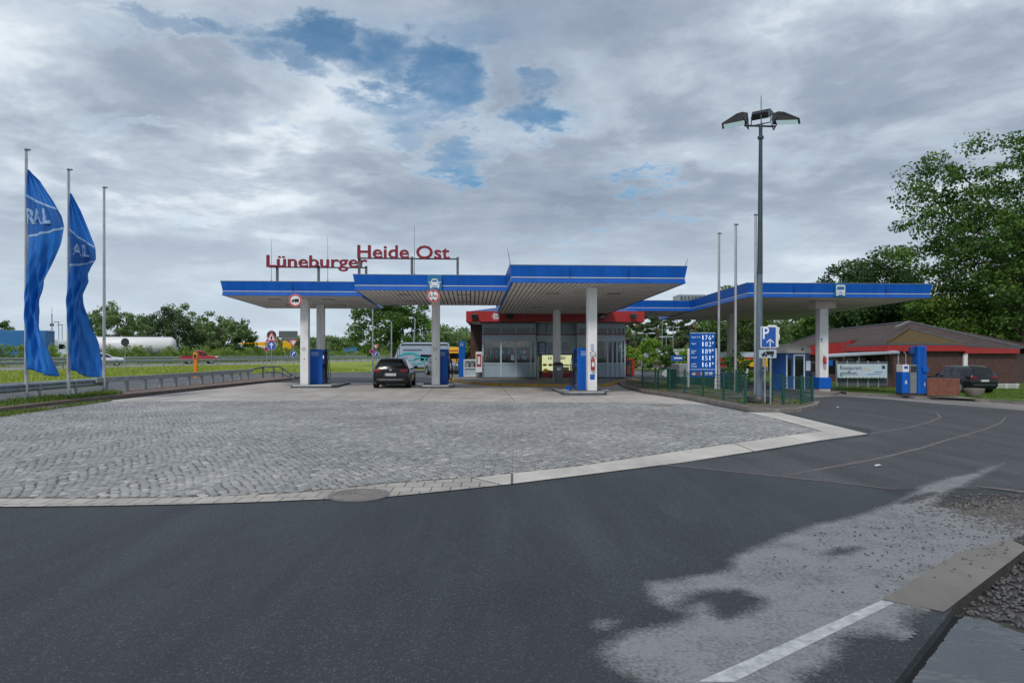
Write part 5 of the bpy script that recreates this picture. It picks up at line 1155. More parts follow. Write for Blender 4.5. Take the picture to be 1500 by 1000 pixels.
def car(name, label, cat, style, loc, rz, L, W, H, paint, wheels=(.30, -.30), wr=.33, group=None, lights=True, side=None, top=None, plate=None, trim=None, detail=True):
    t = thing(name, label, cat, loc, rz, group); st = [(y * L, zb * H, zm * H, zt * H, w * W / 2, wt * W / 2) for y, zb, zm, zt, w, wt in ST[style]]
    def sec(s):
        y, zb, zm, zt, w, wt = s
        h = [(0, zb), (w * .82, zb), (w * .97, zb + .10 * H * .6), (w, zb + (zm - zb) * .55), (w * .965, zm), (wt, zt - .035 * H), (wt * .86, zt), (0, zt + .012 * H)]
        return [(x, y, z) for x, z in h] + [(-x, y, z) for x, z in h[-2:0:-1]]
    b = MB(); vs = []; n = 14
    for s in st: vs += sec(s)
    N = len(st)
    b.add(vs, [(i * n + k, (i + 1) * n + k, (i + 1) * n + (k + 1) % n, i * n + (k + 1) % n) for i in range(N - 1) for k in range(n)] + [tuple(range(n)), tuple(range((N - 1) * n, N * n))[::-1]], paint, True)
    body = b.build('body', t, sharp=.55)
    def pt(i, f, s, k0, k1, off):           # point on the loft between section corners
        a, c = sec(st[i])[k0], sec(st[i])[k1]
        v = Vector(a) * (1 - f) + Vector(c) * f; return Vector((v.x * s, v.y, v.z))
    sides = side if side is not None else {'wagon': [(2, 4), (4, 5), (5, 6), (6, 8)], 'suv': [(2, 4), (4, 5), (5, 6), (6, 8)], 'hatch': [(3, 4), (4, 5), (5, 7)], 'sedan': [(3, 4), (4, 5), (5, 7)], 'pickup': [(3, 5), (5, 7)], 'van': [(3, 4), (4, 6)], 'camper': [(4, 6)]}[style]
    for (i0, i1) in sides:
        for s in (1, -1):
            lo, hi = [], []
            for i in range(i0, i1 + 1):
                mg = .0 if i0 < i < i1 else .0
                thin = (st[i][3] - st[i][2]) < .12 * H
                a, c = pt(i, .06, s, 4, 5, 0), pt(i, .90 if not thin else .35, s, 4, 5, 0)
                if i == i0: sh = .04
                elif i == i1: sh = -.04
                else: sh = 0
                for v in (a, c): v.y += sh; v.x += s * .012
                lo.append(a); hi.append(c)
            m = len(lo); B = MB(); B.add(lo + hi, [(k, k + 1, m + k + 1, m + k) if s > 0 else (k, m + k, m + k + 1, k + 1) for k in range(m - 1)], 'carglass'); B.build('side_window', t)
    def topglass(nm, i0, i1, fr0=.9, fr1=.86, up=.012):
        rows = []
        for i in range(i0, i1 + 1):
            y, zb, zm, zt, w, wt = st[i]; x = wt * .86
            rows.append([Vector((x * .98, y, zt - .0)), Vector((0, y, zt + .012 * H)), Vector((-x * .98, y, zt - .0))])
        d = 1 if i0 < N / 2 and st[i0][3] < st[i1][3] else -1
        B = MB(); V = []
        for k, r in enumerate(rows):
            e = .04 if k == 0 else (-.03 if k == len(rows) - 1 else 0)
            nrm = Vector((0, -.018 if st[i0][3] < st[i1][3] else .018, .012))
            V += [v + nrm + Vector((0, e, 0)) for v in r]
        B.add(V, [(3 * k + j, 3 * k + 3 + j, 3 * k + 4 + j, 3 * k + 1 + j) for k in range(len(rows) - 1) for j in (0, 1)], 'carglass'); B.build(nm, t)
    tg = top if top is not None else {'wagon': [('rear_window', 1, 3), ('windscreen', 6, 8)], 'suv': [('rear_window', 1, 3), ('windscreen', 6, 8)], 'hatch': [('rear_window', 1, 3), ('windscreen', 5, 7)], 'sedan': [('rear_window', 2, 4), ('windscreen', 5, 7)], 'pickup': [('windscreen', 5, 7)], 'van': [('windscreen', 4, 6)], 'camper': [('windscreen', 4, 6)]}[style]
    for q in tg: topglass(*q)
    yr, yf = st[1][0], st[-2][0]
    wb = st[4][4]
    for fy in wheels:
        for s in (1, -1):
            B = MB(); x = s * (W / 2 - .1); y = fy * L; B.tube([(x - s * .12, y, wr), (x + s * .10, y, wr), (x + s * .115, y, wr)], [wr, wr, wr * .9], 'rubber', 20); w_ = B.build('wheel', t)
            if detail:
                B = MB(); B.disc((x + s * .118, y, wr), (s, 0, 0), wr * .66, 'silver', n=16)
                for k in range(5): a = k * 1.2566; B.box(x + s * .119 - .004, x + s * .119 + .004, y - .02, y + .02, wr - .02, wr + .02, 'dark')
                B.build('rim', w_)
                B = MB(); B.disc((x + s * .112, y, wr), (s, 0, 0), wr * 1.13, 'black', r0=wr * .92, n=20, th=.02); B.build('wheel_arch', t)
    if lights:
        for s in (1, -1):
            B = MB(); z = st[1][2]; xo = st[1][4]
            if style in ('van', 'camper'): B.bbox(min(s * xo * .86, s * xo * .99), max(s * xo * .86, s * xo * .99), st[0][0] - .02, st[0][0] + .2, z * .75, z * 1.15, 'taillight', .02)
            else: B.bbox(min(s * xo * .55, s * xo * .995), max(s * xo * .55, s * xo * .995), st[0][0] - .005, st[2][0] - .05, z - .10, z + .06, 'taillight', .03)
            B.build('taillight', t)
            B = MB(); z = st[-3][2]; xo = st[-3][4]; B.bbox(min(s * xo * .58, s * xo * .96), max(s * xo * .58, s * xo * .96), st[-4][0] + .2, st[-2][0] - .02, z - .10, z + .02, 'lampglass', .03); B.build('headlight', t)
            if detail: B = MB(); x = s * (W / 2 + .09); yv = st[-6][0] if style not in ('van', 'camper') else st[-4][0]; B.bbox(x - .09, x + .09, yv - .05, yv + .06, st[4][2] - .02, st[4][2] + .13, paint, .03); B.build('mirror', t)
    if detail:
        B = MB(); y = st[0][0]; B.box(-st[0][4] * .9, st[0][4] * .9, y - .03, y + .02, st[0][1] - .02, st[0][1] + .12, trim or 'dark'); B.build('rear_bumper', t)
        B = MB(); y = st[-1][0]; B.box(-st[-1][4] * .8, st[-1][4] * .8, y - .03, y + .02, st[-1][1], st[-1][1] + .12, 'dark'); B.build('grille', t)
    if plate:
        y = st[0][0]; z = st[0][2] - .06 if style not in ('van', 'camper') else H * .3
        B = MB(); B.box(-.27, .27, y - .025, y - .005, z - .06, z + .06, 'plate'); o = B.build('number_plate', t)
        B = MB(); B.text(plate, .07, (0, y - .028, z - .035), 'black', align='CENTER', width=.44); B.box(-.26, -.225, y - .028, y - .026, z - .05, z + .05, 'purple_blue'); B.build('lettering', o)
    return t
c = car('estate_car', 'black estate car seen from behind, stopped at the middle pump', 'car', 'wagon', (P(579.5, 518, 35.55).x, 35.55, .012), A, 4.55, 1.80, 1.47, 'carblack', plate='HI PM 1181')
b = MB(); b.box(-.55, .55, -2.31, -2.29, .42, .44, 'silver'); b.build('chrome_strip', c)
for s in (-1, 1): b = MB(); b.tube([(s * .56, -1.6, 1.47), (s * .6, -.4, 1.51), (s * .58, .5, 1.47)], .02, 'silver', 6); b.build('roof_rail', c)
b = MB(); b.disc((0, -2.262, .90), (0, -1, .15), .055, 'silver', n=14); b.build('badge', c)
s_ = car('parked_suv', 'black suv parked on the verge before the brick restaurant', 'car', 'suv', (P(1405, 518, 46.0).x, 46.0, zg(30) + .14), R(2), 4.75, 1.92, 1.72, 'carnavy', wr=.37, plate='H LG 402')
for s in (-1, 1): b = MB(); b.tube([(s * .58, -1.7, 1.71), (s * .62, -.4, 1.76), (s * .6, .5, 1.71)], .025, 'silver', 6); b.build('roof_rail', s_)
t = car('camper_van', 'grey white camper van with turquoise swirls and dark roof stripe', 'van', 'camper', (P(616, 518, 64).x, 64, .01), R(90) + .03, 5.3, 2.1, 2.72, 'camper', wheels=(.33, -.27), wr=.36)
# livery on its left flank, which faces the camera (local -x after the turn is +x): swirls follow the panel
def swirl(pts, m, nm):
    for s in (1, -1):
        b = MB(); b.flat([(p[0] * s, p[1]) for p in pts], m, (s * 1.063, 0, 0), (0, s * -1 * -1, 0), (0, 0, 1)); b.build(nm, t)
sp = lambda cx, cz, r, a0, a1, w: [(cx + (r + .0) * math.cos(a0 + (a1 - a0) * i / 12), cz + (r * .5) * math.sin(a0 + (a1 - a0) * i / 12)) for i in range(13)] + [(cx + (r - w * (.4 + .6 * math.sin(math.pi * i / 12))) * math.cos(a0 + (a1 - a0) * i / 12), cz + (r - w) * .5 * math.sin(a0 + (a1 - a0) * i / 12)) for i in range(12, -1, -1)]
swirl(sp(.9, 1.35, 1.0, .3, 2.9, .35), 'turq', 'livery'); swirl(sp(.3, 1.15, .9, 2.6, 5.2, .22), 'turq', 'livery'); swirl(sp(-.3, .95, .9, .2, 2.4, .2), 'turq', 'livery'); swirl(sp(.75, 1.3, .55, 2.5, 5.8, .2), 'turq', 'livery')
for s in (1, -1):
    b = MB(); b.box(min(s * 1.03, s * 1.055), max(s * 1.03, s * 1.055), -1.15, -.1, 1.05, 1.62, 'carglass'); b.build('side_window', t)
    b = MB(); b.box(min(s * .965, s * 1.0), max(s * .965, s * 1.0), -2.6, 1.7, 2.46, 2.6, 'dark'); b.build('roof_stripe', t)
    b = MB(); b.text('CAMPING TOURS', .16, (s * 1.057, 1.6 * s if s < 0 else -.0, 2.05), 'galv_dk', (0, s, 0), (0, 0, 1), width=1.5, bold=.01) if 0 else b.box(min(s * 1.04, s * 1.052), max(s * 1.04, s * 1.052), -.2, 1.5, 2.02, 2.10, 'galv_dk'); b.build('livery_line', t)
    b = MB(); b.box(min(s * 1.0, s * 1.06), max(s * 1.0, s * 1.06), -2.9, 2.6, .28, .46, 'dark'); b.build('sill', t)
v = car('delivery_van', 'bright yellow delivery van seen partly behind the middle pump', 'van', 'van', (P(659, 518, 70).x, 70, .01), A + .12, 5.4, 1.9, 2.35, 'yellow', wheels=(.33, -.30), wr=.34, top=[('windscreen', 4, 6)])
b = MB(); b.box(-.72, .72, -2.715, -2.70, 1.2, 1.75, 'carglass'); b.build('rear_window', v); b = MB(); b.box(-.6, .6, -2.716, -2.70, 1.95, 2.05, 'sign_red'); b.build('lettering_strip', v)
car('grey_hatchback', 'grey blue hatchback partly hidden behind the middle pump', 'car', 'hatch', (P(648, 518, 54).x, 54, .01), R(205), 4.2, 1.78, 1.48, 'cargrey')
mz = .31
p = ml(11.2, 83); car('red_pickup', 'red pickup driving right on the motorway', 'car', 'pickup', (P(292, 518, 95).x, 95, mz), R(-11.5) - R(45), 4.7, 1.85, 1.85, 'carred')
car('white_hatchback', 'white car on the motorway behind the bare left flagpole', 'car', 'hatch', (P(152, 518, 80).x, 80, mz), R(-60), 4.4, 1.8, 1.52, 'carwhite')
car('dark_car', 'dark car far along the motorway beside the left canopy columns', 'car', 'hatch', (P(490, 518, 165).x, 165, mz + .2), R(-20), 4.3, 1.8, 1.6, 'carnavy', detail=False)
car('silver_car', 'silver car far along the motorway right of the dark one', 'car', 'wagon', (P(519, 518, 185).x, 185, mz + .2), R(-20), 4.5, 1.8, 1.5, 'cargrey', detail=False)
car('pale_car', 'small pale car far off between the yield sign and the camper van', 'car', 'sedan', (P(556, 518, 200).x, 200, mz + .2), R(-30), 4.5, 1.8, 1.45, 'carwhite', detail=False)
car('white_sedan', 'white car behind the green fence, left of the price board', 'car', 'sedan', (P(1021, 518, 47).x, 47.5, zg(12) + .0), R(78), 4.5, 1.8, 1.42, 'carwhite')
def trailer(name, label, loc, rz, L, W, H, kind, m, cab=None, mcab='white'):
    t = thing(name, label, 'lorry', loc, rz)
    b = MB()
    if kind == 'tank':
        prof = [(-L / 2, .1), (-L / 2 + .15, .7), (-L / 2 + .6, 1.0), (L / 2 - .9, 1.0), (L / 2 - .3, .72), (L / 2, .2)]
        b.tube([(0, y, H - W / 2) for y, k in prof], [W / 2 * k for y, k in prof], m, 20)
    else: b.bbox(-W / 2, W / 2, -L / 2, L / 2, 1.1, H, m, .05)
    b.build('tank' if kind == 'tank' else 'box_body', t)
    b = MB(); b.box(-W * .42, W * .42, -L / 2 + .2, L / 2 - .2, .75, 1.08, 'dark'); b.build('chassis', t)
    if kind == 'tank': b = MB(); b.box(-.25, .25, -L / 2 + .8, L / 2 - 1.2, H - .02, H + .06, 'galv'); b.build('walkway', t)
    for y in (-L / 2 + 1.2, -L / 2 + 2.4, -L / 2 + 3.6) + ((L / 2 - 1,) if cab else ()):
        for s in (1, -1): b = MB(); b.tube([(s * (W / 2 - .3), y, .5), (s * (W / 2), y, .5)], .5, 'rubber', 16); w = b.build('wheel', t); b = MB(); b.disc((s * (W / 2 + .005), y, .5), (s, 0, 0), .26, 'greybox', n=12); b.build('rim', w)
    if cab:
        b = MB(); b.bbox(-W / 2, W / 2, L / 2 + .4, L / 2 + 2.5, .5, cab, mcab, .15); o = b.build('cab', t)
        b = MB(); b.box(-W / 2 + .15, W / 2 - .15, L / 2 + 2.47, L / 2 + 2.52, cab - 1.3, cab - .5, 'carglass'); b.box(-W / 2 - .01, W / 2 + .01, L / 2 + 1.5, L / 2 + 2.3, cab - 1.3, cab - .6, 'carglass'); b.build('cab_window', o)
        for s in (1, -1): b = MB(); b.tube([(s * (W / 2 - .3), L / 2 + 1.4, .5), (s * (W / 2), L / 2 + 1.4, .5)], .5, 'rubber', 16); b.build('wheel', t)
    return t
trailer('tanker_lorry', 'long white tanker on the far carriageway behind the bushes', P(188, 518, 104) - Vector((0, 0, EYE - mz)), R(101), 13.5, 2.5, 3.95, 'tank', 'white', 3.4, 'banner')
trailer('box_lorry', 'lorry with long blue tarpaulin trailer at the far left edge', P(-12, 518, 88) - Vector((0, 0, EYE - mz)), R(-79), 13.6, 2.5, 4.4, 'box', 'trailer_blue')
trailer('box_lorry', 'small white and orange lorry between the two blue flags', P(90, 518, 108) - Vector((0, 0, EYE - mz)), R(-40), 5, 2.5, 3.6, 'box', 'white', 3.3, 'orange')
zl = zg(25)
trailer('tanker_lorry', 'silver tanker lorry with red cab parked behind the price board', (P(980, 518, 108).x, 108, zg(20)-.0), R(62), 9, 2.5, 3.1, 'tank', 'silver', 3.2, 'carred')
trailer('tanker_lorry', 'pale tanker lorry parked to the right of the silver one', (P(1004, 518, 112).x, 112, zg(22)), R(70), 9, 2.5, 3.0, 'tank', 'carwhite', 3.0, 'white')
trailer('box_lorry', 'blue and white lorry parked behind the flagpoles under the truck canopy', (P(1072, 518, 90).x, 90, zg(28)), R(75), 6, 2.5, 2.9, 'box', 'banner', 2.8, 'trailer_blue')
trailer('box_lorry', 'yellow box lorry parked behind the lamp mast', (P(1094, 518, 84).x, 84, zg(28)), R(80), 4.5, 2.4, 2.2, 'box', 'yellow', 2.2, 'carred')
t = thing('direction_sign', 'small blue direction sign with white lettering before the parked tanker', 'road sign', (P(992, 518, 85).x, 85, zg(15)))
z = 1.2 - (524 - 518) / F * 85 - zg(15); z = EYE - (524.5 - HY) / F * 85 - zg(15)
b = MB(); b.box(-.78, .70, -.03, .03, z - .32, z + .34, 'purple_blue'); b.build('sign_plate', t); b = MB(); b.text('Ausfahrt', .22, (-.45, -.035, z - .1), 'text_white', width=1.0, bold=.02) if 0 else b.box(-.4, .6, -.035, -.031, z - .06, z + .10, 'text_white'); b.build('arrow_panel', t); b = MB(); b.tube([(0, .06, -.2), (0, .06, z)], .05, 'galv', 6); b.build('post', t)
t = thing('barrier_beam', 'low red canopy beam on posts behind the flagpoles', 'barrier', (P(1085, 518, 62).x, 62, zg(20)))
z = EYE + (518 - 524.5) / F * 62 - zg(20)
b = MB(); b.box(-1.9, 1.2, 0, .3, z - .1, z + .10, 'red'); b.build('beam', t)
for x in (-1.2, .65): b = MB(); b.box(x - .06, x + .06, .1, .22, -.3, z - .1, 'white'); b.build('post', t)
# ---------------------------------------------------------------- restaurant
def rmat():
    m = mat('rooftile', (.092, .062, .058), .85, var=.35, scale=1.2, bump=.2, bscale=30); nt = m.node_tree; L = nt.links.new; b = nt.nodes['Principled BSDF']
    g = nd(nt, 'ShaderNodeNewGeometry'); mp = nd(nt, 'ShaderNodeMapping'); L(g.outputs['Position'], mp.inputs[0]); mp.inputs['Rotation'].default_value = (0, 0, R(18))
    w = nd(nt, 'ShaderNodeTexWave', wave_type='BANDS', bands_direction='X', Scale=1.3, Distortion=0.); L(mp.outputs[0], w.inputs['Vector'])
    w2 = nd(nt, 'ShaderNodeTexWave', wave_type='BANDS', bands_direction='Z', Scale=3.5, Distortion=.3); L(mp.outputs[0], w2.inputs['Vector'])
    a = nd(nt, 'ShaderNodeMath', operation='ADD'); L(w.outputs['Fac'], a.inputs[0]); L(w2.outputs['Fac'], a.inputs[1])
    bp = nd(nt, 'ShaderNodeBump', Strength=.9, Distance=.06); L(a.outputs[0], bp.inputs['Height']); L(bp.outputs[0], b.inputs['Normal'])
    mm = nd(nt, 'ShaderNodeMix', data_type='RGBA', blend_type='MULTIPLY'); mm.inputs[0].default_value = .35; src = b.inputs['Base Color'].links[0].from_socket; L(src, mm.inputs[6]); L(w.outputs['Color'], mm.inputs[7]); L(mm.outputs[2], b.inputs['Base Color'])
rmat()
mat('moss', (.12, .068, .010), .9, var=.4, scale=2.2, bump=.6, bscale=20, col2=(.06, .045, .02))
def brickmat():
    m = mat('brick', (.105, .05, .042), .85, var=.3, scale=2.5, bump=.0); nt = m.node_tree; L = nt.links.new; b = nt.nodes['Principled BSDF']
    g = nd(nt, 'ShaderNodeNewGeometry'); sp_ = nd(nt, 'ShaderNodeSeparateXYZ'); L(g.outputs['Position'], sp_.inputs[0]); cb = nd(nt, 'ShaderNodeCombineXYZ'); L(sp_.outputs[0], cb.inputs[0]); L(sp_.outputs[2], cb.inputs[1])
    br = nd(nt, 'ShaderNodeTexBrick'); L(cb.outputs[0], br.inputs['Vector']); br.inputs['Scale'].default_value = 1; br.inputs['Brick Width'].default_value = .25; br.inputs['Row Height'].default_value = .083; br.inputs['Mortar Size'].default_value = .008
    br.inputs['Color1'].default_value = (1, 1, 1, 1); br.inputs['Color2'].default_value = (.6, .6, .62, 1); br.inputs['Mortar'].default_value = (1.3, 1.6, 1.7, 1)
    mm = nd(nt, 'ShaderNodeMix', data_type='RGBA', blend_type='MULTIPLY'); mm.inputs[0].default_value = 1; src = b.inputs['Base Color'].links[0].from_socket; L(src, mm.inputs[6]); L(br.outputs['Color'], mm.inputs[7]); L(mm.outputs[2], b.inputs['Base Color'])
brickmat()
rt = thing('restaurant', 'low brick restaurant with red eaves and mossy brown tiled hip roof', 'restaurant', (0, 0, 0))
E1, E2, E3 = P(1300, 504.5, 52), P(1414, 505, 53.5), P(1494, 508.5, 56)
R1, R2, L1 = P(1333, 472, 62), P(1215, 484, 78), P(1130, 513, 84)
LS = [P(1176, 508, 66), P(1198, 502, 64), P(1264, 496.5, 60)]
WL, W1, W2 = P(1240, 507, 56), P(1332, 484, 56.5), P(1338, 480, 61)
RB = P(1520, 505, 72)
def face(name, pts, m, th=.12, parent=rt):
    b = MB(); n = len(pts); c = sum(pts, Vector()) / n
    nv = Vector()
    for i in range(n): nv += pts[i].cross(pts[(i + 1) % n])
    if nv.z < 0: pts = pts[::-1]
    dn = Vector((0, 0, -th)); vs = [tuple(p) for p in pts] + [tuple(p + dn) for p in pts]
    tri = tessellate_polygon([[Vector((p.x, p.y, 0)) for p in pts]]); f = []
    for t_ in tri:
        p, q, r = [pts[i] for i in t_]; f.append(t_ if (q.x - p.x) * (r.y - p.y) - (q.y - p.y) * (r.x - p.x) > 0 else t_[::-1])
    b.add(vs, f, m); b.add(vs, [t_[::-1] for t_ in [tuple(i + n for i in q) for q in f]], 'groove'); b.add(vs, [(i, (i + 1) % n, n + (i + 1) % n, n + i)[::-1] for i in range(n)], 'galv_dk'); return b.build(name, parent)
up = Vector((0, 0, .06))
face('roof', [R1, R2, L1, LS[0], LS[1], LS[2], P(1318, 487, 57.6)], 'rooftile')
face('roof', [R1, RB, E3, E2, P(1345, 487, 56.2), P(1318, 487, 57.6)], 'rooftile')
face('wing_roof', [E1, W1, W2, P(1268, 495.5, 59.5), WL], 'rooftile', .14).location = (0, 0, .10)
face('mossy_gable_roof', [E1, E2, W1], 'moss', .14).location = (0, -.02, .105)
b = MB(); b.tube([E1 + up * 2.6, W1 + up * 3.2], .07, 'moss', 6); b.tube([W1 + up * 3, E2 + up * 2.6], .05, 'galv_dk', 6); b.build('ridge_tile', rt)
b = MB(); b.tube([R1 + up, R2 + up, L1 + up], .09, 'galv_dk', 6); b.tube([R1 + up, E3 + up], .07, 'galv_dk', 6); b.build('ridge_tile', rt)
b = MB(); q0, q1 = P(1312, 481, 57.9), P(1331, 473, 60.5); b.tube([q0 + up * 2, q1 + up * 2], .08, 'greybox', 6); b.build('roof_ladder', rt)
for px, py, d in ((1255, 474, 66), (1233, 478, 71), (1222, 480, 74), (1212, 482, 77)): p = P(px, py + 4.5, d); b = MB(); b.cyl(p.x, p.y, p.z - .5, p.z + .35, .05, 'galv_dk', 6); b.build('vent_pipe', rt)
def wall(name, pts, zb, ztops, m, th=.25):      # upright wall through plan points
    b = MB()
    for (p, q), (za, zc) in zip(zip(pts[:-1], pts[1:]), zip(ztops[:-1], ztops[1:])):
        d = Vector((q.x - p.x, q.y - p.y, 0)).normalized(); nv = Vector((-d.y, d.x, 0)) * th
        zz_ = zb if isinstance(zb, (int, float)) else None; z0, z1 = (zz_, zz_) if zz_ is not None else zb
        vs = [(p.x, p.y, z0), (q.x, q.y, z1), (q.x, q.y, zc), (p.x, p.y, za)]; vs += [(v[0] + nv.x, v[1] + nv.y, v[2]) for v in vs]
        b.add(vs, [(0, 1, 2, 3), (7, 6, 5, 4), (3, 2, 6, 7), (0, 3, 7, 4), (1, 5, 6, 2)], m)
    return b.build(name, rt)
dn = lambda p, z: Vector((p.x, p.y + .35, z))
fa = .50
wall('wall', [dn(E1, 0), dn(E2, 0), dn(E3, 0)], -1.2, [E1.z - fa + .05] * 2 + [E3.z - .4], 'brick')
wall('wall', [Vector((WL.x + .3, WL.y + .3, 0)), Vector((E1.x + .3, E1.y + .36, 0))], -1.2, [1.9, 1.9], 'brick')
wall('wall', [Vector((LS[0].x + .3, LS[0].y + .3, 0)), Vector((LS[2].x + .3, LS[2].y + .3, 0)), Vector((WL.x + .3, WL.y + .3, 0))], -1.2, [1.8, 1.8, 1.8], 'brick')
wall('wall', [dn(E3, 0), Vector((RB.x - .3, RB.y, 0))], -1.2, [1.7, 1.7], 'brick')
wall('red_eave', [Vector((E1.x, E1.y, 0)), Vector((E2.x, E2.y, 0))], E1.z - fa, [E1.z - .04, E2.z - .04], 'red')
wall('red_eave', [Vector((E2.x + .02, E2.y + .05, 0)), Vector((E3.x, E3.y, 0))], E3.z - .5, [E2.z - .06, E3.z - .02], 'red')
wall('red_eave', [Vector((WL.x, WL.y, 0)), Vector((E1.x, E1.y + .02, 0))], E1.z - fa, [WL.z + .02, E1.z - .02], 'red')
wall('red_eave', [Vector((LS[0].x, LS[0].y, 0)), Vector((LS[1].x, LS[1].y, 0)), Vector((LS[2].x, LS[2].y, 0)), Vector((WL.x + .1, WL.y + .1, 0))], 1.62, [LS[0].z - .1, LS[1].z - .1, LS[2].z - .1, LS[2].z - .2], 'red')
b = MB(); p = P(1411, 530, 54.0); b.box(p.x - .16, p.x + .16, p.y - .3, p.y - .1, -1.1, E3.z - .5, 'white'); b.build('downpipe', rt)
p = P(1235, 505, 57.6); b = MB(); b.cyl(p.x, p.y - .1, .3, 2.7, .06, 'galv_dk', 8); b.build('downpipe', rt)
b = MB()
for px, w in ((1219, 3), (1245, 4), (1268, 3.5)):
    p = P(px, 524, 53.9); b.box(p.x - w * .12, p.x + w * .12, p.y - .1, p.y + .0, .1, 1.35, 'glass'); 
b.build('window', rt)
# screen fence with banner, lean-to rail
t = thing('screen_fence', 'dark grey screen fence with posts behind the white banner', 'fence', (0, 0, 0)); zf = zg(26) + .1
x0, x1 = P(1222, 530, 51).x, P(1314, 530, 49.5).x
b = MB(); n = 5; z1 = EYE - 11.5 / F * 50
for i in range(n):
    xa = x0 + (x1 - x0) * i / n; xb = x0 + (x1 - x0) * (i + 1) / n; b = MB(); b.box(xa + .04, xb - .04, 50.6, 50.66, zf + .15, z1, 'trailer_blue' if 0 else 'screen_grey' if 'screen_grey' in M else 'galv_dk')
    b.build('screen_panel', t); b = MB(); b.box(xa - .04, xa + .04, 50.56, 50.7, zf - .1, z1 + .06, 'galv'); b.build('post', t)
t = thing('banner', 'white banner reading Restaurant geöffnet. tied to the grey screen fence', 'banner', P(1226.5, 553.5, 50.3), -.01)
bw, bh = (1299 - 1226.5) / F * 50.3, 20.5 / F * 50.3
b = MB(); b.box(0, bw, 0, .02, 0, bh, 'banner'); b.build('cloth', t)
b = MB(); b.text('Restaurant', .30, (.2, -.004, bh - .42), 'text_dk', width=1.62, bold=.008); b.text('geöffnet.', .30, (.2, -.004, bh - .80), 'text_dk', width=1.30, bold=.008); b.build('lettering', t)
b = MB(); b.flat(rrect(bw - .38, bw - .14, bh - .36, bh - .12, .01), 'dkgreen_metal', (0, -.004, 0)); b.flat([(1.95, bh - .22), (2.5, bh - .42), (2.3, bh - .5), (1.9, bh - .38)], 'cream', (0, -.004, 0)); b.flat([(2.2, .24), (3.2, .29), (3.2, .33), (2.2, .28)], 'purple_blue', (0, -.004, 0)); b.flat([(2.7, .42), (3.35, .44), (3.35, .48), (2.7, .46)], 'text_dk', (0, -.004, 0)); b.build('logo', t)
b = MB()
for i in range(24): b.flat([(i * bw / 24, .0), (i * bw / 24 + .08, .0), (i * bw / 24 + .12, .06), (i * bw / 24 + .04, .06)], 'ad_green' if i % 2 else 'dkgreen_metal', (0, -.004, 0))
b.build('striped_hem', t)
t = thing('lean_to_roof', 'thin grey green lean-to roof on posts before the restaurant wall', 'shelter roof', (0, 0, 0))
a, c = P(1205, 521, 56), P(1318, 514.5, 50.5)
b = MB(); b.add([tuple(a), tuple(c), tuple(c + Vector((.6, 2.0, .1))), tuple(a + Vector((.6, 2.0, .1))), tuple(a - Vector((0, 0, .14))), tuple(c - Vector((0, 0, .14))), tuple(c + Vector((.6, 2.0, -.04))), tuple(a + Vector((.6, 2.0, -.04)))], [(0, 1, 2, 3), (7, 6, 5, 4), (0, 4, 5, 1), (1, 5, 6, 2), (3, 2, 6, 7), (0, 3, 7, 4)], 'kiosk_lt'); b.build('roof_panel', t)
for k in (.02, .5, .985): p = a + (c - a) * k; b = MB(); b.cyl(p.x + .1, p.y + .2, -1.1, p.z - .1, .05, 'galv', 8); b.build('post', t)
# truck pump island at the verge kerb
pd2 = 38.0
t = thing('truck_pump', 'grey and blue truck fuel pump with hose on the verge kerb', 'fuel pump', P(1332, 578, pd2), A)
zz = lambda py: (578 - py) / F * pd2
b = MB(); b.bbox(-.40, .02, 0, .6, .08, zz(545), 'blue', .02); b.build('blue_cabinet', t); b = MB(); b.bbox(-.38, .0, .0, .58, zz(544.8), zz(534), 'col_white', .02); b.box(-.3, -.08, -.01, -.001, zz(540), zz(536), 'purple_blue'); b.build('display', t)
b = MB(); b.bbox(.05, .44, 0, .6, .08, zz(534), 'pump_grey', .02); b.box(.08, .41, -.008, -.001, zz(545), zz(536), 'dark'); b.build('grey_cabinet', t); b = MB(); b.box(-.40, .44, .03, .57, 0, .09, 'dark'); b.build('base', t)
b = MB(); b.flat([(-.25, zz(562)), (-.13, zz(562)), (-.13, zz(559)), (-.19, zz(556)), (-.25, zz(559))], 'banner', (0, -.004, 0)); b.build('drop_symbol', t)
b = MB(); b.tube([(.0, .3, zz(534)), (.0, .3, zz(520)), (-.06, .3, zz(516)), (-.14, .3, zz(515.5))], .03, 'galv', 8); b.build('hose_arm', t)
t = thing('pump_tower', 'tall narrow blue tower beside the grey truck pump on the verge', 'pump tower', P(1351, 578, pd2), A)
b = MB(); b.bbox(-.26, .26, 0, .5, .06, zz(506.5), 'blue', .03); b.box(-.28, .24, .02, .48, 0, .06, 'dark'); b.build('tower', t)
for x in (-.06, .05): b = MB(); b.box(x - .012, x + .012, -.012, -.001, .15, zz(509), 'blue_dk'); b.build('seam', t)
b = MB(); b.bbox(.0, .30, -.10, .0, zz(545), zz(537.5), 'blue', .02); b.build('card_terminal', t); b = MB(); b.bbox(-.62, -.27, .15, .25, zz(518), zz(508), 'blue_dk', .01); b.build('side_sign', t)
b = MB(); b.box(.12, .17, -.005, -.001, zz(565), zz(560), 'banner'); b.build('sticker', t)
sheet('pump_pad', [(P(1316, 578, pd2).x, 37.5), (P(1416, 578, 37.8).x, 36.6), (P(1420, 578, 38.5).x, 39.2), (P(1318, 578, 39.2).x, 39.6)], .145, 'kerb')
t = thing('brown_screen', 'reddish brown board screen beside the blue pump tower', 'screen wall', P(1358.5, 579, 37.9), A * .5)
b = MB(); b.prism([(0, 0), (1.84, 0), (1.80, .9), (.1, .9)], 0, 1, 'plank'); 
w_ = zz(553)
b.xf(lambda x, y, z: (x, y, z * (w_ if x < 1.7 else (w_ - .02)))); b.build('panel', t)
b = MB()
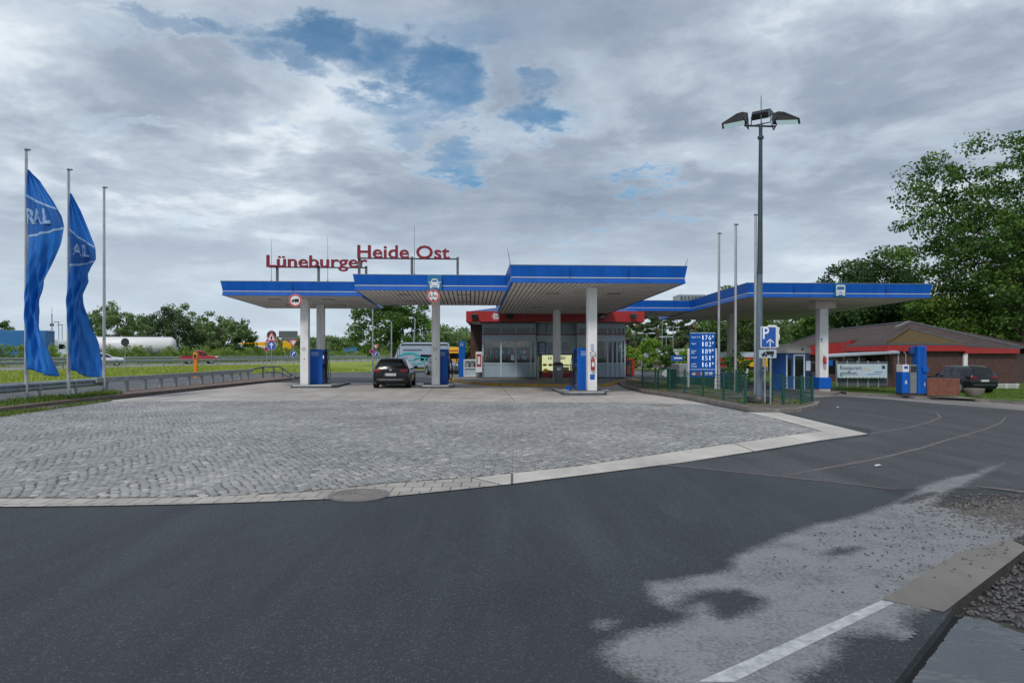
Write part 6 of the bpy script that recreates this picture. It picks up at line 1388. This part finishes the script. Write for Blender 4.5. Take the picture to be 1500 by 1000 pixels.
for i in range(7): b.box(.1 + i * .26, .13 + i * .26, -.012, -.001, .04, w_ - .05, 'plank')
b.build('batten', t)
t = thing('planter', 'round grey concrete planter bowl in front of the black suv', 'planter', P(1427, 579.5, 40.0), 0)
b = MB(); b.tube([(0, 0, 0), (0, 0, .05), (0, 0, .38), (0, 0, .44)], [.40, .42, .54, .52], 'conc_dk', 20); b.cyl(0, 0, .3, .445, .46, 'soil', 16); b.build('bowl', t)
t = thing('lattice_fence', 'low white lattice fence on the lawn before the brick wall', 'fence', P(1444, 570.5, 50.5), 0)
b = MB(); L_ = (1491 - 1444) / F * 50.5
for i in range(15):
    x = i * L_ / 15
    for s in (0, 1): b.tube([(x, .02 * s, .05 + .36 * s), (x + .30, .02 * s, .41 - .36 * s)], .016, 'white', 5)
for z in (.05, .42): b.box(0, L_ + .1, -.02, .03, z - .02, z + .02, 'white')
b.build('lattice', t)
for i in range(4): b = MB(); b.box(i * L_ / 3 - .03, i * L_ / 3 + .03, .03, .08, -.2, .46, 'white'); b.build('post', t)
# blue hut, rear truck pump
t = thing('attendant_hut', 'blue octagonal hut with cream roof and glazed door under the truck canopy', 'hut', P(1156, 572, 40.0), -.12)
oc = lambda r, k=0: [(r * math.cos(R(22.5 + 45 * i + k)), r * math.sin(R(22.5 + 45 * i + k))) for i in range(8)]
hz = (572 - 518) / F * 40; w = 1.10
b = MB(); b.prism(oc(w), 0, 2.2, 'hutblue'); b.build('wall', t)
b = MB(); q1, q2, q3 = oc(w + .10), oc(w + .02), oc(w * .72)
vs = [(x, y, 2.2) for x, y in q1] + [(x, y, 2.32) for x, y in q1] + [(x * .98, y * .98, 2.52) for x, y in q2] + [(x, y, 2.72) for x, y in q3]
b.add(vs, [(8 * k + i, 8 * k + (i + 1) % 8, 8 * k + 8 + (i + 1) % 8, 8 * k + 8 + i) for k in range(3) for i in range(8)] + [tuple(range(24, 32)), tuple(range(8))[::-1]], 'cream'); o = b.build('roof', t)
b = MB(); b.disc((.42, -1.13, 2.42), (.2, -1, .1), .07, 'dark', n=12); b.build('vent', o)
b = MB(); y = -w * .924 - .02; b.box(.02, .50, y - .03, y + .03, .1, 2.05, 'carglass'); b.build('door', t)
b = MB(); b.box(-.05, .02, y - .04, y + .03, .05, 2.12, 'banner'); b.box(.50, .57, y - .04, y + .03, .05, 2.12, 'banner'); b.box(.02, .5, y - .04, y + .03, 2.05, 2.12, 'banner'); b.build('door_frame', t)
a8 = oc(w)[4]; b = MB(); 
b.box(-.45, -.39, y - .04, y + .03, .05, 2.1, 'banner'); b.build('edge_trim', t); b = MB(); b.box(-.36, -.16, y - .02, y + .02, .9, 1.9, 'carglass'); b.build('window', t)
b = MB(); b.box(.66, .9, -.98, -.93, 1.2, 1.75, 'banner'); b.build('notice', t)
t = thing('truck_pump', 'grey truck fuel pump between the blue hut and the white canopy column', 'fuel pump', P(1191, 571, 41.5), A)
b = MB(); b.bbox(-.12, .42, 0, .6, 0, 1.72, 'pump_grey', .03); b.box(-.08, .38, -.01, -.001, 1.1, 1.6, 'brick_dk'); b.build('cabinet', t); b = MB(); b.bbox(-.42, -.14, .05, .5, 0, .95, 'blue', .03); b.build('blue_cabinet', t)
b = MB(); b.bbox(-.44, -.14, .0, .4, 1.3, 1.72, 'col_white', .02); b.build('display', t); b = MB(); b.tube([(-.3, .2, .9), (-.3, .2, 2.3)], .04, 'galv', 6); b.build('hose_arm', t)
# details on the truck canopy column
cxe, cye = P(1204, 518, 38.05).x, 38.05
t = thing('fire_extinguisher', 'red fire extinguisher on the truck canopy column', 'fire extinguisher', (cxe + .12, cye - .1, EYE - (533 - HY) / F * 38), A)
b = MB(); b.tube([(0, -.02, 0), (0, -.02, .36), (0, -.02, .42)], [.08, .08, .03], 'red', 12); b.build('bottle', t); b = MB(); b.tube([(0, -.02, .42), (-.08, -.03, .5), (-.12, -.04, .3), (-.1, -.03, .1)], .015, 'dark', 6); b.build('hose', t)
t = thing('paper_dispenser', 'small round topped blue box on the right of the truck canopy column', 'dispenser', (P(1213.5, 518, 38.3).x, 38.2, EYE - (536 - HY) / F * 38.3), A)
b = MB(); b.bbox(-.02, .22, 0, .3, 0, .32, 'blue', .05); b.build('box', t)
b = MB(); b.box(-.05, .05, -.01, 0, -.05, .05, 'teal'); o = b.build('emblem_sticker'); o.location = (cxe - .02, cye - .005, EYE + (518 - 496.5) / F * 38); tag(o, 'tiny teal sticker high on the truck canopy column', 'sticker')
# ---------------------------------------------------------------- trees and plants
def leaf_quads(rng, C, rad, n, size, flat=.55, up=.35):
    """n leaf clumps around each cluster centre; returns vertices, quads, tones"""
    k = len(C); ci = np.repeat(np.arange(k), n); N = k * n
    d = rng.normal(0, 1, (N, 3)); d /= np.linalg.norm(d, axis=1)[:, None]; r = rng.random(N) ** .45
    P_ = C[ci] + d * (r * rad[ci])[:, None] * np.array([1, 1, flat])
    nr = d * .6 + rng.normal(0, .6, (N, 3)) + np.array([0, 0, up]); nr /= np.linalg.norm(nr, axis=1)[:, None]
    a = rng.normal(0, 1, (N, 3)); u = np.cross(nr, a); u /= np.linalg.norm(u, axis=1)[:, None] + 1e-9; v = np.cross(nr, u)
    s = size * rng.uniform(.55, 1.25, N); su, sv = (u * s[:, None] * .5), (v * s[:, None] * .5 * rng.uniform(.5, .9, N)[:, None])
    V = np.stack([P_ - su, P_ - sv * .9 + su * .1, P_ + su, P_ + sv], 1).reshape(-1, 3)
    Q = np.arange(N * 4).reshape(-1, 4)
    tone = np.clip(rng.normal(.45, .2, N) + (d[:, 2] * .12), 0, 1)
    return V, Q, tone
def tree(name, label, loc, H, crown, trunk_r, ncl, nleaf, lsize, lm='leaf', bark='bark', bare=.3, seed=1, rad=(.9, 1.8), group=None, limbs=10, lean=(0, 0), shell=.35, cat='tree', lump=.3, flat=.6):
    rng = np.random.default_rng(seed); t = thing(name, label, cat, loc, 0, group); cx, cy, cz, rx, ry, rz = crown
    d = rng.normal(0, 1, (ncl, 3)); d /= np.linalg.norm(d, axis=1)[:, None]
    lob = rng.normal(0, 1, (7, 3)); lob /= np.linalg.norm(lob, axis=1)[:, None]
    bulge = 1 + lump * (np.max(d @ lob.T, axis=1) - .62) * 1.6
    r = (shell + (1 - shell) * rng.random(ncl)) ** .6 * bulge
    C = np.array([cx, cy, cz]) + d * r[:, None] * np.array([rx, ry, rz])
    C = C[C[:, 2] > bare * H * .8]
    rd = rng.uniform(rad[0], rad[1], len(C)) * (.75 + .5 * rng.random(len(C)))
    V, Q, tone = leaf_quads(rng, C, rd, nleaf, lsize, flat); npmesh('crown', V, Q, lm, t, tone)
    b = MB(); top = H * .86; pts = [(0, 0, -.4)] + [(cx * k * .8 + lean[0] * k + .12 * math.sin(k * 7 + seed), cy * k * .8 + .1 * math.cos(k * 9), top * k) for k in (.03, .2, .4, .6, .8, 1)]
    b.tube(pts, [trunk_r * q for q in (1.35, 1.1, .9, .72, .5, .3, .1)], bark, 10)
    order = np.argsort(rng.random(len(C)))[:limbs]
    for j in order:
        k = rng.uniform(.35, .8); a = Vector(pts[1 + int(k * 5)]); e = Vector(C[j]); m = a.lerp(e, .5) + Vector((0, 0, .12 * (e - a).length)) 
        b.tube([a, m, e], [trunk_r * .38, trunk_r * .22, trunk_r * .06], bark, 6)
    b.build('trunk', t); return t
def gz(px, d): return zg(P(px, 518, d).x)
def tpos(px, d, z=None): x = P(px, 518, d).x; return (x, d, zg(x) if z is None else z)
# large broadleaf trees on the right
tree('oak_tree', 'largest broadleaf tree, rising at the right edge above the restaurant', tpos(1502, 71), 24.2, (.5, 0, 14.2, 10.9, 9, 10.2), .55, 420, 150, .37, seed=11, bare=.16, rad=(1.1, 2.2), limbs=30, lump=.6, shell=.2)
tree('oak_tree', 'dark broad tree between the truck canopy and the largest tree', tpos(1278, 84), 14.2, (0, 0, 9.0, 5.6, 5, 4.9), .4, 230, 120, .36, lm='leaf_dk', seed=12, bare=.15, rad=(1.0, 1.9), limbs=14, lump=.55)
tree('oak_tree', 'yellow green tree crown hanging beside the right end of the truck canopy', tpos(1398, 74), 9.6, (0, 0, 6.2, 4.6, 4, 3.6), .3, 90, 110, .36, lm='shrub', seed=13, bare=.15, rad=(1.0, 1.9), limbs=12, lump=.5)
tree('oak_tree', 'low dark tree behind the restaurant roof below the truck canopy', tpos(1228, 92), 9.4, (0, 0, 5.6, 6.5, 4, 4.0), .3, 80, 110, .42, seed=14, bare=.1, rad=(1.2, 2.0), limbs=8)
tree('oak_tree', 'dark tree behind the roof ridge of the restaurant', tpos(1345, 90), 12, (0, 0, 6.6, 6.5, 4, 5.2), .35, 90, 110, .42, seed=15, bare=.1, rad=(1.2, 2.2), limbs=10)
tree('oak_tree', 'tree at the right edge whose leaves fill the gap above the lattice fence', tpos(1512, 78), 9.5, (0, 0, 5.0, 3.8, 3, 4.2), .22, 55, 110, .32, lm='shrub', seed=16, bare=.1, rad=(.9, 1.5), limbs=10)
def pine(label, px, d, H, seed, r=.2, cw=2.6, group=None, frac=.45, lm='needle', n=26, nl=80, ls=.42):
    rng = np.random.default_rng(seed); t = thing('pine_tree', label, 'tree', tpos(px, d), 0, group)
    C, rd = [], []
    for i in range(n):
        k = rng.random(); z = H * (1 - frac * k); w = cw * (.25 + .75 * math.sin(math.pi * min(1, k * .8 + .12))) * rng.uniform(.4, 1.1); a = rng.uniform(0, 6.28)
        C.append((w * math.cos(a), w * math.sin(a), z)); rd.append(rng.uniform(.5, 1.15))
    C = np.array(C); V, Q, tone = leaf_quads(rng, C, np.array(rd), nl, ls, .45, .5); npmesh('crown', V, Q, lm, t, tone)
    b = MB(); b.tube([(0, 0, -.3), (.05, 0, H * .3), (-.08, .05, H * .65), (.05, 0, H * .97)], [r * 1.2, r, r * .7, r * .2], 'pinebark', 8)
    for c in C[:n // 2]: z = c[2] - .3; b.tube([(0, 0, z), tuple(c * np.array([.6, .6, 1])), tuple(c)], [r * .25, r * .18, r * .05], 'pinebark', 5)
    b.build('trunk', t); return t
for i, (px, d, H) in enumerate([(1446, 100, 15), (1457, 92, 14), (1469, 96, 16), (1481, 88, 13.5), (1494, 94, 15)]):
    pine(['leftmost reddish pine trunk seen below the largest tree', 'reddish pine trunk just right of the leftmost one below the largest tree', 'middle one of five reddish pine trunks below the largest tree', 'fourth reddish pine trunk below the largest tree, counted from the left', 'rightmost reddish pine trunk at the right edge below the largest tree'][i], px, d, H, 40 + i, frac=.55)
# pines and trees between kiosk and hut
for i, (px, d, H, lb) in enumerate([(932, 150, 11.5, 'dark pine beside the right end of the kiosk roof'), (963, 146, 12.0, 'pointed dark pine above the double headed lamps'), (992, 150, 11.2, 'broad pine behind the tall car park lamp'), (1020, 140, 12.2, 'dark pine rising above the price board'), (1046, 138, 11.6, 'pine between the price board and the left bare flagpole of the island')]):
    pine(lb, px, d, H, 60 + i, .22, 3.4, frac=.75, n=34, nl=90, ls=.55)
for i, (px, d, H, lb) in enumerate([(1092, 95, 8.2, 'rounded tree behind the lamp mast under the truck canopy'), (1066, 100, 8.0, 'rounded tree between two bare flagpoles under the truck canopy'), (1128, 98, 7.4, 'green tree just right of the parking sign')]):
    tree('broadleaf_tree', lb, tpos(px, d), H, (0, 0, H * .62, 3.4, 3, H * .40), .2, 60, 90, .40, lm='leaf_far', seed=70 + i, bare=.15, rad=(.8, 1.5), limbs=8)
for i, (px, d, H, lb) in enumerate([(1146, 125, 7.6, 'pine left of the blue hut against the pale sky'), (1164, 120, 6.4, 'small pine above the cream roof of the blue hut'), (1184, 122, 8.6, 'pine with bare top just left of the truck canopy column')]):
    pine(lb, px, d, H, 80 + i, .16, 2.4, frac=.7, lm='leaf_far', n=26, nl=60, ls=.5)
tree('oak_tree', 'tree crown peeping over the left corner of the truck canopy', tpos(1072, 88), 10.9, (0, 0, 7.6, 4.2, 3, 3.4), .25, 45, 90, .40, seed=90, bare=.3, rad=(.8, 1.5), limbs=6)
for i, (px, d, H, w, lb, lm) in enumerate([(951.5, 84, 3.9, 1.3, 'bright pale green young tree right of the kiosk, the largest of the young trees', 'leaf_lt'), (978, 100, 3.4, 1.4, 'small dark green round tree left of the parked tanker', 'leaf'), (1006, 92, 3.2, 1.2, 'pale green young tree half hidden by the left edge of the price board', 'leaf_lt'), (925, 96, 3.0, .9, 'thin pale sapling close to the right end of the kiosk', 'leaf_lt')]):
    tree('young_tree', lb, tpos(px, d), H, (0, 0, H * .60, w, w, H * .42), .07, 40, 70, .26, lm=lm, seed=100 + i, bare=.12, rad=(.35, .75), limbs=8)
# trees across the motorway on the left
far = [(8, 150, 8.4, 2.2, 'leaf', 'small dark tree above the blue trailer at the far left'), (150, 128, 9.6, 4.4, 'leaf_far', 'rounded tree behind the bare left flagpole'), (172, 124, 9.4, 5.2, 'leaf_far', 'greyish green willow like tree behind the round sign seen from behind'), (203, 132, 8.0, 2.6, 'leaf_far', 'dark tree at the right end of the white tanker'), (255, 116, 8.6, 4.0, 'needle', 'blue green broad pine left of the red pickup'), (272, 122, 9.2, 4.6, 'leaf_far', 'tall tree above the red pickup'), (293, 128, 7.2, 3.6, 'leaf_far', 'lower tree between the pines and the left canopy'), (322, 118, 7.8, 4.2, 'leaf_far', 'broad tree left of the left canopy edge'), (345, 124, 7.0, 3.4, 'leaf', 'tree tapering down towards the yellow canopy')]
for i, (px, d, H, w, lm, lb) in enumerate(far):
    x = P(px, 518, d).x; tree('broadleaf_tree', lb, (x, d, .5), H, (0, 0, H * .58, w * .9, w * .8, H * .44), .22, 60, 90, .40, lm=lm, seed=120 + i, bare=.08, rad=(.7, 1.3), limbs=8, lump=.5)
for i, (px, d, H, w, lb) in enumerate([(425, 190, 5.6, 5.5, 'far tree behind the yield sign and yellow pylon'), (447, 200, 5.8, 6, 'far tree between the two left canopy columns'), (482, 210, 7.6, 6, 'far tree just right of the left canopy columns'), (505, 230, 6.2, 6, 'hazy far tree right of the dark motorway car')]):
    tree('broadleaf_tree', lb, (P(px, 518, d).x, d, .3), H, (0, 0, H * .5, w, w * .7, H * .5), .25, 70, 70, .7, lm='leaf_far', seed=140 + i, bare=.0, rad=(1.2, 2.2), limbs=5)
tree('ash_tree', 'big loose leaved tree behind the black estate car and the camper van', tpos(577, 86), 9.2, (0, 0, 5.9, 5.0, 4, 3.9), .3, 130, 100, .36, seed=150, bare=.22, rad=(.7, 1.5), limbs=18, lump=.5, shell=.2)
for i, (px, d, H, w, lb) in enumerate([(645, 140, 6.8, 5, 'grey green far tree right of the single middle column'), (668, 150, 7.6, 6, 'far wooded rise left of the blue pump at the kiosk'), (690, 145, 7.0, 5, 'far tree close to the left brick side of the kiosk')]):
    tree('broadleaf_tree', lb, (P(px, 518, d).x, d, 0), H, (0, 0, H * .5, w, 4, H * .5), .25, 80, 80, .5, lm='leaf_far', seed=160 + i, bare=.0, rad=(1., 1.9), limbs=5)
tree('shrub', 'dark bushy shrub in the blue tub on the island', P(1067, 560, 33.5), 2.0, (0, 0, .55, .75, .7, 1.0), .04, 30, 90, .12, seed=170, bare=-.2, rad=(.15, .35), limbs=6, cat='shrub')
tree('shrub', 'green shrub right of the blue tub behind the middle flagpole', P(1085, 562, 36), 1.6, (0, 0, .6, .7, .6, .8), .04, 24, 90, .12, lm='shrub', seed=171, bare=-.2, rad=(.15, .35), limbs=6, cat='shrub')
# far woods as one mass each
def woods(name, spots, seed, lm, ls, nl=60):
    rng = np.random.default_rng(seed); C, rd = [], []
    for (x, y, z, H, w) in spots:
        for j in range(9):
            k = rng.random(); C.append((x + rng.normal(0, w * .4) * (1.1 - k * .7), y + rng.normal(0, w * .4), z + H * k)); rd.append(w * .42 * (1.25 - .8 * k))
    C = np.array(C); V, Q, tone = leaf_quads(rng, C, np.array(rd), nl, ls, .7, .4); return stuff(npmesh(name, V, Q, lm, None, tone))
rw = random.Random(5)
woods('far_woods', [(P(px, 518, d).x, d, zg(P(px, 518, d).x), rw.uniform(7.5, 11.2), 5) for px, d in ((rw.uniform(915, 1205), rw.uniform(158, 185)) for _ in range(85))], 21, 'leaf_far', .75)
woods('far_woods', [(P(px, 518, d).x, d, 0, rw.uniform(4.2, 8.0), 8) for px, d in ((rw.uniform(395, 720), rw.uniform(255, 320)) for _ in range(70))], 22, 'leaf_far', 1.2)
woods('far_woods', [(P(px, 518, d).x, d, .4, rw.uniform(1.6, 2.8), 6) for px, d in ((rw.uniform(-250, 400), rw.uniform(170, 220)) for _ in range(60))], 23, 'leaf', .8)
woods('far_woods', [(P(px, 518, d).x, d, zg(90) + 0, rw.uniform(8, 13), 6) for px, d in ((rw.uniform(1190, 1720), rw.uniform(112, 145)) for _ in range(75))], 24, 'leaf', .7)
# median bushes
def bushes(name, seed, lm):
    rng = np.random.default_rng(seed); C, rd = [], []
    y = 30.
    while y < 330:
        for _ in range(2):
            p = ml(rng.uniform(15.6, 18.0), y); h = rng.uniform(1.2, 2.7) * (1 if y < 200 else .8)
            C += [(p[0], p[1], .3 + h * .4), (p[0] + rng.normal(0, .4), p[1] + rng.normal(0, .4), .3 + h * .85)]; rd += [rng.uniform(.8, 1.2), rng.uniform(.45, .8)]
        y += .9 if y < 140 else 1.8
    V, Q, tone = leaf_quads(rng, np.array(C), np.array(rd), 70, .26, .8, .3); return stuff(npmesh(name, V, Q, lm, None, tone))
bushes('median_bushes', 31, 'hedge')
# grass: tufts on the flag strip, the verge, along the kerb
def tufts(name, n, sampler, h, zf, seed, lm='blade', w=.012):
    rng = np.random.default_rng(seed); p = np.array([sampler(rng) for _ in range(n)]); a = rng.uniform(0, 6.28, n); hh = h * rng.uniform(.4, 1.2, n); z = np.array([zf(q) for q in p])
    ln = rng.normal(0, .45, (n, 2)) * hh[:, None]; dx, dy = np.cos(a) * w, np.sin(a) * w
    B = np.stack([p[:, 0], p[:, 1], z], 1); T = B + np.stack([ln[:, 0], ln[:, 1], hh], 1); o = np.stack([dx, dy, 0 * dx], 1)
    V = np.stack([B - o, B + o, T + o * .25, T - o * .25], 1).reshape(-1, 3); return stuff(npmesh(name, V, np.arange(n * 4).reshape(-1, 4), lm, None, rng.random(n)))
def clumpy(poly, seed, r=.35):
    rg_ = np.random.default_rng(seed); f = in_poly(poly, 0); c = [f(rg_) for _ in range(60)]
    def g(rng):
        while True:
            q = c[rng.integers(0, 60)]; p = (q[0] + rng.normal(0, r), q[1] + rng.normal(0, r * 1.5))
            if inside(p, poly): return p
    return g
tufts('kerb_grass', 9000, clumpy([(-15.15, 6), (-14.95, 18), (-15.2, 23), (-15.2, 26.8), (-16.7, 28.3), (-16.7, 6)], 1, .5), .14, lambda p: .13, 41)
tufts('kerb_weeds', 5000, clumpy([(-14.95, 9), (-14.7, 18), (-14.95, 23), (-14.8, 25.5), (-14.1, 24.0), (-13.9, 21), (-13.6, 18.5), (-13.2, 14), (-13.4, 9)], 2, .25), .06, lambda p: .02, 42, w=.016)
VGp = shrink(VG, .35)
tufts('verge_grass', 16000, in_poly([G(1222, 572), G(1240, 576), G(1318, 579.5), (P(1318, 518, 40.5).x, 40.5), (P(1420, 518, 41).x, 40.5), G(1440, 585.5), G(1500, 588), (40, 30), (44, 49), (26, 50)], 0), .10, lambda p: zg(p[0]) + .13, 43, w=.02)
tufts('island_weeds', 2500, clumpy(shrink(ISL, .3), 3, .3), .10, lambda p: zg(p[0]) + .12, 44, w=.014)
tufts('slope_grass', 26000, in_poly([(-33, 22), (-30, 36), (-26, 54), (-20, 61), (-13, 64.5), (-24, 84), (-35, 78), (-40, 58), (-40, 40), (-36, 22)], 0), .22, lambda p: .05 + .2 * min(1, max(0, (-p[0] + .2 * (p[1] - 50) - 26) / 14)), 45, lm='blade_lt', w=.04)
# ---------------------------------------------------------------- camera, light, sky
cam = bpy.data.cameras.new('camera'); co = bpy.data.objects.new('camera', cam); COL.objects.link(co); S.camera = co
co.location = (0, 0, EYE); co.rotation_euler = (R(90), 0, 0); cam.sensor_width = 36; cam.lens = 24; cam.sensor_fit = 'HORIZONTAL'
cam.shift_y = 18 / 1500; cam.clip_end = 6000; cam.clip_start = .05
SUN_AZ, SUN_EL = R(200), R(48)      # compass from +Y clockwise: the sun stands behind the photographer's left shoulder
sun = bpy.data.lights.new('sun', 'SUN'); sun.energy = 1.5; sun.angle = R(11); sun.color = (1, .95, .88)
so = bpy.data.objects.new('sun', sun); COL.objects.link(so)
sd = Vector((math.sin(SUN_AZ) * math.cos(SUN_EL), math.cos(SUN_AZ) * math.cos(SUN_EL), math.sin(SUN_EL)))
so.rotation_euler = sd.to_track_quat('Z', 'Y').to_euler(); so.location = sd * 60
W = bpy.data.worlds.new('World'); S.world = W; W.use_nodes = True
def sky():
    nt = W.node_tree; L = nt.links.new; bg = nt.nodes['Background']
    st = nd(nt, 'ShaderNodeTexSky', sky_type='NISHITA'); st.sun_disc = False; st.sun_elevation = SUN_EL; st.sun_rotation = SUN_AZ; st.air_density = 1.; st.dust_density = .6
    tc = nd(nt, 'ShaderNodeTexCoord'); d = tc.outputs['Generated']
    V = lambda op, a, b=None: _v(nt, op, a, b)
    def _v(nt, op, a, b):
        n = nd(nt, 'ShaderNodeVectorMath', operation=op)
        for i, q in enumerate((a, b)):
            if q is None: continue
            if isinstance(q, (tuple, list)): n.inputs[i].default_value = q
            elif isinstance(q, (int, float)): n.inputs[3 if op == 'SCALE' else i].default_value = q
            else: L(q, n.inputs[3 if (op == 'SCALE' and i == 1) else i])
        return n
    def mth(op, a, b=None, c=None, clamp=False):
        n = nd(nt, 'ShaderNodeMath', operation=op); n.use_clamp = clamp
        for i, q in enumerate((a, b, c)):
            if q is None: continue
            if isinstance(q, (int, float)): n.inputs[i].default_value = q
            else: L(q, n.inputs[i])
        return n.outputs[0]
    def rng(x, a, b, lo=0., hi=1., smooth=True):
        n = nd(nt, 'ShaderNodeMapRange', interpolation_type='SMOOTHSTEP' if smooth else 'LINEAR'); L(x, n.inputs[0])
        for i, q in enumerate((a, b, lo, hi)): n.inputs[1 + i].default_value = q
        return n.outputs[0]
    sep = nd(nt, 'ShaderNodeSeparateXYZ'); L(d, sep.inputs[0])
    z = mth('MAXIMUM', sep.outputs[2], 0.0)
    inv = mth('DIVIDE', 1.0, mth('ADD', z, .13))
    flat = nd(nt, 'ShaderNodeCombineXYZ'); L(mth('MULTIPLY', sep.outputs[0], inv), flat.inputs[0]); L(mth('MULTIPLY', sep.outputs[1], inv), flat.inputs[1])
    p = flat.outputs[0]                                       # the cloud layer seen in perspective
    def noise(vec, sc, det=9., ro=.6, dist=0., off=(0, 0, 0)):
        a = V('ADD', vec, off).outputs[0]
        n = nd(nt, 'ShaderNodeTexNoise', Scale=sc, Detail=det, Roughness=ro, Distortion=dist); L(a, n.inputs['Vector']); return n.outputs['Fac']
    big = noise(p, .75, 6., .55, .4, (3.1, 1.7, 0)); mid = noise(p, 1.7, 8., .55, .25, (7.3, 2.1, 0)); fine = noise(p, 7.0, 8., .62, .3, (1.3, 9.1, 0))
    # directions in which the layer is broken, each with its own extent (world directions)
    wn = nd(nt, 'ShaderNodeTexNoise', Scale=5., Detail=7., Roughness=.65); L(p, wn.inputs['Vector']); wn.inputs['Scale'].default_value = 1.5
    wob = V('SCALE', V('SUBTRACT', wn.outputs['Color'], (.5, .5, .5)).outputs[0], .34).outputs[0]
    dw = V('ADD', d, wob).outputs[0]
    holes = [(285, 32, 120, 22, .75), (470, 55, 95, 36, .9), (440, 95, 60, 32, .8), (560, 62, 100, 50, .72), (640, 112, 62, 72, 1.), (596, 152, 105, 30, .8), (700, 28, 120, 40, .62), (580, 182, 60, 22, .7), (790, 172, 62, 34, .95), (790, 118, 55, 22, .8), (675, 222, 62, 24, .9), (230, 238, 70, 16, .5), (905, 288, 60, 12, .65), (990, 312, 60, 9, .55), (120, 20, 120, 30, .3), (170, 195, 60, 14, .3), (790, 350, 80, 9, .35), (420, 192, 50, 10, .5)]
    tot = None
    for (px, py, rx, ry, k) in holes:
        c = Vector(((px - HX) / F, 1, (HY - py) / F)); ln = c.length; c.normalize()
        q = V('MULTIPLY', V('SUBTRACT', dw, tuple(c)).outputs[0], (ln * F / rx / 1.18, .6, ln * F / ry / 1.22)).outputs[0]
        f = mth('MULTIPLY', rng(V('LENGTH', q).outputs['Value'], 1.35, .25), k)
        tot = f if tot is None else mth('MAXIMUM', tot, f)
    br = rng(mth('MULTIPLY_ADD', mth('SUBTRACT', mid, .5), 1.5, mth('MULTIPLY_ADD', mth('SUBTRACT', fine, .5), 1.0, tot)), .06, 1.25)
    # brightness of the cloud layer
    b1 = rng(big, .36, .66, -.5, .5); b2 = rng(mid, .35, .65, -.5, .5); b3 = rng(fine, .3, .7, -.5, .5)
    nh = rng(z, .02, .22, .35, 1.)
    t = mth('ADD', mth('MULTIPLY', b1, .42), mth('MULTIPLY', nh, mth('ADD', mth('MULTIPLY', b2, .44), mth('MULTIPLY', b3, .16))))
    t = mth('ADD', mth('ADD', t, .5), mth('MULTIPLY', rng(tot, .1, .55), .22))
    hz = rng(z, .04, .26, 1., 0.)
    cr = nd(nt, 'ShaderNodeValToRGB'); L(t, cr.inputs[0]); e = cr.color_ramp.elements
    e[0].position = .0; e[0].color = (.18, .225, .30, 1); e[1].position = 1.; e[1].color = (.72, .76, .79, 1)
    k = e.new(.38); k.color = (.26, .313, .388, 1); k = e.new(.68); k.color = (.395, .458, .525, 1)
    hc = nd(nt, 'ShaderNodeMix', data_type='RGBA'); L(mth('MULTIPLY', hz, .62), hc.inputs[0]); L(cr.outputs[0], hc.inputs[6]); hc.inputs[7].default_value = (.50, .575, .645, 1)
    blue = nd(nt, 'ShaderNodeMix', data_type='RGBA', blend_type='MULTIPLY'); blue.inputs[0].default_value = 1.; L(st.outputs[0], blue.inputs[6]); blue.inputs[7].default_value = (.020, .055, .070, 1)
    fin = nd(nt, 'ShaderNodeMix', data_type='RGBA'); L(mth('MULTIPLY', br, .92), fin.inputs[0])
    up = nd(nt, 'ShaderNodeVectorMath', operation='SCALE'); L(hc.outputs[2], up.inputs[0]); up.inputs[3].default_value = 1.0
    L(up.outputs[0], fin.inputs[6]); L(blue.outputs[2], fin.inputs[7])
    sc = nd(nt, 'ShaderNodeVectorMath', operation='SCALE'); L(fin.outputs[2], sc.inputs[0]); sc.inputs[3].default_value = 10.0
    L(sc.outputs[0], bg.inputs['Color']); bg.inputs['Strength'].default_value = .1
sky()
S.view_settings.view_transform = 'Standard'; S.view_settings.look = 'None'; S.view_settings.gamma = 1; S.view_settings.use_curve_mapping = False
S.view_settings.exposure = 0.45
S.render.engine = 'CYCLES'; S.cycles.use_denoising = True; S.cycles.max_bounces = 6; S.cycles.transparent_max_bounces = 12
